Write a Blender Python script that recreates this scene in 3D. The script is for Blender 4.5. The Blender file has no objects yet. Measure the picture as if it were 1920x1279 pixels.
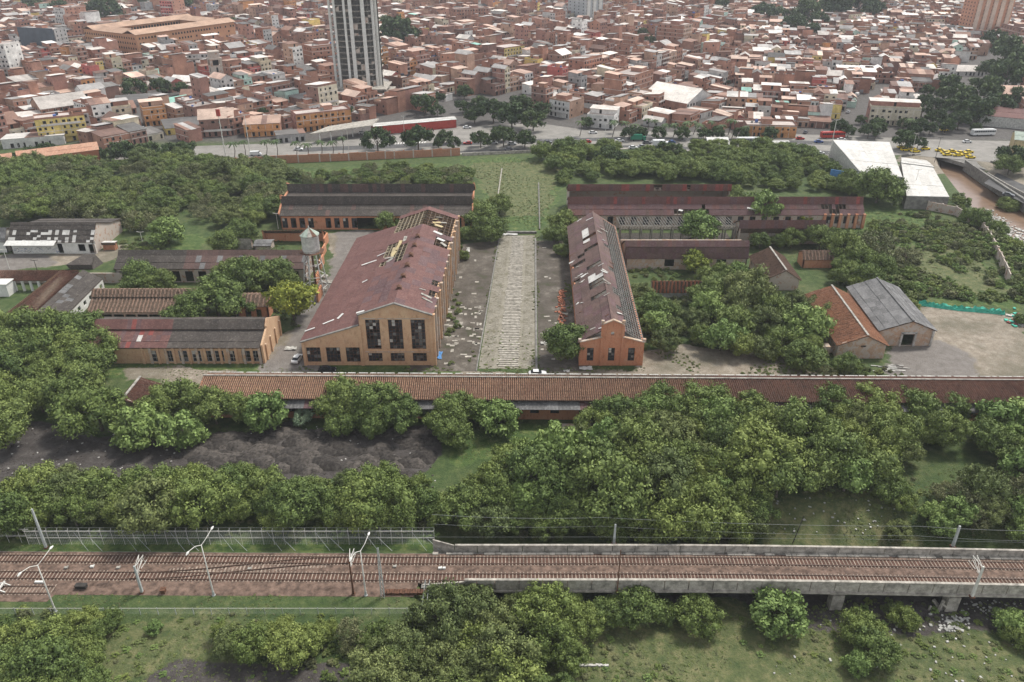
import bpy, math, random
import numpy as np
from mathutils import Vector, Matrix
random.seed(7); np.random.seed(7)
R = math.radians
SC = bpy.context.scene
COL = SC.collection
# ---------------------------------------------------------------- camera, world, sun, exposure
FOC, PITCH, HC = 1480.0, R(28.7), 98.0
cam = bpy.data.cameras.new('camera'); camo = bpy.data.objects.new('camera', cam); COL.objects.link(camo)
cam.sensor_width = 36.0; cam.lens = 36.0 * FOC / 1920.0; cam.clip_start = 1.0; cam.clip_end = 12000.0
camo.location = (0, 0, HC); camo.rotation_euler = (R(90) - PITCH, 0, 0)
SC.camera = camo
W = bpy.data.worlds.new("World"); SC.world = W; W.use_nodes = True
wn = W.node_tree; wn.nodes.clear()
SUN_EL, SUN_AZ = R(58), R(48)          # azimuth clockwise from +Y
sky = wn.nodes.new('ShaderNodeTexSky'); sky.sky_type = 'NISHITA'; sky.sun_disc = False
sky.sun_elevation = SUN_EL; sky.sun_rotation = SUN_AZ; sky.altitude = 1500; sky.air_density = 1.0; sky.dust_density = 3.0
hs = wn.nodes.new('ShaderNodeHueSaturation'); hs.inputs['Saturation'].default_value = 0.22   # cloud cover greys the sky light
bgn = wn.nodes.new('ShaderNodeBackground'); bgn.inputs['Strength'].default_value = 0.1
wo = wn.nodes.new('ShaderNodeOutputWorld')
wn.links.new(sky.outputs[0], hs.inputs['Color']); wn.links.new(hs.outputs[0], bgn.inputs['Color']); wn.links.new(bgn.outputs[0], wo.inputs['Surface'])
sl = bpy.data.lights.new('sun', 'SUN'); sl.energy = 1.5; sl.angle = R(10); sl.color = (1.0, 0.96, 0.9)
so = bpy.data.objects.new('sun', sl); COL.objects.link(so)
sd = Vector((math.sin(SUN_AZ) * math.cos(SUN_EL), math.cos(SUN_AZ) * math.cos(SUN_EL), math.sin(SUN_EL)))
so.rotation_euler = sd.to_track_quat('Z', 'Y').to_euler(); so.location = (0, 200, 300)
SC.view_settings.view_transform = 'Standard'; SC.view_settings.look = 'None'
SC.view_settings.exposure = 1.52; SC.view_settings.gamma = 1.0; SC.view_settings.use_curve_mapping = False
SC.cycles.use_denoising = True
SC.cycles.max_bounces = 6; SC.cycles.diffuse_bounces = 3; SC.cycles.volume_bounces = 0; SC.cycles.transparent_max_bounces = 8

# ---------------------------------------------------------------- terrain height and pixel -> ground
def sstep(a, b, x):
    t = np.clip((np.asarray(x, float) - a) / (b - a), 0, 1); return t * t * (3 - 2 * t)
def inpoly(x, y, poly):
    x = np.asarray(x, float); y = np.asarray(y, float); c = np.zeros(x.shape, bool); n = len(poly); j = n - 1
    for i in range(n):
        xi, yi = poly[i]; xj, yj = poly[j]
        if yi != yj:
            c ^= ((yi > y) != (yj > y)) & (x < (xj - xi) * (y - yi) / (yj - yi) + xi)
        j = i
    return c
def Gz(px, py, z=0.0):
    cx = (px - 960) / FOC; cy = (640 - py) / FOC
    t = (HC - z) / (math.sin(PITCH) - cy * math.cos(PITCH))
    return (cx * t, t * (math.cos(PITCH) + cy * math.sin(PITCH)))
def PX(x, y, z):
    d = y * math.cos(PITCH) + (HC - z) * math.sin(PITCH)
    return (960 + FOC * x / d, 640 - FOC * (y * math.sin(PITCH) - (HC - z) * math.cos(PITCH)) / d)
def SCL(px, py, z=0.0):
    x, y = Gz(px, py, z); return FOC / (y * math.cos(PITCH) + (HC - z) * math.sin(PITCH))
RIV_Z = -4.2
RIVER = [Gz(a, b, RIV_Z) for a, b in ((1768, 300), (1768, 322), (1806, 372), (1846, 418), (1884, 446), (1925, 475), (2100, 600), (2400, 700), (2400, 560), (2100, 450), (1925, 405), (1842, 348), (1806, 322), (1800, 300))]
def segdist(x, y, poly, closed=True):
    x = np.asarray(x, float); y = np.asarray(y, float); d = np.full(x.shape, 1e9); n = len(poly)
    for i in range(n if closed else n - 1):
        ax, ay = poly[i]; bx, by = poly[(i + 1) % n]; dx, dy = bx - ax, by - ay
        t = np.clip(((x - ax) * dx + (y - ay) * dy) / (dx * dx + dy * dy + 1e-9), 0, 1)
        d = np.minimum(d, np.hypot(x - ax - t * dx, y - ay - t * dy))
    return d
def H(x, y):
    x = np.asarray(x, float); y = np.asarray(y, float)
    low = sstep(-17, -9, x) * (1 - sstep(104, 118, y)) * sstep(-200, 20, y + 300)
    z = -5.2 * low
    z = z + (np.sin(x * .11 + 1) * np.cos(y * .13) * .35 + np.sin(x * .23 + y * .19) * .18) * (low + (1 - sstep(78, 86, y)) * (1 - low))
    z = z - .05 * sstep(140, 90, y) * 0
    dr = segdist(x, y, RIVER); ins = inpoly(x, y, RIVER)
    rv = np.where(ins, 1.0, 1 - sstep(0, 4.5, dr))
    z = z * (1 - rv) + (RIV_Z - 1.2) * rv
    return z
def G(px, py):
    z = 0.0
    for _ in range(6):
        x, y = Gz(px, py, z); z = float(H(x, y))
    return Vector((x, y, z))

# ---------------------------------------------------------------- materials
def rgba(c): return (c[0], c[1], c[2], 1.0)
class NT:
    def __init__(s, name):
        s.m = bpy.data.materials.new(name); s.m.use_nodes = True; s.t = s.m.node_tree
        s.b = s.t.nodes['Principled BSDF']; s.b.inputs['Roughness'].default_value = .85; s.b.inputs['Specular IOR Level'].default_value = .2
    def n(s, t, **k):
        x = s.t.nodes.new(t)
        for a, v in k.items(): setattr(x, a, v)
        return x
    def l(s, a, b): s.t.links.new(a, b)
    def noise(s, scale, detail=3, rough=.6, vec=None, dist=0.0):
        x = s.n('ShaderNodeTexNoise'); x.inputs['Scale'].default_value = scale; x.inputs['Detail'].default_value = detail
        x.inputs['Roughness'].default_value = rough; x.inputs['Distortion'].default_value = dist
        if vec is not None: s.l(vec, x.inputs['Vector'])
        return x.outputs['Fac']
    def ramp(s, fac, stops):
        x = s.n('ShaderNodeValToRGB'); e = x.color_ramp.elements
        while len(e) < len(stops): e.new(.5)
        for i, (p, c) in enumerate(stops):
            e[i].position = p; e[i].color = rgba(c) if not isinstance(c, (int, float)) else (c, c, c, 1)
        s.l(fac, x.inputs['Fac']); return x.outputs['Color']
    def mix(s, fac, a, b, mode='MIX'):
        x = s.n('ShaderNodeMix', data_type='RGBA', blend_type=mode)
        for v, i in ((fac, 0), (a, 6), (b, 7)):
            if hasattr(v, 'node'): s.l(v, x.inputs[i])
            elif i == 0: x.inputs[0].default_value = v
            else: x.inputs[i].default_value = rgba(v) if not isinstance(v, (int, float)) else (v, v, v, 1)
        return x.outputs[2]
    def pos(s): return s.n('ShaderNodeNewGeometry').outputs['Position']
    def objc(s): return s.n('ShaderNodeTexCoord').outputs['Object']
    def stretch(s, vec, sc):
        x = s.n('ShaderNodeMapping'); x.inputs['Scale'].default_value = sc; s.l(vec, x.inputs['Vector']); return x.outputs[0]
    def attr(s, name): x = s.n('ShaderNodeAttribute'); x.attribute_name = name; return x
    def rnd(s): return s.n('ShaderNodeObjectInfo').outputs['Random']
    def bump(s, h, strength=.5, dist=.1):
        x = s.n('ShaderNodeBump'); x.inputs['Strength'].default_value = strength; x.inputs['Distance'].default_value = dist
        s.l(h, x.inputs['Height']); s.l(x.outputs[0], s.b.inputs['Normal'])
    def col(s, c):
        if hasattr(c, 'node'): s.l(c, s.b.inputs['Base Color'])
        else: s.b.inputs['Base Color'].default_value = rgba(c)
        return s.m
MT = {}
def plain(name, c, rough=.8, var=.25, scale=1.5, metal=0.0):
    """flat colour broken by blotches and fine grain"""
    k = NT(name); p = k.pos()
    a = k.noise(scale, 5, .65, p); b = k.noise(scale * 9, 2, .6, p)
    lo = tuple(v * (1 - var * 1.3) for v in c); hi = tuple(min(1, v * (1 + var)) for v in c)
    c1 = k.ramp(a, [(.3, lo), (.7, hi)])
    c2 = k.mix(.35, c1, k.ramp(b, [(.3, .3), (.7, 1.0)]), 'MULTIPLY')
    k.b.inputs['Roughness'].default_value = rough; k.b.inputs['Metallic'].default_value = metal
    MT[name] = k.col(c2); return k.m
def brick_mat(name, c1, c2, mortar, stain, plaster=0.0):
    k = NT(name); p = k.pos()
    # brick courses too small to pick apart here: fine relief only
    sep = k.n('ShaderNodeSeparateXYZ'); k.l(p, sep.inputs[0])
    ad = k.n('ShaderNodeMath', operation='ADD'); k.l(sep.outputs[0], ad.inputs[0]); k.l(sep.outputs[1], ad.inputs[1])
    cb = k.n('ShaderNodeCombineXYZ'); k.l(ad.outputs[0], cb.inputs[0]); k.l(sep.outputs[2], cb.inputs[1])
    br = k.n('ShaderNodeTexBrick'); k.l(cb.outputs[0], br.inputs['Vector']); br.inputs['Scale'].default_value = 2.0
    br.inputs['Color1'].default_value = rgba(c1); br.inputs['Color2'].default_value = rgba(c2); br.inputs['Mortar'].default_value = rgba(mortar)
    br.inputs['Mortar Size'].default_value = .018; br.inputs['Brick Width'].default_value = .6; br.inputs['Row Height'].default_value = .22
    n1 = k.noise(.35, 6, .7, p); n2 = k.noise(1.6, 4, .7, k.stretch(p, (1, 1, .35)))
    c = k.mix(k.ramp(n1, [(.38, 0.0), (.7, .75)]), br.outputs['Color'], stain)
    c = k.mix(k.ramp(n2, [(.54, 0.0), (.72, .6)]), c, tuple(v * .45 for v in c2))
    n3 = k.noise(2.6, 5, .8, k.stretch(p, (1.6, 1.6, .12))); c = k.mix(k.ramp(n3, [(.56, 0.0), (.72, .35)]), c, tuple(v * .6 for v in c1))
    c = k.mix(k.ramp(k.noise(1.1, 6, .85, p), [(.58, 0.0), (.64, .5)]), c, mortar)
    if plaster: c = k.mix(k.ramp(k.noise(.6, 5, .75, p), [(.5 - plaster * .2, 0.0), (.55 - plaster * .2, .8)]), c, (.42, .38, .33))
    MT[name] = k.col(c); return k.m
def sheet_mat(name, c, c2, pale, amount=.5, seams=0.0):
    """old corrugated roofing: per-sheet tone, streaks down the slope, lichen specks"""
    k = NT(name); p = k.pos(); r = k.rnd()
    base = k.mix(r, c, c2)
    n = k.noise(.12, 5, .65, p); base = k.mix(k.ramp(n, [(.4, 0.0), (.68, amount)]), base, tuple(v * .45 for v in c))
    n2 = k.noise(2.2, 4, .75, p); base = k.mix(k.ramp(n2, [(.52, 0.0), (.68, .7)]), base, pale)
    n4 = k.noise(.5, 6, .8, p, 1.2); base = k.mix(k.ramp(n4, [(.5, 0.0), (.62, .55)]), base, tuple(v * .5 for v in c2)); n5 = k.noise(.9, 5, .85, p); base = k.mix(k.ramp(n5, [(.58, 0.0), (.63, .45)]), base, pale)
    n3 = k.noise(9, 2, .7, p); base = k.mix(.5, base, k.ramp(n3, [(.3, .45), (.65, 1.0)]), 'MULTIPLY')
    k.b.inputs['Roughness'].default_value = .75
    MT[name] = k.col(base); return k.m
def attr_mat(name, scale=.8, rough=.85):
    k = NT(name); p = k.pos(); a = k.attr('tint').outputs['Color']
    n = k.noise(scale, 5, .7, p); n2 = k.noise(scale * 7, 3, .7, p)
    c = k.mix(.6, a, k.ramp(n, [(.32, .6), (.68, 1.45)]), 'MULTIPLY')
    c = k.mix(.5, c, k.ramp(n2, [(.3, .7), (.65, 1.3)]), 'MULTIPLY')
    k.b.inputs['Roughness'].default_value = rough
    MT[name] = k.col(c); return k.m
def leaf_mat(name, dark, light):
    k = NT(name); a = k.attr('tint').outputs['Fac']; r = k.rnd()
    c = k.mix(a, dark, light)
    hsv = k.n('ShaderNodeHueSaturation'); k.l(c, hsv.inputs['Color'])
    mr = k.n('ShaderNodeMapRange'); k.l(r, mr.inputs[0]); mr.inputs[3].default_value = .86; mr.inputs[4].default_value = 1.2; k.l(mr.outputs[0], hsv.inputs['Value'])
    m2 = k.n('ShaderNodeMapRange'); k.l(r, m2.inputs[0]); m2.inputs[1].default_value = 1; m2.inputs[2].default_value = 0; m2.inputs[3].default_value = .49; m2.inputs[4].default_value = .512; k.l(m2.outputs[0], hsv.inputs['Hue'])
    k.b.inputs['Roughness'].default_value = .7
    MT[name] = k.col(hsv.outputs[0]); return k.m
plain('concrete', (.37, .34, .29), var=.42, scale=.9)
plain('concrete_dark', (.2, .19, .17), var=.35, scale=.7)
k = NT('paving'); p = k.pos(); n = k.noise(.16, 7, .78, p); c = k.ramp(n, [(.36, (.05, .052, .026)), (.45, (.07, .058, .045)), (.56, (.105, .09, .072)), (.66, (.2, .178, .148))])
k.b.inputs['Roughness'].default_value = .8; MT['paving'] = k.col(k.mix(.5, c, k.ramp(k.noise(4, 3, .7, p), [(.3, .5), (.65, 1.15)]), 'MULTIPLY'))
plain('plate', (.38, .35, .295), var=.45, scale=1.1)
k = NT('cobble'); p = k.pos(); n = k.noise(.35, 6, .75, p); c = k.ramp(n, [(.32, (.13, .122, .08)), (.45, (.2, .182, .14)), (.6, (.26, .24, .195)), (.7, (.19, .172, .13))])
k.b.inputs['Roughness'].default_value = .95; MT['cobble'] = k.col(k.mix(.5, c, k.ramp(k.noise(5, 3, .7, p), [(.3, .5), (.65, 1.15)]), 'MULTIPLY'))
plain('asphalt', (.085, .083, .08), var=.3, scale=.3)
plain('road_pale', (.24, .225, .2), var=.2, scale=.2)
plain('steel', (.38, .39, .38), .5, .15, 2)
plain('pole_white', (.62, .6, .54), .6, .15, 2)
plain('galvanised', (.42, .44, .42), .5, .2, 2)
plain('rust', (.13, .065, .04), .8, .4, 3)
plain('rail_steel', (.1, .062, .045), .5, .3, 2)
plain('track_bed', (.1, .055, .04), .95, .35, .6)
plain('ballast', (.155, .105, .08), .95, .5, .9)
plain('sleeper', (.3, .24, .19), .9, .45, 1.2)
plain('wood', (.12, .085, .06), .9, .4, 2)
plain('wood_pale', (.27, .225, .155), .9, .4, 1.5)
plain('trunk', (.12, .1, .08), .95, .4, 2)
plain('white_paint', (.66, .65, .6), .7, .12, .6)
plain('white_roof', (.6, .59, .55), .6, .12, .15)
plain('dirty_white', (.45, .44, .4), .8, .35, 1.2)
plain('dark_void', (.02, .02, .02), .9, .3, 1)
plain('frame_dark', (.05, .045, .04), .8, .3, 2)
plain('pane_grey', (.13, .135, .13), .35, .5, 2.5)
plain('glass_dark', (.03, .035, .04), .15, .3, 2)
plain('red_paint', (.4, .06, .045), .7, .2, 1)
plain('coal', (.048, .042, .037), .95, .6, 1.6)
plain('coal_pale', (.085, .074, .064), .95, .6, 1.6)
plain('rubble', (.5, .48, .44), .9, .3, 2)
plain('tarp_green', (.06, .42, .3), .6, .25, 1)
plain('tarp_blue', (.08, .22, .45), .6, .3, 1)
plain('lichen_sheet', (.33, .31, .27), .9, .4, 1)
plain('tank', (.6, .6, .56), .6, .25, .9)
plain('roof_green', (.32, .37, .31), .7, .3, 1)
plain('water', (.2, .13, .085), .25, .15, .4)
plain('rubber', (.02, .02, .02), .8, .1, 1)
for nm, c in (('car_white', (.7, .7, .68)), ('car_black', (.015, .016, .02)), ('car_yellow', (.72, .52, .03)), ('car_silver', (.4, .41, .42)), ('car_red', (.42, .04, .03)), ('car_green', (.03, .2, .12)), ('car_blue', (.05, .1, .28)), ('car_grey', (.12, .12, .13))):
    plain(nm, c, .3, .05, .5)
brick_mat('brick_main', (.50, .31, .18), (.43, .23, .12), (.45, .36, .27), (.56, .4, .25))
brick_mat('brick_red', (.50, .20, .095), (.42, .15, .075), (.4, .3, .22), (.46, .25, .15))
brick_mat('brick_old', (.36, .17, .11), (.28, .12, .08), (.35, .3, .24), (.4, .3, .22), .5)
brick_mat('brick_pale', (.44, .29, .18), (.34, .2, .12), (.4, .34, .28), (.45, .38, .3), .1)
brick_mat('brick_fence', (.42, .19, .1), (.33, .13, .07), (.35, .25, .18), (.3, .17, .11))
sheet_mat('sheet_maroon', (.135, .064, .056), (.16, .078, .068), (.24, .14, .115), .3)
sheet_mat('sheet_brown', (.11, .07, .06), (.145, .088, .074), (.2, .14, .12), .55)
sheet_mat('sheet_violet', (.115, .06, .06), (.14, .082, .08), (.2, .15, .14), .35)
sheet_mat('sheet_black', (.062, .052, .045), (.085, .072, .062), (.19, .17, .145), .6)
sheet_mat('sheet_grey', (.11, .108, .105), (.21, .205, .2), (.3, .29, .28), .5)
sheet_mat('sheet_white', (.62, .6, .56), (.5, .48, .44), (.7, .68, .62), .1)
sheet_mat('sheet_red', (.3, .07, .06), (.22, .06, .05), (.3, .15, .12), .2)
sheet_mat('sheet_yellow', (.48, .38, .19), (.44, .36, .22), (.6, .5, .3), .2)
def tile_mat(name, a, b, pale, dark):
    k = NT(name); p = k.pos()
    n = k.noise(.25, 5, .7, p); c = k.mix(k.ramp(n, [(.35, 0.0), (.65, 1.0)]), a, b)
    n2 = k.noise(3.5, 4, .8, p); c = k.mix(k.ramp(n2, [(.5, 0.0), (.68, .8)]), c, pale)
    n3 = k.noise(1.1, 5, .8, p); c = k.mix(k.ramp(n3, [(.5, 0.0), (.66, .75)]), c, dark)
    MT[name] = k.col(c)
tile_mat('tile_orange', (.3, .175, .11), (.21, .11, .075), (.5, .4, .26), (.09, .055, .035))
tile_mat('tile_pan', (.085, .045, .03), (.06, .035, .025), (.14, .09, .06), (.04, .028, .02))
tile_mat('tile_maroon', (.23, .115, .085), (.16, .08, .062), (.4, .29, .21), (.06, .04, .035))
tile_mat('tile_rust', (.42, .21, .12), (.3, .15, .09), (.55, .38, .26), (.13, .08, .055))
tile_mat('tile_brown', (.2, .125, .09), (.14, .09, .065), (.3, .22, .16), (.06, .048, .038))
tile_mat('tile_red', (.36, .13, .07), (.27, .1, .06), (.42, .22, .14), (.1, .06, .045))
attr_mat('house_wall', .25); attr_mat('house_roof', .15)
leaf_mat('leaf_dense', (.05, .078, .022), (.18, .23, .064))
leaf_mat('leaf_lawn', (.1, .13, .045), (.19, .22, .075))
leaf_mat('leaf_olive', (.058, .08, .026), (.185, .215, .075))
leaf_mat('leaf_broad', (.07, .115, .03), (.225, .3, .09))
leaf_mat('leaf_feather', (.062, .092, .022), (.22, .265, .072))
leaf_mat('leaf_dry', (.055, .065, .03), (.19, .195, .09))
leaf_mat('leaf_yellow', (.06, .085, .015), (.3, .32, .05))
leaf_mat('leaf_city', (.016, .034, .014), (.075, .11, .034))
leaf_mat('leaf_pale', (.1, .15, .09), (.24, .3, .18))

# ---------------------------------------------------------------- mesh builder
class MB:
    def __init__(s): s.v = []; s.f = []; s.m = []; s.t = None
    def quad(s, *p, m=0):
        i = len(s.v); s.v += [tuple(q) for q in p]; s.f.append(tuple(range(i, i + len(p)))); s.m.append(m)
    def hexa(s, b, t, m=0):      # bottom 4, top 4 (ccw from above)
        i = len(s.v); s.v += [tuple(q) for q in b] + [tuple(q) for q in t]
        for f in ((3, 2, 1, 0), (4, 5, 6, 7), (0, 1, 5, 4), (1, 2, 6, 5), (2, 3, 7, 6), (3, 0, 4, 7)):
            s.f.append(tuple(i + q for q in f)); s.m.append(m)
    def box(s, c, d, rz=0.0, m=0):
        x, y, z = c; a, b, h = d[0] / 2, d[1] / 2, d[2] / 2; cs, sn = math.cos(rz), math.sin(rz)
        q = [(x + u * cs - v * sn, y + u * sn + v * cs) for u, v in ((-a, -b), (a, -b), (a, b), (-a, b))]
        s.hexa([(u, v, z - h) for u, v in q], [(u, v, z + h) for u, v in q], m)
    def bar(s, p, q, w, h=None, m=0):
        p = Vector(p); q = Vector(q); h = h or w; d = (q - p).normalized()
        up = Vector((0, 0, 1)) if abs(d.z) < .95 else Vector((0, 1, 0))
        a = d.cross(up).normalized() * (w / 2); b = a.cross(d).normalized() * (h / 2)
        s.hexa([p - a - b, p + a - b, q + a - b, q - a - b], [p - a + b, p + a + b, q + a + b, q - a + b], m)
    def tube(s, pts, rad, n=6, m=0):
        rings = []
        for k, p in enumerate(pts):
            p = Vector(p); d = (Vector(pts[min(k + 1, len(pts) - 1)]) - Vector(pts[max(k - 1, 0)])).normalized()
            up = Vector((0, 0, 1)) if abs(d.z) < .9 else Vector((1, 0, 0)); a = d.cross(up).normalized(); b = a.cross(d)
            r = rad[k] if isinstance(rad, (list, tuple)) else rad; i = len(s.v)
            s.v += [tuple(p + (a * math.cos(t) + b * math.sin(t)) * r) for t in [2 * math.pi * j / n for j in range(n)]]; rings.append(i)
        for a, b in zip(rings, rings[1:]):
            for j in range(n): s.f.append((a + j, a + (j + 1) % n, b + (j + 1) % n, b + j)); s.m.append(m)
        s.f.append(tuple(rings[-1] + j for j in range(n))); s.m.append(m)
    def lathe(s, prof, n=16, c=(0, 0, 0), m=0):
        i = len(s.v)
        for r, z in prof: s.v += [(c[0] + r * math.cos(2 * math.pi * j / n), c[1] + r * math.sin(2 * math.pi * j / n), c[2] + z) for j in range(n)]
        for k in range(len(prof) - 1):
            for j in range(n):
                a = i + k * n; s.f.append((a + j, a + (j + 1) % n, a + n + (j + 1) % n, a + n + j)); s.m.append(m)
    def mesh(s, name, mats, tint=None, smooth=False):
        me = bpy.data.meshes.new(name); me.from_pydata(s.v, [], s.f)
        for k in (mats if isinstance(mats, (list, tuple)) else [mats]): me.materials.append(MT[k] if isinstance(k, str) else k)
        if any(s.m): me.polygons.foreach_set('material_index', s.m)
        if smooth: me.polygons.foreach_set('use_smooth', [True] * len(s.f))
        if tint is not None:
            a = me.color_attributes.new('tint', 'FLOAT_COLOR', 'CORNER')
            arr = np.ones((len(me.loops), 4), np.float32); tot = [len(f) for f in s.f]
            arr[:, :3] = np.repeat(np.array(tint, np.float32), tot, axis=0); a.data.foreach_set('color', arr.ravel())
        me.update(); return me
    def build(s, name, mats, parent=None, tint=None, smooth=False, kind=None, loc=None):
        return link(name, s.mesh(name, mats, tint, smooth), parent, kind, loc)
def link(name, me, parent=None, kind=None, loc=None):
    o = bpy.data.objects.new(name, me); COL.objects.link(o)
    if loc is not None: o.location = loc
    if parent is not None:
        o.parent = parent
    if kind: o['kind'] = kind
    return o
def thing(name, label, cat, group=None, loc=(0, 0, 0)):
    """an Empty at the thing's base; parts are given in world coordinates and hang from it"""
    o = bpy.data.objects.new(name, None); COL.objects.link(o); o.empty_display_size = .5
    o.location = loc; o['label'] = label; o['category'] = cat
    if group: o['group'] = group
    return o
def tag(o, label, cat, group=None):
    o['label'] = label; o['category'] = cat
    if group: o['group'] = group
    return o
def struct(o): o['kind'] = 'structure'; return o
BLD = [None]
def part(mb, name, mats, parent, **k):
    """build a part whose coordinates are world coordinates under a thing standing at parent.location"""
    o = mb.build(name, mats, parent, **k)
    o.location = -wloc(parent); return o
def wloc(o):
    v = Vector((0, 0, 0))
    while o is not None: v = v + o.location; o = o.parent
    return v
# ---------------------------------------------------------------- ground sheet with soil zones
def PG(*pts): return [tuple(G(a, b)[:2]) for a, b in pts]
xs = np.unique(np.concatenate([np.arange(-160, 250.1, 1.0), np.linspace(-420, -160, 60), np.linspace(250, 460, 50), np.linspace(-4500, -420, 14), np.linspace(460, 4500, 14)]))
ys = np.unique(np.concatenate([np.arange(50, 330.1, 1.0), np.linspace(-300, 50, 40), np.linspace(330, 560, 60), np.linspace(560, 6500, 22)]))
GX, GY = np.meshgrid(xs, ys); GZ = H(GX, GY)
def pnoise(x, y, s, seed):
    r = np.random.RandomState(seed); v = np.zeros_like(x, float)
    for i in range(7):
        a = r.rand() * 6.28; f = s * (1 + r.rand() * 2.5); v += np.sin((x * np.cos(a) + y * np.sin(a)) * f + r.rand() * 6.28)
    return v / 3.0
JX = GX + pnoise(GX, GY, .25, 1) * 1.4; JY = GY + pnoise(GX, GY, .25, 2) * 1.4
def zone(polys, soft=2.0):
    z = np.zeros(GX.shape)
    for p in polys:
        ins = inpoly(JX, JY, p); d = segdist(JX, JY, p); z = np.maximum(z, np.where(ins, 1.0, 1 - sstep(0, soft, d)))
    return z
z_dirt = zone([PG((1700, 580), (1800, 575), (1925, 600), (1925, 712), (1690, 712), (1685, 650), (1760, 640), (1720, 600)),
               PG((1200, 712), (1205, 660), (1240, 655), (1400, 660), (1500, 690), (1560, 712)),
               PG((500, 712), (510, 640), (560, 620), (575, 650), (560, 712)), PG((860, 712), (880, 700), (1200, 700), (1200, 712)),
               PG((640, 520), (610, 440), (680, 436), (670, 470)), PG((0, 505), (0, 480), (200, 470), (240, 462), (240, 470), (200, 490), (60, 500)),
               PG((230, 700), (330, 690), (420, 700), (420, 712), (230, 712)), PG((0, 930), (0, 880), (130, 880), (180, 905), (60, 935)),
               PG((1690, 285), (1760, 290), (1770, 325), (1690, 330)), PG((1810, 325), (1925, 385), (1925, 300), (1800, 300))])
z_grey = zone([PG((505, 712), (560, 640), (600, 560), (640, 500), (650, 440), (690, 440), (672, 448), (572, 640), (570, 712)), PG((1700, 665), (1760, 650), (1800, 670), (1790, 712), (1700, 712)), PG((0, 505), (0, 487), (70, 482), (75, 495))], 7)
z_coal = zone([PG((0, 795), (60, 790), (140, 815), (250, 815), (420, 820), (520, 800), (580, 815), (826, 803), (822, 850), (745, 912), (620, 890), (420, 905), (230, 895), (180, 905), (0, 905)),
               PG((1380, 1130), (1500, 1118), (1925, 1118), (1925, 1165), (1700, 1190), (1520, 1165)), PG((290, 1290), (330, 1256), (420, 1250), (640, 1262), (640, 1290)), PG((1120, 1112), (1400, 1112), (1380, 1128), (1120, 1130))])
z_green = zone([PG((870, 300), (1060, 296), (1055, 345), (1010, 435), (940, 435), (900, 345)), PG((430, 330), (880, 305), (880, 320), (640, 330), (520, 345)), PG((1590, 400), (1740, 395), (1880, 520), (1905, 575), (1720, 565), (1640, 530), (1600, 450)), PG((0, 1024), (815, 1022), (815, 1036), (0, 1032)), PG((270, 455), (370, 440), (380, 465), (280, 475)),
                PG((160, 690), (230, 680), (560, 690), (560, 704), (200, 708)), PG((850, 815), (1040, 800), (1080, 812), (940, 870), (860, 860)), PG((575, 690), (830, 690), (880, 702), (575, 702))])
z_dry = zone([PG((1100, 1190), (1300, 1160), (1700, 1200), (1925, 1230), (1925, 1290), (1050, 1290)), PG((1440, 960), (1640, 930), (1680, 1010), (1450, 1015)), PG((230, 1190), (400, 1180), (420, 1240), (250, 1250)), PG((890, 310), (1040, 305), (1010, 400), (950, 400)), PG((1700, 470), (1800, 450), (1860, 540), (1740, 555))], 6)
gv = np.stack([GX, GY, GZ], -1).reshape(-1, 3)
ny_, nx_ = GX.shape
ii = np.arange(ny_ * nx_).reshape(ny_, nx_)
gf = np.stack([ii[:-1, :-1], ii[:-1, 1:], ii[1:, 1:], ii[1:, :-1]], -1).reshape(-1, 4)
me = bpy.data.meshes.new('ground'); me.vertices.add(len(gv)); me.vertices.foreach_set('co', gv.ravel())
me.loops.add(len(gf) * 4); me.loops.foreach_set('vertex_index', gf.ravel()); me.polygons.add(len(gf)); me.polygons.foreach_set('loop_start', np.arange(len(gf)) * 4)
me.update(calc_edges=True); me.polygons.foreach_set('use_smooth', [True] * len(gf))
for nm, z in (('zdirt', z_dirt), ('zgrey', z_grey), ('zcoal', z_coal), ('zgreen', z_green), ('zdry', z_dry), ('zcity', sstep(370, 384, GY) * 1.0)):
    a = me.attributes.new(nm, 'FLOAT', 'POINT'); a.data.foreach_set('value', z.astype(np.float32).ravel())
k = NT('ground_soil'); p = k.pos()
nA = k.noise(.06, 6, .65, p); nB = k.noise(.5, 6, .7, p); nC = k.noise(3.0, 4, .75, p)
grass = k.ramp(nB, [(.3, (.028, .052, .016)), (.5, (.055, .085, .026)), (.7, (.1, .125, .045))])
dryg = k.ramp(nB, [(.3, (.05, .075, .026)), (.5, (.1, .115, .045)), (.7, (.19, .175, .085))])
c = k.mix(k.ramp(nA, [(.45, 0.0), (.7, .7)]), grass, dryg)
def edge(nm, lo=.35, hi=.65):
    a = k.attr(nm).outputs['Fac']; m = k.n('ShaderNodeMath', operation='ADD'); k.l(a, m.inputs[0])
    s_ = k.n('ShaderNodeMapRange'); k.l(nB, s_.inputs[0]); s_.inputs[1].default_value = .3; s_.inputs[2].default_value = .7; s_.inputs[3].default_value = -.3; s_.inputs[4].default_value = .3; k.l(s_.outputs[0], m.inputs[1])
    return k.ramp(m.outputs[0], [(lo, 0.0), (hi, 1.0)])
c = k.mix(edge('zgreen'), c, k.ramp(nB, [(.3, (.03, .06, .016)), (.5, (.065, .105, .028)), (.66, (.14, .165, .055))]))
c = k.mix(edge('zdry'), c, dryg)
c = k.mix(edge('zdirt'), c, k.mix(k.ramp(nA, [(.42, .0), (.6, .75)]), k.ramp(nB, [(.3, (.17, .14, .1)), (.5, (.26, .22, .17)), (.7, (.36, .32, .26))]), (.12, .11, .075)))
c = k.mix(edge('zgrey'), c, k.ramp(nB, [(.3, (.13, .115, .1)), (.7, (.22, .2, .18))]))
c = k.mix(edge('zcoal'), c, k.ramp(nB, [(.3, (.04, .034, .03)), (.5, (.065, .057, .052)), (.7, (.11, .1, .09))]))
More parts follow.
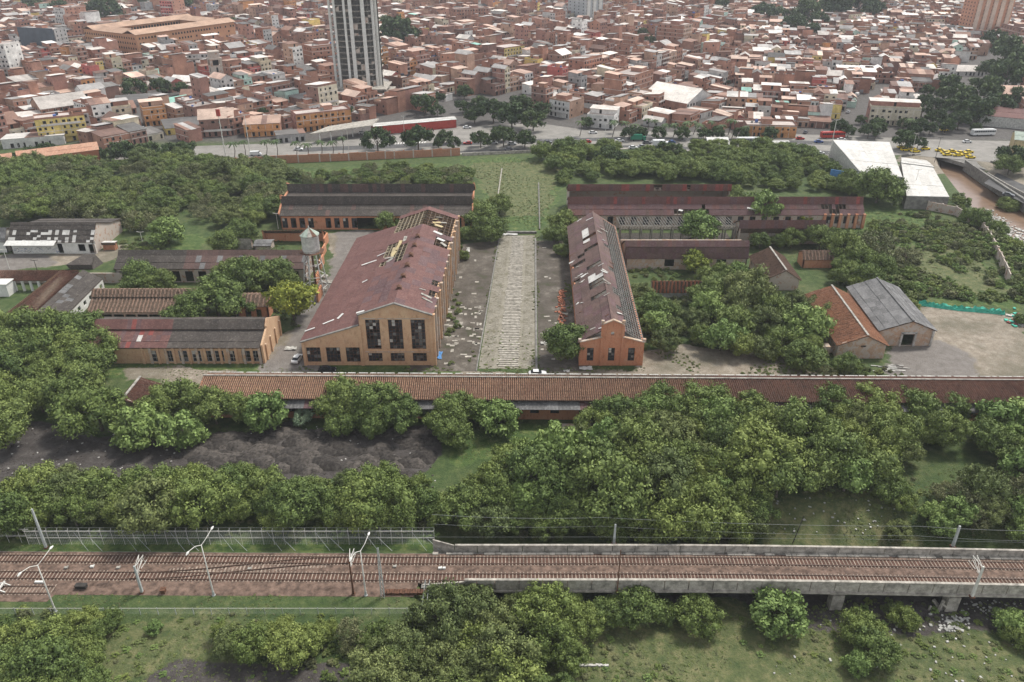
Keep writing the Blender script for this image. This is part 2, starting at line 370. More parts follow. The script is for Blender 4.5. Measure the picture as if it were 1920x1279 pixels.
c = k.mix(k.attr('zcity').outputs['Fac'], c, k.ramp(nB, [(.3, (.06, .055, .05)), (.7, (.13, .12, .11))]))
c = k.mix(.6, c, k.ramp(nC, [(.3, .5), (.65, 1.15)]), 'MULTIPLY')
k.bump(nC, .7, .35); k.col(c); MT['ground_soil'] = k.m
me.materials.append(k.m)
gnd = struct(link('ground', me))
def sheet(name, pts, mat, z=.02, sub=None, parent=None):
    """flat patch following the terrain"""
    b = MB(); b.quad(*[(x, y, z) for x, y in pts]); o = b.build(name, mat, parent); return o
# river water, banks
b = MB(); b.quad(*[(x, y, RIV_Z) for x, y in ((155, 230), (640, 150), (640, 330), (240, 420), (185, 420))]); struct(b.build('river', 'water'))
b = MB()
for side, w in ((RIVER[7:13], 1), ):
    for (ax, ay), (bx, by) in zip(side, side[1:]):
        b.bar((ax, ay, -1.4), (bx, by, -1.4), 1.0, 4.6)
wallr = b.build('river_wall', 'concrete_dark'); tag(wallr, 'stained concrete embankment wall along the right bank of the brown river', 'river wall')
# pale stones on the shoal in the river
b = MB(); rr = random.Random(3)
for _ in range(420):
    t = rr.random(); px = 1840 + 80 * t + rr.uniform(-16, 16); py = 400 + 52 * t + rr.uniform(-9, 16)
    x, y = Gz(px, py, RIV_Z); s_ = rr.uniform(.25, .8)
    b.box((x, y, RIV_Z + .1), (s_ * 1.4, s_, s_ * .7), rr.uniform(0, 3))
o = b.build('river_stones', 'rubble', kind='stuff')
# ---------------------------------------------------------------- central ramp and side pavements
def lane(name, pts, mat, z): return struct(sheet(name, PG(*pts), mat, z))
lane('side_pavement', ((760, 697), (893, 697), (936, 452), (868, 458)), 'paving', .02)
lane('side_pavement', ((1010, 697), (1104, 697), (1062, 452), (1005, 452)), 'paving', .02)
ramp_o = lane('ramp', ((897, 692), (1004, 692), (1003, 442), (938, 442)), 'cobble', .03)
rr = random.Random(5)
def axis_x(px, py, y):      # x on the factory axis through ground pixel (px,py)
    g = G(px, py); return g.x + .029 * (y - g.y)
yA, yB = G(950, 690).y, G(970, 443).y
b0 = MB(); b0.hexa([(-2.55, -.26, 0), (2.55, -.26, 0), (2.55, .26, 0), (-2.55, .26, 0)], [(-2.55, -.26, .13), (2.55, -.26, .16), (2.55, .26, .16), (-2.55, .26, .13)])
slabm = b0.mesh('slab', 'plate')
y = yA + .8; i = 0
lx0, rx0 = G(899, 690), G(1002, 690); lx1, rx1 = G(938, 443), G(1003, 443)
while y < yB - .6:
    t = (y - yA) / (yB - yA); xl = lx0.x + (lx1.x - lx0.x) * t; xr = rx0.x + (rx1.x - rx0.x) * t
    o = link('slab', slabm, ramp_o, loc=(xl + (xr - xl) * .52 + rr.uniform(-.25, .25), y, .03)); o.rotation_euler = (R(rr.uniform(-1, 1)), R(rr.uniform(-.8, .8)), R(rr.uniform(-1.2, 1.2)))
    o.scale = (rr.uniform(.9, 1.04) * (1.02 - .22 * t), rr.uniform(.85, 1.15), .9)
    y += .92
# setts on both sides of the slabs: too small to pick apart
b = MB()
y = yA
while y < yB:
    t = (y - yA) / (yB - yA); xl = lx0.x + (lx1.x - lx0.x) * t; xr = rx0.x + (rx1.x - rx0.x) * t
    for a, c_ in ((.03, .27), (.78, .97)):
        x = xl + (xr - xl) * a
        while x < xl + (xr - xl) * c_:
            if rr.random() < .8: b.box((x, y, .035 + rr.uniform(0, .025)), (rr.uniform(.5, .64), rr.uniform(.42, .6), .06), rr.uniform(-.05, .05))
            x += .66
    y += .62
o = b.build('sett', 'cobble', ramp_o, kind='stuff')
def kerb(name, pts, w, h, mat, label, cat='kerb', z=0):
    b = MB(); q = PG(*pts)
    for a, c_ in zip(q, q[1:]): b.bar((a[0], a[1], z + h / 2), (c_[0], c_[1], z + h / 2), w, h)
    return tag(b.build(name, mat), label, cat)
kerb('kerb', ((893, 697), (936, 448)), .35, .25, 'concrete_dark', 'long pale kerb along the left edge of the striped ramp')
kerb('kerb', ((1006, 697), (1004, 448)), .5, .35, 'concrete_dark', 'long dark kerb along the right edge of the striped ramp')
kerb('kerb', ((938, 438), (1006, 438)), .9, .7, 'concrete_dark', 'low dark wall closing the far end of the ramp', 'low wall')
kerb('kerb', ((941, 318), (930, 395)), .4, .5, 'concrete', 'thin pale kerb on the left of the far green lawn')
kerb('kerb', ((1010, 345), (1012, 432)), .4, .5, 'concrete_dark', 'thin grey kerb on the right of the far green lawn')
# loose pale slabs lying on the left side pavement
b0 = MB(); b0.box((0, 0, .05), (1.5, .8, .1)); sm = b0.mesh('paving_slab', 'plate')
sidep = bpy.data.objects['side_pavement']
for i in range(75):
    px = rr.uniform(835, 905); py = rr.uniform(575, 650) if i < 45 else rr.uniform(465, 690)
    if i >= 60: px = rr.uniform(1015, 1060)
    g = G(px, py); o = link('paving_slab', sm, sidep if i < 60 else bpy.data.objects['side_pavement.001'], loc=(g.x, g.y, .025)); o.rotation_euler.z = rr.choice((0, 0, 1.57)) + rr.uniform(-.08, .08); s_ = rr.uniform(.5, 1.2); o.scale = (s_, rr.uniform(.6, 1.2), 1)
# ---------------------------------------------------------------- building tools
SH = 48 / (FOC / math.cos(PITCH))           # the yards' long axis leans this much to the right
def hpx(bx, by, ty):
    """height of the upright whose foot is seen at (bx,by) and whose top is seen at row ty"""
    g = G(bx, by); lo, hi = 0.0, 120.0
    for _ in range(40):
        m = (lo + hi) / 2
        if PX(g.x, g.y, g.z + m)[1] > ty: lo = m
        else: hi = m
    return lo
def wall(mb, p0, p1, tops, ops=(), th=.35, z0=0.0, m=0):
    """wall from p0 to p1 (outside on the right hand), tops [(u,z)], openings (u0,u1,z0,z1) with reveals"""
    p0 = Vector(p0[:2]); p1 = Vector(p1[:2]); L = (p1 - p0).length; d = (p1 - p0) / L; n = Vector((d.y, -d.x))
    def P3(u, z, o): q = p0 + d * u - n * (th if o else 0); return (q.x, q.y, z)
    def top(u):
        for (a, za), (b_, zb) in zip(tops, tops[1:]):
            if u <= b_ + 1e-6: return za + (zb - za) * (u - a) / max(1e-6, b_ - a)
        return tops[-1][1]
    us = sorted(set([round(u, 4) for u, _ in tops] + [round(v, 4) for o in ops for v in o[:2]]))
    for a, b_ in zip(us, us[1:]):
        if b_ - a < 1e-3: continue
        mid = (a + b_) / 2; zz = z0; cuts = sorted((o[2], o[3]) for o in ops if o[0] - 1e-3 <= a and o[1] + 1e-3 >= b_)
        segs = []
        for c0, c1 in cuts:
            if c0 > zz: segs.append((zz, c0))
            zz = c1
        segs.append((zz, None))
        e = 1e-3
        for s0, s1 in segs:
            t0 = top(a + e) if s1 is None else s1; t1 = top(b_ - e) if s1 is None else s1
            mb.quad(P3(a, s0, 0), P3(b_, s0, 0), P3(b_, t1, 0), P3(a, t0, 0), m=m)
            mb.quad(P3(b_, s0, 1), P3(a, s0, 1), P3(a, t0, 1), P3(b_, t1, 1), m=m)
            if s1 is None: mb.quad(P3(a, t0, 0), P3(b_, t1, 0), P3(b_, t1, 1), P3(a, t0, 1), m=m)
    for a, b_, c0, c1 in ops:
        mb.quad(P3(a, c0, 0), P3(a, c0, 1), P3(a, c1, 1), P3(a, c1, 0), m=m); mb.quad(P3(b_, c0, 1), P3(b_, c0, 0), P3(b_, c1, 0), P3(b_, c1, 1), m=m)
        mb.quad(P3(a, c1, 0), P3(a, c1, 1), P3(b_, c1, 1), P3(b_, c1, 0), m=m)
        if c0 > z0 + .01: mb.quad(P3(a, c0, 1), P3(a, c0, 0), P3(b_, c0, 0), P3(b_, c0, 1), m=m)
    for u in (0, L): mb.quad(P3(u, z0, 0), P3(u, z0, 1), P3(u, top(min(max(u, e), L - e)), 1), P3(u, top(min(max(u, e), L - e)), 0), m=m)
_wm = {}
def window(parent, p, d, w, h, nx=3, nz=4, frame='frame_dark', seed=0, inset=.15, name='window'):
    """p: lower left outside corner (3D), d: 2D direction along the wall"""
    key = (round(w, 1), round(h, 1), nx, nz, frame, seed % 3)
    if key not in _wm:
        r = random.Random(seed % 3 + 11); b = MB(); t = .11
        b.box((w / 2, 0, h - t / 2), (w, .12, t)); b.box((w / 2, 0, t / 2), (w, .12, t))
        for i in range(nx + 1): b.box((t / 2 + (w - t) * i / nx, 0, h / 2), (t if i in (0, nx) else .06, .1, h - 2 * t))
        for j in range(1, nz): b.box((w / 2, 0, h * j / nz), (w - 2 * t, .08, .06))
        q = MB(); cell = [(i, j) for i in range(nx) for j in range(nz)]
        for i, j in cell:
            v = r.random()
            if v < .22: continue
            q.box((w * (i + .5) / nx, .02, h * (j + .5) / nz), (w / nx - .08, .02, h / nz - .08), m=0 if v < .72 else (1 if v < .9 else 2))
        _wm[key] = (b.mesh(name, frame), q.mesh('pane', ['glass_dark', 'pane_grey', 'dirty_white']) if q.f else None)
    fm, pm = _wm[key]; d = Vector(d[:2]).normalized(); n = Vector((-d.y, d.x)) * inset
    o = link(name, fm, parent, loc=Vector((p[0] + n.x, p[1] + n.y, p[2])) - wloc(parent)); o.rotation_euler.z = math.atan2(d.y, d.x)
    if pm: link('pane', pm, o, kind='stuff')
    return o
RS = random.Random(21)
def panels(parent, A, B_, C_, D_, nu, nv, mats, hole=None, name='roof_sheet', amp=.05, lift=.05, ridges=5):
    """roofing sheets laid on the quad A,B (lower edge) C,D (upper edge); every sheet is an object"""
    A, B_, C_, D_ = map(Vector, (A, B_, C_, D_)); para = ((B_ - A) - (C_ - D_)).length < .02 * (B_ - A).length
    nrm = (B_ - A).cross(D_ - A).normalized(); cache = {}; out = []; base = wloc(parent)
    if nrm.z < 0: nrm = -nrm
    def bil(u, v): return (A * (1 - u) + B_ * u) * (1 - v) + (D_ * (1 - u) + C_ * u) * v
    for i in range(nu):
        for j in range(nv):
            if hole and hole(i, j): continue
            mt = mats(i, j) if callable(mats) else mats
            o0 = bil((i) / nu, j / nv)
            if para and mt in cache: mesh_ = cache[mt]
            else:
                q = [bil(i / nu, j / nv) - o0, bil((i + 1) / nu, j / nv) - o0, bil((i + 1) / nu, (j + 1.04) / nv) - o0, bil(i / nu, (j + 1.04) / nv) - o0]
                b = MB(); K = ridges * 2
                for a in range(K):
                    s0, s1 = a / K * 1.01, (a + 1) / K * 1.01; h0 = nrm * (amp if a % 2 else 0); h1 = nrm * (0 if a % 2 else amp)
                    b.quad(q[0].lerp(q[1], s0) + h0, q[0].lerp(q[1], s1) + h1, q[3].lerp(q[2], s1) + h1, q[3].lerp(q[2], s0) + h0)
                b.quad(q[0] + nrm * amp, q[0] - nrm * .05, q[1] - nrm * .05, q[1] + nrm * amp)
                mesh_ = b.mesh(name, mt); cache[mt] = mesh_
            o = link(name, mesh_, parent, loc=o0 + nrm * (lift + (0.06 if j % 2 else 0) + RS.uniform(0, .05)) - base)
            if RS.random() < .12: o.rotation_euler = (R(RS.uniform(-.8, .8)), R(RS.uniform(-.8, .8)), R(RS.uniform(-1.5, 1.5)))
            out.append(o)
    return out
def deck(mb, A, B_, C_, D_, t=.12, m=0):
    A, B_, C_, D_ = map(Vector, (A, B_, C_, D_)); n = (B_ - A).cross(D_ - A).normalized()
    if n.z < 0: n = -n
    mb.hexa([A - n * t, B_ - n * t, C_ - n * t, D_ - n * t], [A, B_, C_, D_], m)
def rafters(parent, A, B_, C_, D_, n, np_=4, mat='wood', w=.16, name='rafter'):
    A, B_, C_, D_ = map(Vector, (A, B_, C_, D_)); base = wloc(parent)
    for i in range(n + 1):
        t = i / n; b = MB(); b.bar(A.lerp(B_, t), D_.lerp(C_, t), w, w * 1.3); o = b.build(name, mat, parent); o.location = -base
    for j in range(np_ + 1):
        t = j / np_; b = MB(); b.bar(A.lerp(D_, t) + Vector((0, 0, .12)), B_.lerp(C_, t) + Vector((0, 0, .12)), w * .8); o = b.build('purlin', mat, parent); o.location = -base
def tiles(parent, A, B_, C_, D_, pitch, mat, name='roof_tile', r=.13, seg=3, rag=.12):
    """rows of barrel tiles on the quad (rows run from the lower edge A-B to the upper D-C): too narrow to pick apart"""
    A, B_, C_, D_ = map(Vector, (A, B_, C_, D_)); L = (B_ - A).length; n = max(2, int(L / pitch)); b = MB()
    nrm = (B_ - A).cross(D_ - A).normalized()
    if nrm.z < 0: nrm = -nrm
    ed = (B_ - A).normalized(); w = L / n
    for i in range(n):
        t = (i + .5) / n; p, q = A.lerp(B_, t), D_.lerp(C_, t); g = RS.uniform(-.03, .03)
        for s in range(seg):
            s0, s1 = s / seg, (s + 1.0) / seg; a_, c_ = p.lerp(q, s0), p.lerp(q, s1); up = nrm * (r * .35 * RS.random()) + ed * (g + RS.uniform(-rag, rag) * w)
            l0, m0, r0 = -ed * w * .27, nrm * r * 1.6, ed * w * .27
            b.quad(a_ + l0 + up, a_ + m0 + up, c_ + m0 + up - nrm * .05, c_ + l0 + up - nrm * .05); b.quad(a_ + m0 + up, a_ + r0 + up, c_ + r0 + up - nrm * .05, c_ + m0 + up - nrm * .05)
    o = b.build(name, mat, parent, kind='stuff'); o.location = -wloc(parent); return o
def regular(n, L, w, z0, z1, off=0.0, skip=()):
    s = L / n; return [(s * (i + .5) - w / 2 + off, s * (i + .5) + w / 2 + off, z0, z1) for i in range(n) if i not in skip]
def long_building(name, label, cat, pxl, pxr, base, prof, wallm, ops=None, nwin=None, ends=True, endmat=None, y_shift=0.0):
    """prof: (kind, row or dy, z, material, cols, rows, hole). kinds: wall, roof/tiles/bare (to the row seen), clere (rise), back/backtiles (dy)"""
    gl, gr = G(pxl, base), G(pxr, base); y0 = (gl.y + gr.y) / 2; xl, xr = gl.x, gr.x; L = xr - xl; zb = 0
    r_ = thing(name, label, cat, loc=((xl + xr) / 2, y0, 0)); outline = [(y0, 0.0)]; y, z = y0, 0.0; wb = MB(); dk = MB(); cb = MB()
    for it in prof:
        kd, row, zz, mt = it[:4]; nc, nr = (it[4], it[5]) if len(it) > 5 else (30, 1); hole = it[6] if len(it) > 6 else None
        if kd == 'wall':
            wall(wb, (xl, y), (xr, y), [(0, zz), (L, zz)], ops or []); z = zz
        elif kd == 'clere':
            n = it[4] if len(it) > 4 else 20
            wall(cb, (xl + .3, y), (xr - .3, y), [(0, zz), (L - .6, zz)], regular(n, L - .6, (L - .6) / n * .72, z + .25, zz - .2), .2, z0=z - .2); z = zz
        elif kd in ('roof', 'tiles', 'bare', 'back', 'backtiles'):
            ny_ = y + row if kd.startswith('back') else Gz(960, row, zz)[1]
            oh = .35
            ya, za = y - oh, z - oh * (zz - z) / max(.3, abs(ny_ - y)) if kd != 'back' and kd != 'backtiles' else z
            if kd in ('back', 'backtiles'): ya = y
            q = ((xl - .3, ya, za + .02), (xr + .3, ya, za + .02), (xr + .3, ny_, zz + .02), (xl - .3, ny_, zz + .02))
            if kd in ('roof', 'back'):
                panels(r_, *q, nc, nr, mt, hole)
                if not hole: deck(dk, *[(a, b_, c_ - .06) for a, b_, c_ in q])
                else: rafters(r_, *[(a, b_, c_ - .1) for a, b_, c_ in q], nc, 2)
            elif kd in ('tiles', 'backtiles'):
                tiles(r_, *q, nc if nc < 2 else .42, mt); deck(dk, *[(a, b_, c_ - .03) for a, b_, c_ in q])
            else: rafters(r_, *q, nc, nr)
            y, z = ny_, zz
        outline.append((y, z))
    wall(wb, (xr, y), (xl, y), [(0, z), (L, z)], [], .3)
    if ends:
        for x, s in ((xl, 1), (xr, -1)):
            for (a, za), (c_, zc) in zip(outline, outline[1:]):
                if c_ - a < .05: continue
                wb.hexa([(x, a, 0), (x + .35 * s, a, 0), (x + .35 * s, c_, 0), (x, c_, 0)], [(x, a, za), (x + .35 * s, a, za), (x + .35 * s, c_, zc), (x, c_, zc)])
    part(wb, 'wall', wallm, r_)
    if dk.f: part(dk, 'roof_deck', 'wood', r_)
    if cb.f: part(cb, 'clerestory', 'brick_old' if wallm.startswith('brick') else 'dirty_white', r_)
    r_['_'] = 0; del r_['_']
    return r_, xl, xr, y0, outline

# ---------------------------------------------------------------- the great brick hall
gl, gm, gr = G(572, 684), G(681, 686), G(814, 687)
hy = (gl.y + gr.y) / 2; hx0, hxm, hx1 = gl.x, gm.x, gr.x
z_el, z_lm, z_hm, z_rg = hpx(572, 684, 641), hpx(681, 686, 611), hpx(681, 686, 592), hpx(746, 686, 570)
z_er = z_hm; hxr = (hxm + hx1) / 2
hL = Gz(671, 447, z_el)[1] - hy
def HW(x, v, z): return (x + SH * v, hy + v, z)
hall = thing('factory_hall', 'large abandoned orange brick factory hall with a torn maroon sheet roof beside the water tower', 'factory hall', loc=HW(hxr - 4, 0, 0))
wb = MB(); Wd = hx1 - hx0; um = hxm - hx0; ur = hxr - hx0
def zpx(px, row): return hpx(px, 685.5, row)
mw = FOC / (hy * math.cos(PITCH) + (HC - 5) * math.sin(PITCH))
s1 = um / 3; s2 = (Wd - um - 1.2) / 3; wops = []; wins = []
zl0, zl1 = zpx(600, 679) , zpx(600, 652)
for i in range(3):
    a = s1 * i + .9; wops.append((a, a + 3.4, zl0, zl1)); wins.append((a, 3.4, zl0, zl1 - zl0, 4, 4))
zA0, zA1, zB0, zB1 = zpx(740, 678), zpx(740, 662.5), zpx(740, 655), zpx(740, 600)
for i in range(3):
    a = um + 1.5 + s2 * i; wops += [(a, a + 3.4, zA0, zA1), (a, a + 3.4, zB0, zB1)]
    wins += [(a, 3.4, zA0, zA1 - zA0, 4, 3), (a, 3.4, zB0, zB1 - zB0, 4, 9)]
wall(wb, HW(hx0, 0, 0), HW(hx1, 0, 0), [(0, z_el), (um - .01, z_lm), (um, z_hm), (ur, z_rg), (Wd, z_er)], wops, .5)
# right side wall: tall bays between pilasters
nb = 15; rops = regular(nb, hL, hL / nb * .6, .9, z_er * .36); rops += regular(nb, hL, hL / nb * .6, z_er * .43, z_er - 1.1)
wall(wb, HW(hx1, 0, 0), HW(hx1, hL, 0), [(0, z_er), (hL, z_er)], rops, .45)
wall(wb, HW(hx0, hL, 0), HW(hx0, 0, 0), [(0, z_el), (hL, z_el)], regular(nb, hL, 2.6, 1.0, z_el - 1.3), .45)
wall(wb, HW(hx1, hL, 0), HW(hx0, hL, 0), [(0, z_er), (Wd - ur, z_rg), (Wd - um, z_hm), (Wd - um + .01, z_lm), (Wd, z_el)], [], .45)
part(wb, 'wall', 'brick_main', hall)
for i, (a, w_, z0_, h_, nx_w, nz_w) in enumerate(wins): window(hall, HW(hx0 + a, 0, z0_), (1, 0), w_, h_, nx_w, nz_w, 'rust', i)
dS = Vector((SH, 1)).normalized()
for i, o_ in enumerate(rops):
    p = HW(hx1, o_[0] , o_[2]); window(hall, p, dS, o_[1] - o_[0], o_[3] - o_[2], 3, 4 if i < nb else 7, 'rust', i)
for i in range(nb + 1):
    v = max(.3, min(hL - .3, hL / nb * i)); b = MB(); x, y_, _ = HW(hx1 + .3, v, 0); b.box((x, y_, z_er / 2 - .1), (.6, .75, z_er - .2)); b.box((x + .05, y_, z_er + .0), (.8, .95, .3)); part(b, 'pilaster', 'brick_pale' if i % 3 else 'brick_main', hall)
b = MB()
for u in (0, um, ur, Wd): pass
b.bar(HW(hx0 - .25, -.1, z_el + .12), HW(hxm - .1, -.1, z_lm + .12), .7, .22); b.bar(HW(hxm - .2, -.1, z_hm + .12), HW(hxr, -.1, z_rg + .12), .7, .25); b.bar(HW(hxr, -.1, z_rg + .12), HW(hx1 + .2, -.1, z_er + .12), .7, .25)
part(b, 'coping', 'concrete_dark', hall)
# facade bands between the openings
b = MB()
for zz in (zA1 + .35, zB1 + .3): b = MB(); b.box((hx0 + (um + Wd) / 2, hy - .06, zz), (Wd - um - 1.6, .14, .22)); part(b, 'band', 'brick_pale', hall)
for xx, zz in ((hx0 + um, z_lm), (hx1 - .35, z_er), (hx0 + .35, z_el)): b = MB(); b.box((xx, hy - .12, zz / 2), (.7, .24, zz)); part(b, 'pilaster', 'brick_main', hall)
def mm(base, odd, p=.05, seed=1):
    r = random.Random(seed); c = {}
    def f(i, j):
        if (i, j) not in c: c[(i, j)] = r.choice(odd) if r.random() < p else base
        return c[(i, j)]
    return f
panels(hall, HW(hx0 - .4, -.2, z_el), HW(hx0 - .4, hL, z_el), HW(hxm, hL, z_lm), HW(hxm, -.2, z_lm), 22, 5, mm('sheet_maroon', ['sheet_maroon'], .0, 3))
hole_l = lambda i, j: (9 <= i <= 13 and j <= 2 and (i + j) % 5 != 0) or (17 <= i <= 20)
hole_r = lambda i, j: (17 <= i <= 20 and j <= 3 and (i, j) != (18, 2)) or (13 <= i <= 16 and j <= 1 and i != 15) or (i in (3, 5) and j == 0)
panels(hall, HW(hxm - .3, -.2, z_hm), HW(hxm - .3, hL, z_hm), HW(hxr, hL, z_rg), HW(hxr, -.2, z_rg), 22, 4, mm('sheet_maroon', ['sheet_violet'], .3, 5), hole_l)
panels(hall, HW(hx1 + .4, -.2, z_er), HW(hx1 + .4, hL, z_er), HW(hxr, hL, z_rg), HW(hxr, -.2, z_rg), 22, 4, mm('sheet_maroon', ['sheet_violet'], .3, 6), hole_r)
wz = -.12
rafters(hall, HW(hxm, 0.3, z_hm + wz), HW(hxm, hL - .3, z_hm + wz), HW(hxr, hL - .3, z_rg + wz), HW(hxr, .3, z_rg + wz), 32, 7, 'wood_pale', .2)
rafters(hall, HW(hx1, 0.3, z_er + wz), HW(hx1, hL - .3, z_er + wz), HW(hxr, hL - .3, z_rg + wz), HW(hxr, .3, z_rg + wz), 32, 7, 'wood', .2)
b = MB()
wall(b, HW(hxm + .1, hL - .5, 0), HW(hxm + .1, .5, 0), [(0, z_hm - .2), (hL - 1, z_hm - .2)], regular(22, hL - 1, 2.2, z_lm + .3, z_hm - .7), .25, z0=z_lm - .1)
part(b, 'clerestory', 'wood_pale', hall)
for i in range(6):
    v = hL * (.12 + .1 * i); b = MB(); x, y_, _ = HW(hxr, v, 0); b.lathe([(.35, 0), (.35, .7), (.75, .75), (.1, 1.15), (0.01, 1.15)], 8, (x, y_, z_rg)); b.box((x, y_, z_rg + .1), (1.3, 1.1, .3)); part(b, 'roof_vent', 'rust', hall)
rr = random.Random(9)
def on_left(u, v): return HW(hx0 + um * u, hL * v, z_el + (z_lm - z_el) * u + .28)
def on_right(u, v): return HW(hxr + (hx1 - hxr) * u, hL * v, z_rg + (z_er - z_rg) * u + .3)
def on_mid(u, v): return HW(hxm + (hxr - hxm) * u, hL * v, z_hm + (z_rg - z_hm) * u + .3)
for k_, (fn, u, v, l, w_, a) in enumerate([(on_left, .05, .08, 2.6, .5, 10), (on_left, .36, .1, 3, .5, 35), (on_left, .55, .12, 2.2, .6, 60), (on_left, .72, .4, 1.6, .4, 15), (on_left, .62, .6, 4.5, .5, 20), (on_left, .86, .66, 4.0, .5, 20),
      (on_mid, .05, .01, 2, .6, 5), (on_right, .55, .72, 3, .9, -30), (on_right, .7, .66, 2.6, 1.0, -30), (on_right, .82, .62, 2, .9, -30), (on_right, .75, .12, 2.8, .7, -10), (on_right, .8, .09, 2.8, .5, -15), (on_right, .6, .16, 1.6, .4, -10),
      (on_mid, .35, .5, 3, .8, 75), (on_mid, .3, .53, 3, .9, 80), (on_mid, .4, .57, 3, .8, 70), (on_mid, .42, .61, 2.6, .9, 85), (on_mid, .25, .47, 2.6, .8, 10), (on_mid, .3, .44, 2.0, .8, 30), (on_mid, .55, .64, 2.6, .9, 85),
      (on_right, .35, .86, 3.4, 1.2, 80), (on_right, .42, .83, 2.6, 1.2, 30), (on_right, .5, .8, 2.8, 1.1, -20), (on_right, .3, .8, 2.8, 1.0, 60), (on_right, .6, .85, 2.4, 1.0, 10), (on_right, .45, .9, 2.4, 1.0, 45)]):
    b = MB(); b.box((0, 0, 0), (l, w_, .07)); x, y_, z_ = fn(u, v)
    o = b.build('loose_sheet', 'sheet_yellow' if k_ in (13, 14, 15, 16, 20, 21, 22, 23) else 'lichen_sheet' if k_ > 8 else 'white_roof', hall, loc=Vector((x, y_, z_ + .1)) - wloc(hall)); o.rotation_euler = (R(rr.uniform(-6, 6)), R(rr.uniform(-10, 10)) + (.3 if fn == on_right else -.25 if fn == on_mid else -.25), R(a))
# broken floor inside
flo = MB(); flo.quad(HW(hx0 + .5, .5, .1), HW(hx1 - .5, .5, .1), HW(hx1 - .5, hL - .5, .1), HW(hx0 + .5, hL - .5, .1)); part(flo, 'floor', 'concrete_dark', hall)
b = MB()
for i in range(1, 9):
    v = hL * i / 9
    for x in (hxm, ): q = HW(x, v, 0); b.box((q[0], q[1], z_lm / 2), (.4, .4, z_lm))
    b.bar(HW(hxm, v, z_hm - .3), HW(hx1, v, z_er - .3), .25); b.bar(HW(hxm, v, z_hm - .3), HW(hxr, v, z_rg - .3), .25); b.bar(HW(hxr, v, z_rg - .3), HW(hx1, v, z_er - .3), .25); b.bar(HW(hxr, v, z_rg - .3), HW(hxr, v, z_hm - .3), .2)
part(b, 'roof_truss', 'wood', hall, kind='stuff')

# ---------------------------------------------------------------- the narrow gabled hall right of the ramp
bl, br = G(1085, 685), G(1204.7, 687); by = (bl.y + br.y) / 2; bx0, bx1 = bl.x, br.x; bxm = (bx0 + bx1) / 2; BWd = bx1 - bx0
zr_e, zr_r = hpx(1204, 687, 646), hpx(1143, 687, 611)
bL = Gz(1108, 398, zr_r)[1] - by
def BW(x, v, z): return (x + SH * v, by + v, z)
bh = thing('gabled_hall', 'long narrow brick hall with stepped gable front and patched brown roof right of the ramp', 'factory hall', loc=BW(bxm, 0, 0))
wb = MB(); zp = zr_r + .5
wz0, wz1 = hpx(1143, 687, 678), hpx(1143, 687, 656)
bops = [(BWd * f - .8, BWd * f + .8, wz0, wz1 + .3) for f in (.17, .5, .81)] + [(BWd * .5 - .4, BWd * .5 + .4, zr_e + 2.3, zr_e + 3.2)]
wall(wb, BW(bx0, 0, 0), BW(bx1, 0, 0), [(0, zr_e + .5), (BWd * .34, zr_e + 1.9), (BWd * .34 + .01, zp - .2), (BWd * .5, zp + .9), (BWd * .66, zp - .2), (BWd * .66 + .01, zr_e + 1.9), (BWd, zr_e + .5)], bops, .5)
wall(wb, BW(bx1, 0, 0), BW(bx1, bL, 0), [(0, zr_e), (bL, zr_e)], regular(18, bL, 1.6, 1.2, zr_e - 1.2), .4)
wall(wb, BW(bx0, bL, 0), BW(bx0, 0, 0), [(0, zr_e), (bL, zr_e)], regular(18, bL, 1.6, 1.2, zr_e - 1.2), .4)
wall(wb, BW(bx1, bL, 0), BW(bx0, bL, 0), [(0, zr_e), (BWd / 2, zr_r), (BWd, zr_e)], [], .4)
part(wb, 'wall', 'brick_red', bh)
for i, o_ in enumerate(bops[:3]): window(bh, BW(bx0 + o_[0], 0, o_[2]), (1, 0), 1.6, o_[3] - o_[2], 2, 5, 'frame_dark', i)
b = MB()
for a0, z0_, a1, z1_ in ((0, zr_e + .5, .34, zr_e + 1.9), (.34, zp - .2, .5, zp + .9), (.5, zp + .9, .66, zp - .2), (.66, zr_e + 1.9, 1, zr_e + .5)): b.bar(BW(bx0 + BWd * a0, -.1, z0_ + .1), BW(bx0 + BWd * a1, -.1, z1_ + .1), .75, .22)
for a in (.0, .34, .66, 1): q = BW(bx0 + BWd * a, -.1, 0); b.box((q[0], q[1] + .2, (zr_e + .9 if a in (0, 1) else zp + .3)), (.7, .7, .8))
part(b, 'coping', 'brick_pale', bh)
for a in (.34, .66):
    b = MB(); q = BW(bx0 + BWd * a, -.1, 0); b.box((q[0], q[1], zp / 2 - .2), (.6, .3, zp - .5)); part(b, 'pilaster', 'brick_red', bh)
NV = 36
bm = mm('sheet_brown', ['sheet_violet', 'sheet_brown', 'sheet_violet'], .35, 31)
def bml(i, j): return 'sheet_white' if (i in (28, 29, 30, 26) and j in (2,)) or (i, j) in ((13, 2), (13, 3), (14, 2)) else bm(i, j)
def hbl(i, j):
    r = random.Random(i * 7 + j); return (j in (2, 3) and i in (27, 23, 17, 12, 11, 8) and r.random() < .8) or ((i, j) in ((20, 0), (20, 1), (15, 0), (22, 1)))
panels(bh, BW(bx0 - .4, .3, zr_e), BW(bx0 - .4, bL, zr_e), BW(bxm, bL, zr_r), BW(bxm, .3, zr_r), NV, 4, bml, hbl, ridges=3)
xq = bxm + (bx1 - bxm) * .42; zq = zr_r + (zr_e - zr_r) * .42
panels(bh, BW(xq, .3, zq), BW(xq, bL, zq), BW(bxm, bL, zr_r), BW(bxm, .3, zr_r), NV, 2, bm, lambda i, j: j == 0 and i in (5, 9, 10, 16, 24), ridges=3)
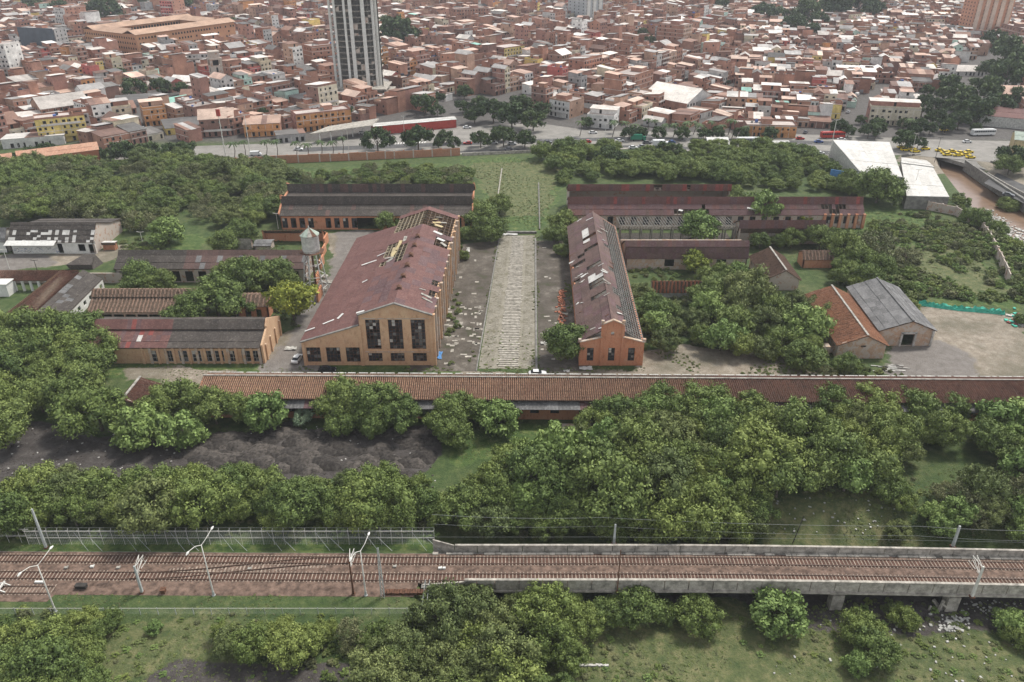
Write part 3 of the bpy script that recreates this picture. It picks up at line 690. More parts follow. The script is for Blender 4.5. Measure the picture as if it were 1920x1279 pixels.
rafters(bh, BW(bx1, .5, zr_e - .1), BW(bx1, bL, zr_e - .1), BW(bxm, bL, zr_r - .1), BW(bxm, .5, zr_r - .1), 60, 12, 'concrete_dark', .15)
rafters(bh, BW(bx0, .5, zr_e - .1), BW(bx0, bL, zr_e - .1), BW(bxm, bL, zr_r - .1), BW(bxm, .5, zr_r - .1), 36, 5, 'wood', .15)
b = MB(); b.bar(BW(bxm, .4, zr_r + .16), BW(bxm, bL, zr_r + .16), .5, .12); part(b, 'ridge_cap', 'sheet_brown', bh)
flo = MB(); flo.quad(BW(bx0 + .5, .5, .1), BW(bx1 - .5, .5, .1), BW(bx1 - .5, bL - .5, .1), BW(bx0 + .5, bL - .5, .1)); part(flo, 'floor', 'concrete_dark', bh)
rr = random.Random(19)
for i in range(34):
    s = rr.choice((0, 1)); u = rr.random(); v = rr.random(); l, w_ = rr.uniform(.8, 2.6), rr.uniform(.3, .7)
    x = (bx0 + (bxm - bx0) * u) if s else (bxm + (bx1 - bxm) * u * .5); z_ = zr_e + (zr_r - zr_e) * (u if s else 1 - u * .5)
    b = MB(); b.box((0, 0, 0), (l, w_, .06)); o = b.build('loose_sheet', rr.choice(['white_roof', 'dirty_white', 'lichen_sheet', 'lichen_sheet', 'rust']), bh, loc=Vector(BW(x, bL * v, z_ + .35)) - wloc(bh)); o.rotation_euler = (0, -.45 if s else .45, R(rr.uniform(-30, 40)))
# ---------------------------------------------------------------- back and side buildings
wr = random.Random(4)
def add_windows(r_, xl, y0, ops, frame='frame_dark', nx=2, nz=3):
    for i, o_ in enumerate(ops): window(r_, (xl + o_[0], y0, o_[2]), (1, 0), o_[1] - o_[0], o_[3] - o_[2], nx, nz, frame, i)
# far left shed with two clerestories
Lc = G(885, 431).x - G(528, 431).x
opsC = regular(22, Lc, 1.9, .6, 4.2, skip=(4, 9, 10, 11, 16)) + [(Lc * .4, Lc * .52, .1, 4.3)]
r_, xl, xr, y0, ol = long_building('double_shed', 'long brick shed under blackened double clerestory roofs behind the great hall', 'factory shed', 528, 885, 431,
    [('wall', 0, 5.2, None), ('roof', 384, 7.4, mm('sheet_black', ['sheet_brown'], .1, 3), 46, 2), ('clere', 0, 9.0, None, 33), ('roof', 369, 10.2, mm('sheet_black', ['lichen_sheet'], .04, 4), 46, 1), ('back', 4.0, 8.2, 'sheet_black', 46, 1),
     ('roof', 361, 8.6, 'sheet_black', 46, 1), ('clere', 0, 9.8, None, 33), ('roof', 346, 11.6, mm('sheet_black', ['sheet_brown'], .25, 5), 46, 1), ('back', 5.0, 9.2, 'sheet_black', 46, 1), ('back', 3.0, 7.0, 'sheet_black', 46, 1)], 'brick_red', opsC)
add_windows(r_, xl, y0, opsC[:-1])
for x, s in ((xl - .25, -1), (xr + .25, 1)):
    b = MB()
    for (a, za), (c_, zc) in zip(ol[1:], ol[2:]):
        if c_ - a > .2: b.bar((x, a, za + .4), (x, c_, zc + .4), .5, .5)
    part(b, 'coping', 'brick_red', r_)
# far right shed, upper bay and lower bay
def hD1(i, j): return 13 <= i <= 38 and random.Random(i).random() < .97
r_, xl, xr, y0, ol = long_building('upper_shed', 'farthest maroon roofed shed with an open stripped strip right of the lawn', 'factory shed', 1062, 1353, 384,
    [('wall', 0, 6.5, None), ('roof', 357, 8.4, mm('sheet_violet', ['sheet_maroon'], .3, 8), 40, 1, hD1), ('clere', 0, 9.4, None, 30), ('roof', 346.5, 10.6, mm('sheet_maroon', ['sheet_red', 'sheet_violet'], .3, 9), 40, 1, lambda i, j: i in (21, 22, 29)), ('back', 5, 8.2, 'sheet_violet', 40, 1), ('back', 4, 6.2, 'sheet_violet', 40, 1)], 'brick_old')
Ld = G(1614, 428).x - G(1062, 428).x
opsD = [(Ld * (.868 + .03 * i), Ld * (.868 + .03 * i) + 2.0, 1.6, 4.3) for i in range(4)] + regular(20, Ld * .8, 2.0, 1.2, 4.2)
def hD2(i, j): return (72 <= i <= 78 and j == 1 and i not in (75,)) or (74 <= i <= 76 and j == 0) or (30 <= i <= 33 and j == 0) or (i in (38, 58) and j == 1) or (34 <= i <= 39 and j <= 0)
r_, xl, xr, y0, ol = long_building('lower_shed', 'very long maroon roofed shed ending in brick piers at the overgrown field', 'factory shed', 1066, 1614, 428,
    [('wall', 0, 5.0, None), ('roof', 382, 7.8, mm('sheet_violet', ['sheet_brown', 'sheet_maroon'], .3, 18), 84, 2, hD2), ('clere', 0, 8.8, None, 50), ('roof', 370, 10.0, mm('sheet_maroon', ['sheet_violet', 'sheet_violet', 'sheet_red'], .25, 19), 84, 1), ('back', 5, 7.4, 'sheet_violet', 60, 1)], 'brick_old', opsD)
add_windows(r_, xl, y0, opsD, nx=2, nz=2)
for i in range(6):
    b = MB(); x = xl + Ld * (.862 + .0265 * i); b.box((x, y0 - .3, 2.6), (.9, .7, 5.2)); part(b, 'pilaster', 'brick_red', r_)
for f_, rw, l in ((.61, 379, 3), (.02, 372, 3), (.37, 382, 1.5)):
    b = MB(); b.box((0, 0, 0), (l, .8, .1)); x = xl + Ld * f_; q = Gz(960, rw, 8.3); o = b.build('loose_sheet', 'white_roof', r_, loc=Vector((x, q[1] - 4, 7.2)) - wloc(r_)); o.rotation_euler = (R(15), 0, R(-35))
# roofless frame between the sheds
r_ = thing('roof_frame', 'bare roofless timber frame over broken floors between the maroon sheds', 'roof frame', loc=tuple(G(1260, 445)))
q = [G(1160, 452), G(1372, 452)]; z0_, z1_ = 4.0, 6.2; yb1 = Gz(960, 425, 6.2)[1]; yb2 = Gz(960, 412, 5.0)[1]
rafters(r_, (q[0].x, q[0].y, 4), (q[1].x, q[1].y, 4), (q[1].x, yb1, 6.2), (q[0].x, yb1, 6.2), 40, 5, 'concrete', .14)
rafters(r_, (q[0].x, yb1 + .5, 6.2), (q[1].x, yb1 + .5, 6.2), (q[1].x, yb2 + 2, 5.0), (q[0].x, yb2 + 2, 5.0), 40, 3, 'concrete_dark', .14)
for i in range(12):
    for yy in (q[0].y, yb1):
        b = MB(); x = q[0].x + (q[1].x - q[0].x) * i / 11; b.box((x, yy, 2.5), (.35, .35, 5)); part(b, 'post', 'concrete_dark', r_)
flo = MB(); flo.quad((q[0].x, q[0].y, .06), (q[1].x, q[0].y, .06), (q[1].x, yb2, .06), (q[0].x, yb2, .06)); part(flo, 'floor', 'coal_pale', r_)
rr = random.Random(12)
b = MB()
for _ in range(160):
    s_ = rr.uniform(.3, 1.6); b.box((rr.uniform(q[0].x, q[1].x), rr.uniform(q[0].y, yb1), .2), (s_, s_ * .6, .25), rr.uniform(0, 3))
o = part(b, 'rubble', 'dirty_white', r_, kind='stuff')
# shed under the frame
r_, xl, xr, y0, ol = long_building('brown_shed', 'brown roofed shed with a raised ridge strip in front of the bare roof frame', 'factory shed', 1172, 1398, 506,
    [('wall', 0, 4.6, None), ('roof', 463, 7.2, mm('sheet_brown', ['sheet_violet'], .35, 28), 34, 2), ('clere', 0, 7.7, None, 30), ('roof', 452, 8.8, mm('sheet_violet', ['sheet_maroon', 'sheet_brown'], .4, 29), 32, 1), ('back', 4, 7.0, 'sheet_brown', 30, 1), ('back', 4, 4.6, 'sheet_brown', 30, 1)], 'brick_pale',
    [(12, 15, 1, 3.4), (19, 24, .2, 3.6), (28, 31, 1, 3.4)])
b = MB(); b.box(((xl + xr) / 2, ol[-1][0] + .4, 2.9), (xr - xl + 1, .5, 5.8)); part(b, 'coping', 'brick_pale', r_)
r_, xl, xr, y0, ol = long_building('brown_shed', 'short maroon roofed shed half hidden by trees below the bright round tree', 'factory shed', 1380, 1535, 458,
    [('wall', 0, 4.6, None), ('roof', 424, 7.0, mm('sheet_violet', ['sheet_brown'], .3, 38), 20, 2), ('clere', 0, 7.6, None, 20), ('roof', 414, 8.8, mm('sheet_maroon', ['sheet_violet'], .3, 39), 20, 1), ('back', 4, 7.0, 'sheet_violet', 20, 1), ('back', 4, 4.6, 'sheet_violet', 20, 1)], 'brick_old')
# low building with maroon half and dark half, bottom left
Lf = G(490, 682).x - G(196, 682).x
opsF = [(Lf * f, Lf * f + 2.2, .5, 3.6) for f in (.31, .4, .485, .57, .64, .715, .8, .885, .945)] + [(Lf * .02, Lf * .02 + 2.4, .1, 3.4)]
def mF(i, j, a='sheet_maroon'):
    r = random.Random(i * 131 + j * 57 + 2); r.random(); r.random()
    if i >= 20: return 'sheet_black'
    if i in (8, 11, 13, 15, 18, 19) and r.random() < .27: return r.choice(['sheet_white', 'sheet_white', 'sheet_yellow', 'sheet_red'])
    return 'sheet_maroon' if r.random() < .75 else 'sheet_violet'
r_, xl, xr, y0, ol = long_building('workshop', 'low brick workshop with a roof half patched maroon and half black', 'workshop', 150, 490, 682,
    [('wall', 0, 4.6, None), ('roof', 619, 6.6, mF, 40, 3), ('clere', 0, 7.2, None, 34), ('roof', 600, 8.6, mF, 40, 1), ('back', 4.5, 6.6, 'sheet_black', 30, 1), ('back', 5, 4.4, 'sheet_black', 30, 1)], 'brick_main', [(o_[0] + G(196, 682).x - G(150, 682).x, o_[1] + G(196, 682).x - G(150, 682).x, o_[2], o_[3]) for o_ in opsF])
add_windows(r_, xl, y0, [(o_[0] + G(196, 682).x - G(150, 682).x, o_[1] + G(196, 682).x - G(150, 682).x, o_[2], o_[3]) for o_ in opsF], 'dirty_white', 2, 3)
for i in range(16):
    b = MB(); x = xl + (xr - xl) * (.36 + .64 * i / 15); b.box((x, y0 - .15, 2.25), (.6, .35, 4.5)); part(b, 'pilaster', 'brick_pale' if i % 2 else 'brick_main', r_)
# its brick gable wall on the right
b = MB(); x = xr + .5
for (a, za), (c_, zc) in zip(ol[1:], ol[2:]):
    if c_ - a > .1: b.hexa([(x, a, 0), (x + .5, a, 0), (x + .5, c_, 0), (x, c_, 0)], [(x, a, za + .5), (x + .5, a, za + .5), (x + .5, c_, zc + .5), (x, c_, zc + .5)])
for k_ in range(4): b.box((x + .6, ol[1][0] + 2 + 4.2 * k_, 2.2), (.5, .6, 4.4))
part(b, 'gable_wall', 'brick_main', r_)
# tiled double roof building
r_, xl, xr, y0, ol = long_building('tiled_shed', 'ruined brick shed with two tiers of brown barrel tiles left of the yellow tree', 'tiled shed', 172, 372, 612,
    [('wall', 0, 4.4, None), ('tiles', 558, 6.6, 'tile_brown', 1, 1), ('clere', 0, 7.2, None, 24), ('tiles', 543, 8.4, 'tile_brown', 1, 1), ('backtiles', 4.5, 6.4, 'tile_brown', 1, 1)], 'brick_old', regular(9, G(372, 612).x - G(172, 612).x, 2.8, .1, 3.5))
long_building('tiled_shed', 'short brown tiled brick annex just left of the yellow tree', 'tiled shed', 448, 505, 598,
    [('wall', 0, 4.0, None), ('tiles', 553, 6.0, 'tile_brown', 1, 1), ('backtiles', 4.5, 4.4, 'tile_brown', 1, 1)], 'brick_red', [(2, 3.6, .2, 2.8), (5, 6.4, .2, 2.8)])
# dark ruined building
Lr = G(570, 540).x - G(220, 540).x
r_, xl, xr, y0, ol = long_building('ruined_shed', 'ruined two-tone dark roofed shed swallowed by trees left of the water tower', 'ruined shed', 222, 575, 530,
    [('wall', 0, 4.6, None), ('roof', 481, 6.8, lambda i, j: 'sheet_black' if i < 13 else 'sheet_grey' if (i + j) % 4 == 0 else 'sheet_brown', 36, 2), ('roof', 470, 8.2, lambda i, j: 'sheet_black' if i < 13 else 'sheet_brown', 36, 1), ('back', 6, 5.0, 'sheet_brown', 30, 1)], 'brick_old', regular(14, Lr, 2.4, .2, 3.6))
# flat white-walled building with patched dark roof
Lw = G(182, 470).x - G(22, 470).x
def mP(i, j):
    r = random.Random(i * 3 + j * 17 + 1); return 'sheet_white' if (j < 5 and r.random() < .27) else 'sheet_black'
r_, xl, xr, y0, ol = long_building('patched_building', 'white-walled building with a black roof dotted with pale replacement sheets at the left edge', 'workshop', 24, 180, 476,
    [('wall', 0, 4.3, None), ('roof', 418, 9.0, mP, 24, 8), ('back', 8, 6, 'sheet_black', 12, 2), ('back', 8, 4.4, 'sheet_black', 12, 2)], 'white_paint', ends=False, ops=[(1.2, 4.4, 2.6, 3.7), (6, 8.8, 2.6, 3.7), (10, 13, 2.6, 3.7), (Lw * .54, Lw * .6, .1, 3.4), (Lw * .78, Lw * .86, .8, 3.2), (Lw * .9, Lw * .98, .1, 3.2)])
add_windows(r_, xl, y0, [(1.2, 4.4, 2.6, 3.7), (6, 8.8, 2.6, 3.7), (10, 13, 2.6, 3.7)], nx=4, nz=1)
wb2 = MB()
for xq_, s_ in ((xl, 1), (xr, -1)):
    for (a, za), (c_, zc) in zip(ol, ol[1:]):
        if c_ - a > .05: wb2.hexa([(xq_, a, 0), (xq_ + .35 * s_, a, 0), (xq_ + .35 * s_, c_, 0), (xq_, c_, 0)], [(xq_, a, za), (xq_ + .35 * s_, a, za), (xq_ + .35 * s_, c_, zc), (xq_, c_, zc)])
part(wb2, 'gable_wall', 'brick_old', r_)
b = MB(); b.box((xl + Lw * .665, y0 + .1, 1.35), (2.3, .14, 2.7)); part(b, 'door', 'red_paint', r_)
b = MB(); deck(b, (xl - .6, y0 - 2.4, 3.7), (xl + Lw * .55, y0 - 2.4, 3.7), (xl + Lw * .55, y0 - .02, 4.5), (xl - .6, y0 - .02, 4.5)); part(b, 'awning', 'white_roof', r_)
b = MB()    # sprayed scrawls on the low white wall
g_ = random.Random(3)
for i in range(46):
    x = xl + .6 + 15.5 * g_.random(); z_ = g_.uniform(.5, 2.1); a_ = g_.uniform(0, 3); l = g_.uniform(.25, .7)
    b.bar((x - l * math.cos(a_), y0 - .012, z_ - l * math.sin(a_) * .6), (x + l * math.cos(a_), y0 - .012, z_ + l * math.sin(a_) * .6), .02, .09, g_.choice((0, 0, 1)))
part(b, 'graffiti', ['frame_dark', 'car_blue'], r_, kind='stuff')
long_building('dark_shed', 'grey roofed shed cut by the left edge of the photo beside the patched roof', 'shed', -90, 16, 474, [('wall', 0, 4.2, None), ('roof', 428, 7.5, 'sheet_grey', 12, 4), ('back', 8, 4.4, 'sheet_grey', 8, 2)], 'white_paint', regular(5, 12, 1.4, .5, 3.2))
# small huts
def hut(name, label, cat, pxl, pxr, base, h, row, zt, mat, wm='brick_pale', kd='roof', back=3.0, ops=None):
    return long_building(name, label, cat, pxl, pxr, base, [('wall', 0, h, None), (kd, row, zt, mat, 6 if kd == 'roof' else 1, 2), ('back' if kd == 'roof' else 'backtiles', back, h + .2, mat, 6 if kd == 'roof' else 1, 1)], wm, ops)
hut('hut', 'tiny flat white-roofed brick hut on the grass right of the patched roof', 'hut', 196, 218, 469, 2.2, 456, 2.6, 'sheet_white', 'brick_red', back=2)
hut('hut', 'small hut with pale green-grey roof in the scrub left of the water tower', 'hut', 447, 472, 470, 2.4, 449, 4.0, 'lichen_sheet', 'brick_pale', back=2.5)
hut('hut', 'collapsed grey shack in the scrub behind the ruined dark shed', 'hut', 478, 508, 472, 2.0, 452, 2.8, 'sheet_grey', 'brick_old', back=2.5)
hut('tiled_shed', 'narrow red tiled shed behind the water tower tank', 'tiled shed', 500, 612, 449, 2.6, 433, 4.4, 'tile_red', 'brick_red', 'tiles', 2)
hut('tiled_hut', 'small tiled hut with pale wall among trees right of the narrow gabled hall', 'hut', 1222, 1322, 558, 3.4, 528, 5.0, 'tile_red', 'dirty_white', 'tiles', 3)
hut('tiled_hut', 'small square tiled brick hut in the scrub between barn and maroon sheds', 'hut', 1504, 1560, 503, 3.2, 470, 5.2, 'tile_brown', 'brick_red', 'tiles', 3.5)
def ridge_house(name, label, cat, rf, rb, zr, ze, wl, wr_, roofk, mat, wm, nu, nv, matr=None, ops=(), hole=None, cross=(1, 0)):
    F = Vector(Gz(rf[0], rf[1], zr)); Bk = Vector(Gz(rb[0], rb[1], zr)); cr = Vector(cross).normalized(); A0 = F - cr * wl; A1 = F + cr * wr_; C0 = Bk - cr * wl; C1 = Bk + cr * wr_
    r_ = thing(name, label, cat, loc=(F.x, F.y, 0)); wb = MB(); Wd_ = wl + wr_
    wall(wb, A0, A1, [(0, ze), (wl, zr), (Wd_, ze)], list(ops), .3); Ls = (Bk - F).length
    wall(wb, A1, C1, [(0, ze), (Ls, ze)], regular(5, Ls, 1.2, 1.2, min(ze - .8, 2.6)), .3); wall(wb, C0, A0, [(0, ze), (Ls, ze)], regular(5, Ls, 1.2, 1.2, min(ze - .8, 2.6)), .3); wall(wb, C1, C0, [(0, ze), (wr_, zr), (Wd_, ze)], [], .3)
    part(wb, 'wall', wm, r_); o_ = .5; fx = (F - Bk).normalized() * .4
    def v3(p, z): return (p.x, p.y, z)
    dz = (zr - ze) / wl * o_; dz2 = (zr - ze) / wr_ * o_
    qa = (v3(A0 - cr * o_ + fx, ze - dz), v3(C0 - cr * o_ - fx, ze - dz), v3(Bk - fx, zr), v3(F + fx, zr)); qb = (v3(C1 + cr * o_ - fx, ze - dz2), v3(A1 + cr * o_ + fx, ze - dz2), v3(F + fx, zr), v3(Bk - fx, zr))
    for q_ in (qa, qb):
        if roofk == 'tiles': tiles(r_, *q_, .42, mat, rag=.3, seg=6)
        else: panels(r_, *q_, nu, nv, mat, hole)
    dk = MB(); deck(dk, *[(a, b_, c_ - .05) for a, b_, c_ in qa]); deck(dk, *[(a, b_, c_ - .05) for a, b_, c_ in qb]); part(dk, 'roof_deck', 'tile_pan' if roofk == 'tiles' else 'wood', r_)
    b = MB(); b.bar(v3(F + fx, zr + .2), v3(Bk - fx, zr + .2), .5, .2); part(b, 'ridge_cap', 'lichen_sheet' if roofk == 'tiles' else 'sheet_grey', r_)
    return r_, A0, A1, F
r_, A0, A1, F = ridge_house('tiled_barn', 'weathered barn with ragged orange tiles and pale ridge beside the grey barn', 'barn', (1627, 629), (1560, 537), 6.6, 4.0, 6.6, 5.2, 'tiles', 'tile_rust', 'brick_pale', 1, 1, ops=[(5.6, 6.9, 3.2, 3.7)])
b = MB(); g0 = G(1546, 668); b.box((g0.x, g0.y + 1, 1.3), (2.2, 2.0, 2.6)); b.box((g0.x + 3.4, g0.y + 1.8, .9), (4.6, .4, 1.8)); part(b, 'annex', 'brick_pale', r_)
r_, A0, A1, F = ridge_house('grey_barn', 'grey asbestos-roofed brick barn with an open doorway facing the dirt lot', 'barn', (1712, 602), (1645, 523), 7.2, 4.6, 7.6, 6.2, 'roof', mm('sheet_grey', ['sheet_grey'], 0, 1), 'brick_pale', 11, 5, ops=[(6.0, 9.0, .05, 3.3)])
b = MB(); b.box((A0.x + 5.75, A0.y - .1, 1.9), (.5, .3, 3.8)); b.box((A0.x + 9.25, A0.y - .1, 1.9), (.5, .3, 3.8)); b.box((A0.x + 7.5, A0.y - .1, 3.75), (3.9, .3, .5)); b.box((A1.x - .25, A1.y - .12, 2.3), (.5, .3, 4.4)); part(b, 'door_surround', 'dirty_white', r_)
ridge_house('hipped_house', 'brown tiled house with pale ridge lines left of the small square hut', 'house', (1474, 507), (1444, 465), 6.4, 3.6, 5.6, 4.4, 'tiles', 'tile_brown', 'brick_old', 1, 1)
ridge_house('tiled_hut', 'small ruined hut with collapsed brown tiles left of the long tiled roof', 'hut', (231, 748), (262, 709), 4.2, 2.4, 2.0, 4.2, 'tiles', 'tile_maroon', 'brick_pale', 1, 1)
# L-shaped tiled building at the left
def quad_roof(r_, pts, kind, mat, nu=1, nv=1):
    P4 = []
    for a, b_, z in pts: g0 = Gz(a, b_, z); P4.append((g0[0], g0[1], z))
    if kind == 'tiles': tiles(r_, *P4, .42, mat, seg=5)
    else: panels(r_, *P4, nu, nv, mat)
    dk = MB(); deck(dk, *[(a, b_, c_ - .06) for a, b_, c_ in P4]); part(dk, 'roof_deck', 'wood', r_); return P4
r_ = thing('cloister_building', 'L-shaped building with red barrel tile wings and white posts at the left edge', 'building', loc=tuple(G(100, 545)))
q1 = quad_roof(r_, ((-60, 527, 3.4), (92, 527, 3.4), (150, 507, 5.4), (-60, 507, 5.4)), 'tiles', 'tile_maroon')
q2 = quad_roof(r_, ((58, 594, 3.8), (150, 510, 3.8), (118, 509, 6.2), (8, 594, 6.2)), 'tiles', 'tile_maroon')
q3 = quad_roof(r_, ((118, 598, 3.3), (192, 524, 3.3), (156, 507, 4.4), (56, 598, 4.4)), 'roof', mm('sheet_black', ['sheet_grey', 'sheet_black'], .3, 6), 16, 4)
q4 = quad_roof(r_, ((10, 596, 6.2), (118, 509, 6.2), (112, 509, 5.2), (2, 596, 5.2)), 'tiles', 'tile_orange')
wb = MB(); a, b_ = Vector(q3[0][:2]), Vector(q3[1][:2]); wall(wb, a, b_, [(0, 3.1), ((b_ - a).length, 3.1)], regular(7, (b_ - a).length, 1.6, 1.1, 2.4), .3)
for i in range(6):
    x = q1[0][0] + (q1[1][0] - q1[0][0]) * (.45 + .1 * i); b = MB(); b.box((x, q1[0][1] + .4, 1.7), (.55, .55, 3.4)); part(b, 'post', 'white_paint', r_)
part(wb, 'wall', 'white_paint', r_)
b = MB(); b.box((q1[0][0] + 20, q1[0][1] + 6, 1.6), (44, .4, 3.2)); part(b, 'back_wall', 'brick_old', r_)
g0 = G(8, 552); b = MB(); b.box((g0.x, g0.y, 1.9), (5, 3.5, 3.8)); b.box((g0.x, g0.y, 3.9), (5.6, 4.1, .2)); tag(b.build('white_shack', 'white_paint'), 'small boxy white shack in front of the L-shaped tiled building', 'shack')
b = MB(); g0 = G(150, 506); b.hexa([(g0.x - 3, g0.y, 0), (g0.x + 4, g0.y, 0), (g0.x + 5, g0.y + 5, 0), (g0.x - 2, g0.y + 5, 0)], [(g0.x - 4, g0.y, 1.6), (g0.x + 4, g0.y, 1.6), (g0.x + 3, g0.y + 5, 3.2), (g0.x, g0.y + 5, 3.2)]); tag(b.build('dark_annex', 'sheet_black'), 'black pitched annex at the corner of the L-shaped tiled building', 'annex')

# ---------------------------------------------------------------- long tiled building along the yard
gA, gB = G(372, 790), G(2000, 812); hyL = G(960, 800).y
t_r, t_e, t_b = 7.2, 5.6, 6.0
yr, ye, ybk = Gz(960, 707.5, t_r)[1], Gz(960, 750, t_e)[1], Gz(960, 702, t_b)[1]
xa, xb = Gz(362, 750, t_e)[0], 145.0
lt = thing('long_tiled_shed', 'very long low brick shed with a ribbed barrel tile roof crossing the whole scene', 'tiled shed', loc=((xa + xb) / 2, ye, 0))
def LY(x, y_): return y_ - .011 * (x + 20)
xs_ = [xa, 5, 44, 80, 145]
for i in range(4):
    a, b_ = xs_[i], xs_[i + 1]; mt = ['tile_orange', 'tile_orange', 'tile_maroon', 'tile_maroon'][i]
    tiles(lt, (a, LY(a, ye), t_e), (b_, LY(b_, ye), t_e), (b_, LY(b_, yr), t_r), (a, LY(a, yr), t_r), .45, mt, seg=8, r=.15, rag=.08)
    tiles(lt, (a, LY(a, ybk), t_b), (b_, LY(b_, ybk), t_b), (b_, LY(b_, yr), t_r), (a, LY(a, yr), t_r), .45, 'tile_brown' if i < 2 else 'tile_maroon', seg=3)
dk = MB(); deck(dk, (xa, LY(xa, ye), t_e - .05), (xb, LY(xb, ye), t_e - .05), (xb, LY(xb, yr), t_r - .05), (xa, LY(xa, yr), t_r - .05)); deck(dk, (xb, LY(xb, ybk), t_b - .05), (xa, LY(xa, ybk), t_b - .05), (xa, LY(xa, yr), t_r - .05), (xb, LY(xb, yr), t_r - .05)); part(dk, 'roof_deck', 'tile_pan', lt)
b = MB(); b.bar((xa, LY(xa, yr), t_r + .2), (xb, LY(xb, yr), t_r + .2), .34, .16); part(b, 'ridge_cap', 'lichen_sheet', lt)
b = MB(); rr = random.Random(2); x = xa
while x < xb:
    l = rr.uniform(.8, 3.2); b.bar((x, LY(x, ybk), t_b + .18), (x + l, LY(x + l, ybk), t_b + .18), .35, .14); x += l + (rr.uniform(.2, .8))
part(b, 'eave_capping', 'dirty_white', lt, kind='stuff')
wy = ye + 1.0; wb = MB(); Lh = xb - xa
lops = []; x = 2.0
while x < Lh - 4:
    lops.append((x, x + 1.9, 1.6, 3.0)); x += 4.4
dx_ = G(1100, 800).x - xa
lops = [o_ for o_ in lops if abs(o_[0] - dx_) > 5]; lops.append((dx_ - 1.6, dx_ + 1.6, .1, 3.1)); lops.append((dx_ + 3.2, dx_ + 5.4, 1.7, 3.0)); lops.sort()
wall(wb, (xa, LY(xa, wy)), (xb, LY(xb, wy)), [(0, t_e - .2), (Lh, t_e - .2)], lops, .4)
wall(wb, (xb, LY(xb, ybk - .2)), (xa, LY(xa, ybk - .2)), [(0, t_b - .3), (Lh, t_b - .3)], [], .3)
wall(wb, (xa + .1, ybk), (xa + .1, wy), [(0, t_b - .3), ((ybk - wy) * .5, t_r - .3), (ybk - wy, t_e - .3)], [], .3)
part(wb, 'wall', 'brick_red', lt)
dW = Vector((1, -.011)).normalized()
for i, o_ in enumerate(lops):
    if o_[1] - o_[0] < 2.5 and xa + o_[0] < 95: x = xa + o_[0]; window(lt, (x, LY(x, wy), o_[2]), dW, o_[1] - o_[0], o_[3] - o_[2], 3, 2, 'frame_dark', i)
# lean-to canopy under the eave, one sheet after another
panels(lt, (xa, LY(xa, ye - 1.5), 4.1), (xb, LY(xb, ye - 1.5), 4.1), (xb, LY(xb, wy), 4.9), (xa, LY(xa, wy), 4.9), 90, 1, mm('sheet_grey', ['sheet_brown', 'sheet_violet'], .3, 77), ridges=3)
b = MB(); b.box((G(1110, 800).x, hyL - .4, .3), (13, 1.2, .6)); b.box((G(1110, 800).x, hyL - 1.6, .12), (14, 1.4, .3)); part(b, 'plinth', 'brick_pale', lt)

# ---------------------------------------------------------------- water tower
g0 = G(594, 548); wt = thing('water_tower', 'rusty steel water tower with grey tank and faded green cone roof', 'water tower', loc=tuple(g0))
zb_, zt_ = hpx(594, 548, 470), hpx(594, 548, 440); zc_ = hpx(594, 548, 427)
rt = 2.45; rb_ = 3.7
b = MB(); b.lathe([(0.3, zb_ - 1.5), (1.4, zb_ - 1.1), (rt - .3, zb_ - .3), (rt, zb_ + .3), (rt, zt_), (rt + .05, zt_ + .05)], 20); b.build('tank', 'tank', wt, smooth=True)
for k_ in range(12):
    a0, a1 = 2 * math.pi * k_ / 12, 2 * math.pi * (k_ + 1) / 12; b = MB(); rr_ = rt + .35
    b.quad((rr_ * math.cos(a0), rr_ * math.sin(a0), zt_ + .1), (rr_ * math.cos(a1), rr_ * math.sin(a1), zt_ + .1), (.12 * math.cos(a1), .12 * math.sin(a1), zc_), (.12 * math.cos(a0), .12 * math.sin(a0), zc_))
    b.quad((rr_ * math.cos(a0), rr_ * math.sin(a0), zt_ - .05), (rr_ * math.cos(a1), rr_ * math.sin(a1), zt_ - .05), (rr_ * math.cos(a1), rr_ * math.sin(a1), zt_ + .1), (rr_ * math.cos(a0), rr_ * math.sin(a0), zt_ + .1))
    b.build('roof_panel', ['roof_green', 'lichen_sheet', 'rust', 'roof_green'][k_ % 4], wt)
b = MB(); b.lathe([(.12, zc_ - .1), (.18, zc_ + .1), (.1, zc_ + .5), (.01, zc_ + .6)], 8); b.build('finial', 'galvanised', wt)
lg = lambda k_, t: Vector(((rt * .8 + (rb_ - rt * .8) * (1 - t)) * math.cos(k_ * math.pi / 3 + .3), (rt * .8 + (rb_ - rt * .8) * (1 - t)) * math.sin(k_ * math.pi / 3 + .3), (zb_) * t))
for k_ in range(6): b = MB(); b.bar(lg(k_, 0), lg(k_, 1), .22); b.build('leg', 'tank', wt)
for t in (.16, .42, .7):
    for k_ in range(6): b = MB(); b.bar(lg(k_, t), lg((k_ + 1) % 6, t), .14); b.build('brace', 'rust' if t > .8 else 'tank', wt)
for t0, t1 in ((0, .16), (.16, .42), (.42, .7), (.7, .96)):
    for k_ in range(6):
        b = MB(); b.bar(lg(k_, t0), lg((k_ + 1) % 6, t1), .06); b.bar(lg((k_ + 1) % 6, t0), lg(k_, t1), .06); b.build('tie_rod', 'rust', wt)
b = MB(); b.tube([(0, 0, 0), (0, 0, zb_ - 1.2)], .3, 8); b.build('riser_pipe', 'rust', wt)
b = MB()
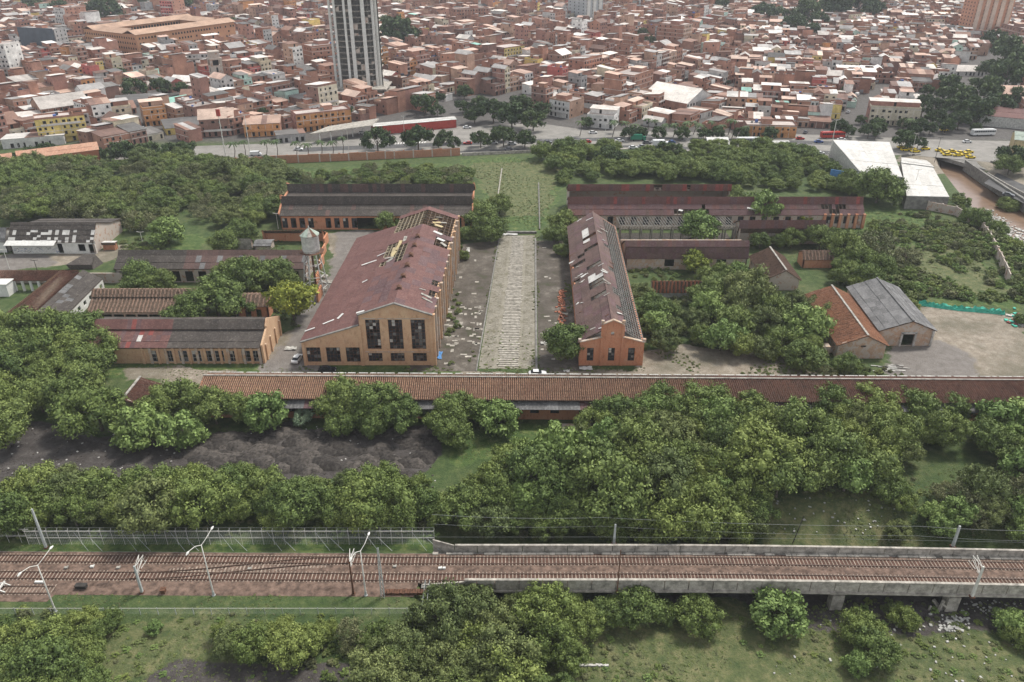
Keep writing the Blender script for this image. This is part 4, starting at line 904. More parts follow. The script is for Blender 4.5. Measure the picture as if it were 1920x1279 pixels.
for k_ in range(20):
    a0, a1 = 2 * math.pi * k_ / 20, 2 * math.pi * (k_ + 1) / 20; c0, c1 = (math.cos(a0), math.sin(a0)), (math.cos(a1), math.sin(a1)); zz = zb_ - .2
    b.quad((rt * c0[0], rt * c0[1], zz), (3.5 * c0[0], 3.5 * c0[1], zz), (3.5 * c1[0], 3.5 * c1[1], zz), (rt * c1[0], rt * c1[1], zz)); b.bar((3.5 * c0[0], 3.5 * c0[1], zz + .9), (3.5 * c1[0], 3.5 * c1[1], zz + .9), .05)
    if k_ % 2: b.bar((3.5 * c0[0], 3.5 * c0[1], zz), (3.5 * c0[0], 3.5 * c0[1], zz + .9), .05)
b.build('balcony', 'rust', wt)
# ruined red walls behind the tower
g0 = G(600, 500); r_ = thing('ruined_wall', 'broken red brick wall row between the water tower and the great hall', 'ruined wall', loc=tuple(g0))
for i, (px, py) in enumerate(((600, 560), (596, 530), (604, 500), (608, 478), (612, 458))):
    g1 = G(px, py); b = MB(); b.box((g1.x, g1.y, 1.5), (.5, 5.5, 3 - .3 * (i % 2)), m=0); part(b, 'wall_segment', 'brick_red', r_)
# ---------------------------------------------------------------- railway
def yoff(x):
    return (-1.35 * (max(0, x - 25) / 65) ** 1.5 if x > 25 else 0) + (.55 * (max(0, -x - 20) / 70) if x < -20 else 0)
Ytr = [Gz(960, 1044, .35)[1], Gz(960, 1058, .35)[1], Gz(960, 1076, .35)[1], Gz(960, 1088.5, .35)[1]]
c1, c2 = (Ytr[0] + Ytr[1]) / 2, (Ytr[2] + Ytr[3]) / 2; hg = .75
XB = G(815, 1030).x; XE = 105.0; XW = -100.0
Yfar, Ynear = Gz(960, 1037, .2)[1], Gz(960, 1093, .2)[1]
def strip(mb, x0, x1, ya, yb, z, th=0, step=5, m=0):
    x = x0
    while x < x1 - 1e-6:
        xx = min(x + step, x1); o0, o1 = yoff(x), yoff(xx)
        if th: mb.hexa([(x, ya + o0, z - th), (xx, ya + o1, z - th), (xx, yb + o1, z - th), (x, yb + o0, z - th)], [(x, ya + o0, z), (xx, ya + o1, z), (xx, yb + o1, z), (x, yb + o0, z)], m)
        else: mb.quad((x, ya + o0, z), (xx, ya + o1, z), (xx, yb + o1, z), (x, yb + o0, z), m=m)
        x = xx
b = MB(); rr = random.Random(8)
# ballast: uneven stone bed
X = np.arange(XW, XE, .5); yl = lambda x: (Ynear - (2.9 if x < XB - 2 else 0.0) - (.0 if x > -75 else 1.5)); NR = 26
prev = None
for x in X:
    row = []
    for j in range(NR + 1):
        t = j / NR; y = yl(x) + (Yfar - yl(x)) * t + yoff(x); e = min(1, min(t, 1 - t) * 9)
        row.append(len(b.v)); b.v.append((x, y, .02 + .17 * e + rr.uniform(-.035, .035)))
    if prev:
        for j in range(NR): b.f.append((prev[j], row[j], row[j + 1], prev[j + 1])); b.m.append(0)
    prev = row
o = b.build('ballast', 'ballast'); o['kind'] = 'structure'
for cc_ in (c1, c2):
    bb_ = MB(); strip(bb_, XW, XE, cc_ - .95, cc_ + .95, .235, .1, 4); o = bb_.build('track_bed', 'track_bed'); o['kind'] = 'structure'
slm = MB(); slm.hexa([(-.11, -1.2, 0), (.11, -1.2, 0), (.11, 1.2, 0), (-.11, 1.2, 0)], [(-.075, -1.18, .13), (.075, -1.18, .13), (.075, 1.18, .13), (-.075, 1.18, .13)]); slmesh = slm.mesh('sleeper', 'sleeper')
def track(cy, label, x0, x1, curve=None, sl=True):
    t = thing('railway_track', label, 'railway track', loc=(0, cy, 0)); cf = curve or (lambda x: 0.0)
    for s in (-hg, hg):
        b = MB(); x = x0
        while x < x1 - 1e-3:
            xx = min(x + 3, x1); a, c_ = (x, cy + s + yoff(x) + cf(x), .35), (xx, cy + s + yoff(xx) + cf(xx), .35)
            b.bar(a, c_, .14, .05); b.bar((a[0], a[1], .3), (c_[0], c_[1], .3), .035, .09); b.bar((a[0], a[1], .25), (c_[0], c_[1], .25), .16, .04); x = xx
        part(b, 'rail', 'rail_steel', t)
    if sl:
        x = x0 + .3; n = 0
        while x < x1:
            if abs(x) < 92 and n < 300:
                o = link('sleeper', slmesh, t, loc=(x + rr.uniform(-.03, .03), yoff(x) + cf(x), .15)); o.rotation_euler.z = rr.uniform(-.02, .02); n += 1
            x += .62
    return t
track(c1, 'far railway track running across the viaduct and the ballast', XW, XE)
track(c2, 'near railway track beside the outer viaduct parapet', XW, XE)
xc0, xc1 = G(250, 1075).x, G(660, 1050).x
track(c2, 'diagonal crossover rails joining the two tracks left of the viaduct', xc0, xc1, lambda x: (c1 - c2) * float(sstep(xc0, xc1, x)), sl=False)
b = MB()
x = xc0 + 6
while x < xc1 - 4:
    t = float(sstep(xc0, xc1, x)); b.box((x, c2 + (c1 - c2) * t + yoff(x), .14), (.25, 3.0, .13), rr.uniform(-.03, .03)); x += .62
tag(b.build('crossover_sleepers', 'sleeper'), 'longer timber bearers under the diagonal crossover rails', 'sleepers')['kind'] = 'stuff'
g0 = G(0, 1108); g1 = G(95, 1116)
t = thing('siding_track', 'short dead-end siding with a white buffer stop at the lower left edge', 'railway track', loc=(g0.x, g0.y, 0))
for s in (-hg, hg): b = MB(); b.bar((-100, g0.y + s, .35), (g1.x, g0.y + s - .1, .35), .09, .12); part(b, 'rail', 'rail_steel', t)
x = -100
while x < g1.x: o = link('sleeper', slmesh, t, loc=(x - g0.x, 0, .1)); x += .62
b = MB()
for s in (-hg, hg): b.bar((g0.x - 2, g0.y + s, .4), (g0.x + .4, g0.y + s, 1.0), .14); b.bar((g0.x + .4, g0.y + s, .3), (g0.x + .4, g0.y + s, 1.1), .14); b.bar((g0.x + 1.4, g0.y + s, .4), (g0.x + .4, g0.y + s, 1.0), .14)
b.bar((g0.x + .45, g0.y - 1.1, .95), (g0.x + .45, g0.y + 1.1, .95), .2, .3); tag(b.build('buffer_stop', 'white_paint'), 'white buffer stop on the short siding at the left edge', 'buffer stop')
# ---------------------------------------------------------------- viaduct
vd = thing('viaduct', 'grey concrete railway viaduct with panelled parapets crossing above the overgrown gully', 'viaduct', loc=(20, (Yfar + Ynear) / 2, 0))
b = MB(); strip(b, XB, XE, Ynear + .05, Yfar - .05, .03, 1.2); part(b, 'deck', 'concrete_dark', vd)
Yn2 = Ynear - .35; x = XB - 1.0; zt1 = 1.15
# near parapet, tapering in from the left end
def near_top(x): return -.25 + (zt1 + .25) * min(1, max(0, (x - XB + 1) / 9.0) * 1.0) if x < XB + 8 else zt1
i = 0
while x < XE:
    w_ = 4.0 if i > 3 else 3.0; xx = x + w_ - .14; b = MB()
    ya, yb = Yn2 + yoff(x), Yn2 + yoff(xx); z0_, z1_ = near_top(x), near_top(xx)
    if i < 4: z0_, z1_ = .1 + .3 * i, .1 + .3 * (i + 1)
    b.hexa([(x, ya - .12, -.95), (xx, yb - .12, -.95), (xx, yb + .15, -.95), (x, ya + .15, -.95)], [(x, ya - .12, z0_), (xx, yb - .12, z1_), (xx, yb + .15, z1_), (x, ya + .15, z0_)])
    part(b, 'parapet_panel', 'concrete', vd); x += w_; i += 1
b = MB(); strip(b, XB - 1, XE, Yn2 - .5, Yn2 - .13, -.92, .3); part(b, 'cornice', 'concrete', vd)
b = MB(); strip(b, XB + 6, XE, Yn2 - .22, Yn2 + .25, zt1 + .14, .14); part(b, 'coping', 'concrete', vd)
# far parapet with ledge
Yf2 = Yfar + .35; x = XB; i = 0; ztf = hpx(960, 1036, 1023.5)
while x < XE:
    xx = x + 3.78; b = MB(); ya, yb = Yf2 + yoff(x) + (.9 if i == 0 else 0), Yf2 + yoff(xx); z1_ = ztf * (1.3 if i == 0 else 1)
    b.hexa([(x, ya - .12, -.95), (xx, yb - .12, -.95), (xx, yb + .12, -.95), (x, ya + .12, -.95)], [(x, ya - .12, z1_), (xx, yb - .12, ztf), (xx, yb + .12, ztf), (x, ya + .12, z1_)])
    part(b, 'parapet_panel', 'concrete', vd); x += 3.9; i += 1
b = MB(); strip(b, XB + 3.9, XE, Yf2 - .2, Yf2 + .2, ztf + .12, .12); part(b, 'coping', 'concrete', vd)
b = MB(); x = XB; rr = random.Random(4)
while x < XE:
    l = rr.uniform(.7, 2.2); 
    if rr.random() < .85: b.box((x + l / 2, Yf2 - .55 + yoff(x), .16), (l - .1, rr.uniform(.5, .7), .3 + rr.uniform(0, .08)), rr.uniform(-.02, .02))
    x += l
part(b, 'cable_trough', 'concrete', vd, kind='stuff')
for px in (1157, 1560, 1770, 857):
    g1 = G(px, 1130); b = MB(); x = g1.x; yc = (Yfar + Ynear) / 2 + yoff(x); zg = float(H(x, yc)) - .6
    for dy in (-3.2, 3.2): b.hexa([(x - 1, yc + dy - .8, zg), (x + 1, yc + dy - .8, zg), (x + 1, yc + dy + .8, zg), (x - 1, yc + dy + .8, zg)], [(x - 1, yc + dy - .8, -1.9), (x + 1, yc + dy - .8, -1.9), (x + 1, yc + dy + .8, -1.9), (x - 1, yc + dy + .8, -1.9)])
    b.box((x, yc, -1.55), (2.6, (Yfar - Ynear) + .6, .7)); part(b, 'pier', 'concrete', vd)
b = MB()
for dy in (.8, 4, 7.2): strip(b, XB, XE, Ynear + dy, Ynear + dy + .8, -1.16, 1.0)
part(b, 'girder', 'concrete_dark', vd)
b = MB(); g1 = G(797, 1145); b.hexa([(XB - 1.2, Yn2 - .6, -5.6), (XB + .2, Yn2 - .6, -5.6), (XB + .2, Yfar, -5.6), (XB - 1.2, Yfar, -5.6)], [(XB - 1.2, Yn2 - .6, .0), (XB + .2, Yn2 - .6, .0), (XB + .2, Yfar, .0), (XB - 1.2, Yfar, .0)]); part(b, 'abutment', 'concrete_dark', vd)
# broken concrete and rubbish at the right pier
rr = random.Random(6)
b = MB()
for i in range(9):
    g1 = G(rr.uniform(1735, 1800), rr.uniform(1130, 1148)); b.bar((g1.x, g1.y, g1.z - .1), (g1.x + rr.uniform(-2.6, 1), g1.y + rr.uniform(-1, 1.6), g1.z + rr.uniform(.6, 3.0)), rr.uniform(.15, .5))
tag(b.build('broken_beams', 'concrete'), 'heap of broken concrete beams leaning at the right viaduct pier', 'debris')['kind'] = 'stuff'
b = MB()
for i in range(230):
    v = rr.random()
    if v < .3: px, py = rr.gauss(1785, 14), rr.gauss(1172, 10)
    elif v < .5: px, py = rr.gauss(1850, 35), rr.gauss(1140, 9)
    elif v < .8: px, py = rr.uniform(1450, 1910), rr.uniform(1150, 1279)
    else: px, py = rr.uniform(1450, 1700), rr.uniform(935, 1005)
    g1 = G(px, py); s_ = rr.uniform(.12, .6 if v < .3 else .35); b.box((g1.x, g1.y, g1.z + .1), (s_ * rr.uniform(.6, 1.8), s_, s_ * .5), rr.uniform(0, 3))
b.build('litter', 'dirty_white', kind='stuff')
b = MB()
for i in range(14): g1 = G(1082 + i * 4.2 + rr.uniform(-1, 1), 1249 + rr.uniform(-1, 1)); b.box((g1.x, g1.y, g1.z + .12), (rr.uniform(.3, .7), .3, .25), rr.uniform(-.3, .3))
b.build('stone_row', 'rubble', kind='stuff')
# small trackside boxes
for i, (px, py, l) in enumerate(((154, 1104, 'dark double equipment box on the grass beside the near track'), (307, 1112, 'small brown equipment box on the grass beside the near track'))):
    g1 = G(px, py); b = MB(); w_ = 1.7 if i == 0 else .7; b.box((0, 0, .4), (w_, .7, .8)); b.box((0, 0, .83), (w_ + .15, .85, .08)); b.box((-w_ * .2, -.37, .45), (.06, .04, .3)); tag(b.build('equipment_box', 'frame_dark' if i == 0 else 'rust', loc=g1), l, 'equipment box')
for i, (px, py, l) in enumerate(((173, 1064, 'white box between the tracks near the left end'), (124, 1066, 'pale brown box between the tracks near the left end'), (222, 1066, 'pale box between the tracks left of the first catenary mast'), (468, 1068, 'small pale switch motor beside the crossover rails'), (740, 1064, 'small pale box between the tracks left of the viaduct'), (825, 1067, 'pair of white boxes between the tracks at the viaduct start'), (74, 1093, 'long white slab lying beside the siding'))):
    g1 = Gz(px, py, .2); b = MB(); w_ = 1.4 if i == 6 else .55; b.box((0, 0, .15), (w_, .4, .3)); b.box((w_ * .4, .1, .2), (.2, .5, .15))
    if i == 5: b.box((.7, 0, .15), (.5, .4, .3))
    tag(b.build('track_box', 'white_paint' if i in (0, 5, 6) else 'lichen_sheet', loc=(g1[0], g1[1], .2)), l, 'box')
# ---------------------------------------------------------------- lamps and masts
LH = 11.0
lamp_l = ['tall white double-arm lamp post at the lower left beside the siding', 'tall white double-arm lamp post on the grass between the first mast and the fence brace', 'white double-arm lamp post just right of the twin-frame catenary mast']
for (px, py, ty), lb in zip(((104, 1147, 1060), (401, 1117, 1022), (686, 1117, 1033)), lamp_l):
    g1 = G(px, py); hh = hpx(px, py, ty); t = thing('lamp_post', lb, 'lamp post', 'double-arm lamp posts beside the tracks', loc=g1)
    b = MB(); b.tube([(0, 0, 0), (0, 0, hh * .5), (0, 0, hh)], [.15, .11, .07], 8); b.build('pole', 'pole_white', t, smooth=True)
    b = MB(); b.lathe([(.3, 0), (.3, .12), (.2, .2), (.18, .9), (.0, .9)], 10); b.build('base', 'galvanised', t)
    for s in (-1, 1):
        b = MB(); b.tube([(0, 0, hh - .1), (s * .55, s * .9, hh + .5), (s * .9, s * 2.4, hh + .9)], .055, 6); b.build('arm', 'pole_white', t)
        b = MB(); cx_, cy_, cz_ = s * .95, s * 2.8, hh + .9; b.tube([(cx_ - s * .05, cy_ - s * .4, cz_), (cx_, cy_, cz_ + .02), (cx_ + s * .06, cy_ + s * .45, cz_ - .03)], [.1, .2, .06], 8); b.build('lamp_head', 'white_paint', t)
def mast(px, py, ty, label, mat='galvanised', w=.34, arm=None, z=None):
    g1 = G(px, py) if z is None else Vector((*Gz(px, py, z), z)); lo, hi = 0, 40
    for _ in range(40):
        m = (lo + hi) / 2
        if PX(g1.x, g1.y, g1.z + m)[1] > ty: lo = m
        else: hi = m
    t = thing('catenary_mast', label, 'catenary mast', 'overhead line masts', loc=g1); hh = lo
    b = MB(); b.hexa([(-w * .55, -w * .55, 0), (w * .55, -w * .55, 0), (w * .55, w * .55, 0), (-w * .55, w * .55, 0)], [(-w * .38, -w * .38, hh), (w * .38, -w * .38, hh), (w * .38, w * .38, hh), (-w * .38, w * .38, hh)]); b.build('pole', mat, t)
    b = MB(); b.box((0, 0, .1), (w * 2, w * 2, .25)); b.build('base_plate', 'rust', t)
    if arm:
        s = arm
        for k_, dx in enumerate((-.35, .35)):
            b = MB(); b.bar((0, 0, hh - .3), (dx, s * 2.6, hh - .1), .07); b.bar((0, 0, hh - 1.9), (dx, s * 2.6, hh - .1), .07); b.bar((0, 0, hh - 1.9), (dx, s * 3.1, hh - 1.7), .06); b.bar((dx, s * 2.2, hh - .1), (dx, s * 2.6, hh - 1.9), .05); b.build('bracket', 'pole_white', t)
            b = MB(); b.lathe([(.06, 0), (.12, .05), (.06, .1), (.12, .15), (.06, .2), (.12, .25), (0.02, .3)], 8, (dx, s * .8, hh - 1.6)); b.build('insulator', 'rust', t)
    return t, hh
mast(87, 1028, 955, 'bare grey tapered mast standing in the grass by the wire fence at far left', arm=None)
mast(267, 1112, 1062, 'catenary mast with white bracket frames reaching over the left tracks', arm=1)
mast(663, 1115, 1050, 'rusty catenary mast with tall white bracket frames left of the lattice mast', 'rust', .28, arm=1)
mast(1151, 1021, 984, 'grey mast standing behind the far viaduct parapet in the middle', 'galvanised', .4, z=0)
mast(1786, 1026, 987, 'slanting grey mast with thin stays behind the far parapet at right', 'galvanised', .4, arm=None, z=0)
mast(1822, 1120, 1063, 'pale mast on the near parapet at far right with bracket over the tracks', 'pole_white', .36, arm=1, z=-.6)
t, hh = mast(1157, 1111, 1032, 'thin brown mast with a pale top at the near parapet in the middle', 'rust', .18, z=-.6)
g1 = G(718, 1120); t = thing('lattice_mast', 'small grey lattice mast beside the buffer of sleepers left of the viaduct', 'lattice mast', loc=g1); hh = hpx(718, 1120, 1028)
for k_ in range(4): b = MB(); sx, sy = (-1) ** (k_ // 2) * .28, (-1) ** (k_ % 2) * .28; b.bar((sx, sy, 0), (sx * .3, sy * .3, hh), .07); b.build('leg', 'galvanised', t)
b = MB(); n = 14
for k_ in range(n):
    f0, f1 = 1 - .7 * k_ / n, 1 - .7 * (k_ + 1) / n; z0_, z1_ = hh * k_ / n, hh * (k_ + 1) / n; s = -1 if k_ % 2 else 1
    for sy in (-1, 1): b.bar((s * .28 * f0, sy * .28 * f0, z0_), (-s * .28 * f1, sy * .28 * f1, z1_), .04)
    for sx in (-1, 1): b.bar((sx * .28 * f0, s * .28 * f0, z0_), (sx * .28 * f1, -s * .28 * f1, z1_), .04)
b.build('lacing', 'galvanised', t)
# overhead wires
def wire(pts, label, r=.035, sag=.5):
    b = MB()
    for a, c_ in zip(pts, pts[1:]):
        a, c_ = Vector(a), Vector(c_); q = [a.lerp(c_, k / 8) - Vector((0, 0, sag * 4 * (k / 8) * (1 - k / 8))) for k in range(9)]; b.tube(q, r, 4)
    return tag(b.build('overhead_wire', 'steel'), label, 'wire')
for cy_, nm in ((c1, 'far'), (c2, 'near')):
    wire([(x, cy_ + yoff(x), 5.6) for x in (-95, -61, -26, 15, 56, 98)], 'thin contact wire strung above the %s railway track' % nm, .012, .05)
wire([(-14, Yf2 + 4, 5.0), (15.5, Yf2 + 3, 5.2), (70, Yf2 + 1, 5.0), (100, Yf2, 5)], 'upper pale cable strung behind the far viaduct parapet', .022)
wire([(-14, Yf2 + 3.6, 3.2), (15.5, Yf2 + 2.6, 3.6), (70, Yf2 + .6, 3.2), (100, Yf2 - .4, 3)], 'lower pale cable strung behind the far viaduct parapet', .016)
# ---------------------------------------------------------------- wire fence with Y-arms behind the tracks
yF = G(400, 1022).y; xF0, xF1 = G(55, 1022).x, G(818, 1022).x; hF = hpx(400, 1022, 997)
ft = thing('wire_fence', 'tall wire mesh security fence with cranked post tops behind the tracks', 'fence', loc=((xF0 + xF1) / 2, yF, 0))
n = 39; pm = MB(); pm.bar((0, 0, 0), (0, 0, hF), .045); pm.bar((0, 0, hF), (.02, .3, hF + .5), .05); pm.bar((0, 0, hF), (-.02, -.3, hF + .45), .05); pmesh = pm.mesh('post', 'pole_white')
for i in range(n): link('post', pmesh, ft, loc=(xF0 + (xF1 - xF0) * i / (n - 1) - ft.location.x, 0, 0))
for z_ in (hF, hF * .52): b = MB(); b.bar((xF0, yF, z_), (xF1, yF, z_), .05); part(b, 'rail', 'pole_white', ft)
for i in range(8):
    x = xF0 + (xF1 - xF0) * (.12 + .118 * i); b = MB(); b.bar((x, yF, hF * .95), (x + 2.6, yF - 1.6, .05), .04); b.bar((x + 2.5, yF, hF * .5), (x + 5, yF - 1.6, .05), .05); part(b, 'brace', 'galvanised', ft)
b = MB()
for k_ in range(1, 9): b.bar((xF0, yF, hF * k_ / 9), (xF1, yF, hF * k_ / 9), .016)
x = xF0
while x < xF1: b.bar((x, yF, 0), (x, yF, hF), .014); x += .3
for dy, dz in ((-.3, .5), (.3, .55), (0, .2)): b.bar((xF0, yF + dy, hF + dz), (xF1, yF + dy, hF + dz), .018)
part(b, 'wire_mesh', 'galvanised', ft, kind='stuff')
yF2 = G(20, 1018).y; ft2 = thing('wire_fence', 'short stretch of wire fence set back at the far left edge', 'fence', loc=(xF0 - 4, yF2, 0))
for i in range(9): link('post', pmesh, ft2, loc=(2.4 - 2.2 * i, 0, 0))
for z_ in (hF, hF * .5): b = MB(); b.bar((xF0 + .4, yF2, z_), (-95, yF2, z_), .07); part(b, 'rail', 'pole_white', ft2)
# low fence line at the near edge of the grass
yN = G(400, 1153).y; xN0, xN1 = G(-20, 1132).x, G(800, 1155).x; nf = thing('low_fence', 'low pale rail fence along the near edge of the trackside grass', 'fence', loc=(0, yN, 0))
zN = float(H(-40, yN)); pm2 = MB(); pm2.bar((0, 0, -.3), (0, 0, 1.5), .08); p2 = pm2.mesh('post', 'galvanised')
for i in range(26):
    x = xN0 + (xN1 - xN0) * i / 25; link('post', p2, nf, loc=(x, 0, zN))
for z_ in (1.4,): b = MB(); b.bar((xN0, yN, zN + z_), (xN1, yN, zN + z_), .045); part(b, 'rail', 'pole_white', nf)
b = MB()
for k_ in range(1, 6): b.bar((xN0, yN, zN + 1.4 * k_ / 6), (xN1, yN, zN + 1.4 * k_ / 6), .007)
part(b, 'wire_mesh', 'galvanised', nf, kind='stuff')
b = MB(); g1 = G(795, 1155)
for s in (0, 1):
    for k_ in range(7): b.bar((g1.x + s * .7, Yn2 - 1 - .8 * k_, zN - .3), (g1.x + s * .7, Yn2 - 1 - .8 * k_, zN + 2.2), .06)
    b.bar((g1.x + s * .7, Yn2 - .8, zN + 2.1), (g1.x + s * .7, Yn2 - 6.2, zN + 2.1), .06)
tag(b.build('side_fence', 'galvanised'), 'short rusty fence running down the bank at the left end of the viaduct', 'fence')
# row of stacked sleepers by the abutment
t = thing('sleeper_stack', 'dark row of stacked old sleepers at the grass edge just left of the viaduct', 'sleeper stack', loc=tuple(G(760, 1113)))
b0 = MB(); b0.box((0, 0, 0), (.5, .9, .5)); mm_ = b0.mesh('sleeper', 'rust')
for i in range(16): o = link('sleeper', mm_, t, loc=(-3.2 + .42 * i, rr.uniform(-.05, .05), .25)); o.rotation_euler.z = rr.uniform(-.1, .1)
for px, py, ty, lb in ((964, 1226, 1195, 'short white post rising from the bushes at the bottom'), (1486, 1020, 968, 'dark leaning pole in the meadow behind the viaduct'), (1092, 1002, 962, 'thin pale pole among the trees behind the viaduct'), (1898, 992, 970, 'short pale stake in the meadow at the right edge'), (321, 820, 785, 'leaning white pole in front of the creeper-covered bushes')):
    g1 = G(px, py); b = MB(); hh = hpx(px, py, ty); b.tube([(0, 0, -.2), (.15 if px != 1486 else .9, 0, hh)], [.09, .06], 6); tag(b.build('pole', 'frame_dark' if px == 1486 else 'pole_white', loc=g1), lb, 'pole')
# ---------------------------------------------------------------- foliage meshes
def crown_mesh(name, mat, seed, blobs=42, leaves=120, leaf=.085, flat=.8, core=True, spread=1.0, droop=0.0, up=.25):
    r = np.random.RandomState(seed)
    C = []
    while len(C) < blobs:
        p = r.normal(size=3); p /= np.linalg.norm(p); p *= r.uniform(.35, .82) ** .6; p[2] = p[2] * flat
        if p[2] > -.45 * flat: C.append(p)
    C = np.array(C); lump = 1 + .22 * np.sin(C[:, 0] * 5 + seed) * np.cos(C[:, 1] * 4 + seed * 2); C *= lump[:, None] * spread
    br = r.uniform(.17, .36, blobs); bt = r.uniform(0, 1, blobs)
    bi = np.repeat(np.arange(blobs), leaves); N = len(bi)
    d = r.normal(size=(N, 3)); d[:, 2] += up; d /= np.linalg.norm(d, axis=1)[:, None]; d[:, 2] *= .8
    rad = br[bi] * (r.uniform(.55, 1.12, N)); P = C[bi] + d * rad[:, None]; P[:, 2] -= droop * np.maximum(0, np.hypot(P[:, 0], P[:, 1]) - .5)
    nrm = d + r.normal(size=(N, 3)) * .55; nrm /= np.linalg.norm(nrm, axis=1)[:, None]
    t = np.cross(nrm, r.normal(size=(N, 3))); t /= np.linalg.norm(t, axis=1)[:, None]; s = np.cross(nrm, t)
    sz = leaf * r.uniform(.55, 1.35, N)[:, None]
    V = np.stack([P - t * sz, P + s * sz * .55, P + t * sz, P - s * sz * .55], 1).reshape(-1, 3); tint = np.clip(.22 + .38 * bt[bi] + .3 * (P[:, 2] - C[bi][:, 2]) / br[bi] * 0 + r.uniform(-.25, .42, N), 0, 1)
    F = np.arange(N * 4).reshape(-1, 4); vt = np.repeat(tint, 4); lc = [4] * N
    me = bpy.data.meshes.new(name)
    V2 = []; F2 = []; T2 = []
    if core:     # added solid core per clump to block light through, tinted darker than leaves
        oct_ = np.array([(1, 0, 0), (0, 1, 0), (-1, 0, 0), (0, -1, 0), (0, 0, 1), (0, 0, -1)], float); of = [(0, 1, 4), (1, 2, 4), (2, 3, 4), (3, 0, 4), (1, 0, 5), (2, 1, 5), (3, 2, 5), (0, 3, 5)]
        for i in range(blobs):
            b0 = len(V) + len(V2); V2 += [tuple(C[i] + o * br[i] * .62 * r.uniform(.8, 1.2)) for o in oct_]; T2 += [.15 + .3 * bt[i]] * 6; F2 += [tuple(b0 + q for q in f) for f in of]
    av = np.concatenate([V, np.array(V2)]) if V2 else V
    me.vertices.add(len(av)); me.vertices.foreach_set('co', av.ravel().astype(np.float32))
    li = np.concatenate([F.ravel(), np.array(F2).ravel()]) if F2 else F.ravel()
    starts = np.concatenate([np.arange(N) * 4, N * 4 + np.arange(len(F2)) * 3]).astype(int)
    me.loops.add(len(li)); me.loops.foreach_set('vertex_index', li.astype(np.int32)); me.polygons.add(N + len(F2)); me.polygons.foreach_set('loop_start', starts.astype(np.int32))
    a = me.attributes.new('tint', 'FLOAT', 'POINT'); a.data.foreach_set('value', np.concatenate([vt, T2]).astype(np.float32) if T2 else vt.astype(np.float32))
    me.update(calc_edges=True); me.materials.append(MT[mat]); return me
CR = {
 'dense': [crown_mesh('crown', 'leaf_dense', s, 60, 150, .048) for s in (1, 2, 3)],
 'broad': [crown_mesh('crown', 'leaf_broad', s, 52, 90, .075, up=.6) for s in (11, 12)],
 'feather': [crown_mesh('crown', 'leaf_feather', s, 56, 160, .045, .62, spread=1.08) for s in (21, 22, 23)],
 'dry': [crown_mesh('crown', 'leaf_dry', s, 40, 70, .055, .7, core=False, spread=1.1) for s in (31, 32)],
 'yellow': [crown_mesh('crown', 'leaf_yellow', 41, 60, 50, .07, .75)],
 'olive': [crown_mesh('crown', 'leaf_olive', s, 56, 150, .046, .75, spread=1.05) for s in (35, 36)],
 'city': [crown_mesh('crown', 'leaf_city', s, 30, 60, .09) for s in (51, 52)],
 'pale': [crown_mesh('crown', 'leaf_pale', 61, 34, 70, .09, .7)],
}
def trunk_mesh(seed):
    r = random.Random(seed); b = MB(); b.tube([(0, 0, -.12), (.02, .01, .35), (r.uniform(-.05, .05), r.uniform(-.05, .05), .8)], [.075, .05, .035], 6)
    for k in range(4):
        a = k * 1.57 + r.uniform(-.5, .5); b.tube([(.02, 0, .45 + .08 * k), (.25 * math.cos(a), .25 * math.sin(a), .8 + .05 * k), (.5 * math.cos(a), .5 * math.sin(a), 1.1)], [.035, .024, .01], 5)
    return b.mesh('trunk', 'trunk')
TRK = [trunk_mesh(i) for i in range(4)]
TREES = []      # (root, px, py, width px, kind)
rt_ = random.Random(77)
KN = {'dense': 'dense_tree', 'broad': 'broadleaf_tree', 'feather': 'feathery_tree', 'dry': 'dry_tree', 'yellow': 'yellow_tree', 'city': 'street_tree', 'olive': 'olive_tree', 'pale': 'pale_shrub'}
def tree(px, py, w, kind='dense', hf=1.0, desc=None):
    """crown centre seen at (px,py), crown w photo pixels wide"""
    z = 3.0
    for _ in range(5):
        x, y = Gz(px, py, z); s = FOC / (y * math.cos(PITCH) + (HC - z) * math.sin(PITCH)); r = w / 2 / s; zg = float(H(x, y)); z = zg + max(.55 * r, r * .95 * hf)
    t = bpy.data.objects.new(KN[kind], None); COL.objects.link(t); t.location = (x, y, zg); t.empty_display_size = .5
    t['category'] = 'tree' if kind != 'pale' else 'shrub'; t['group'] = 'trees and large bushes'
    c = link('crown', rt_.choice(CR[kind]), t, loc=(0, 0, z - zg)); c.rotation_euler.z = rt_.uniform(0, 6.28); c.scale = (r * rt_.uniform(.95, 1.1), r * rt_.uniform(.95, 1.1), r * rt_.uniform(.9, 1.1) * min(1.15, .8 + .25 * hf))
    k = link('trunk', rt_.choice(TRK), t); k.scale = (r * .9, r * .9, (z - zg) / .9); k.rotation_euler.z = rt_.uniform(0, 6)
    TREES.append((t, px, py, w, kind, desc)); return t
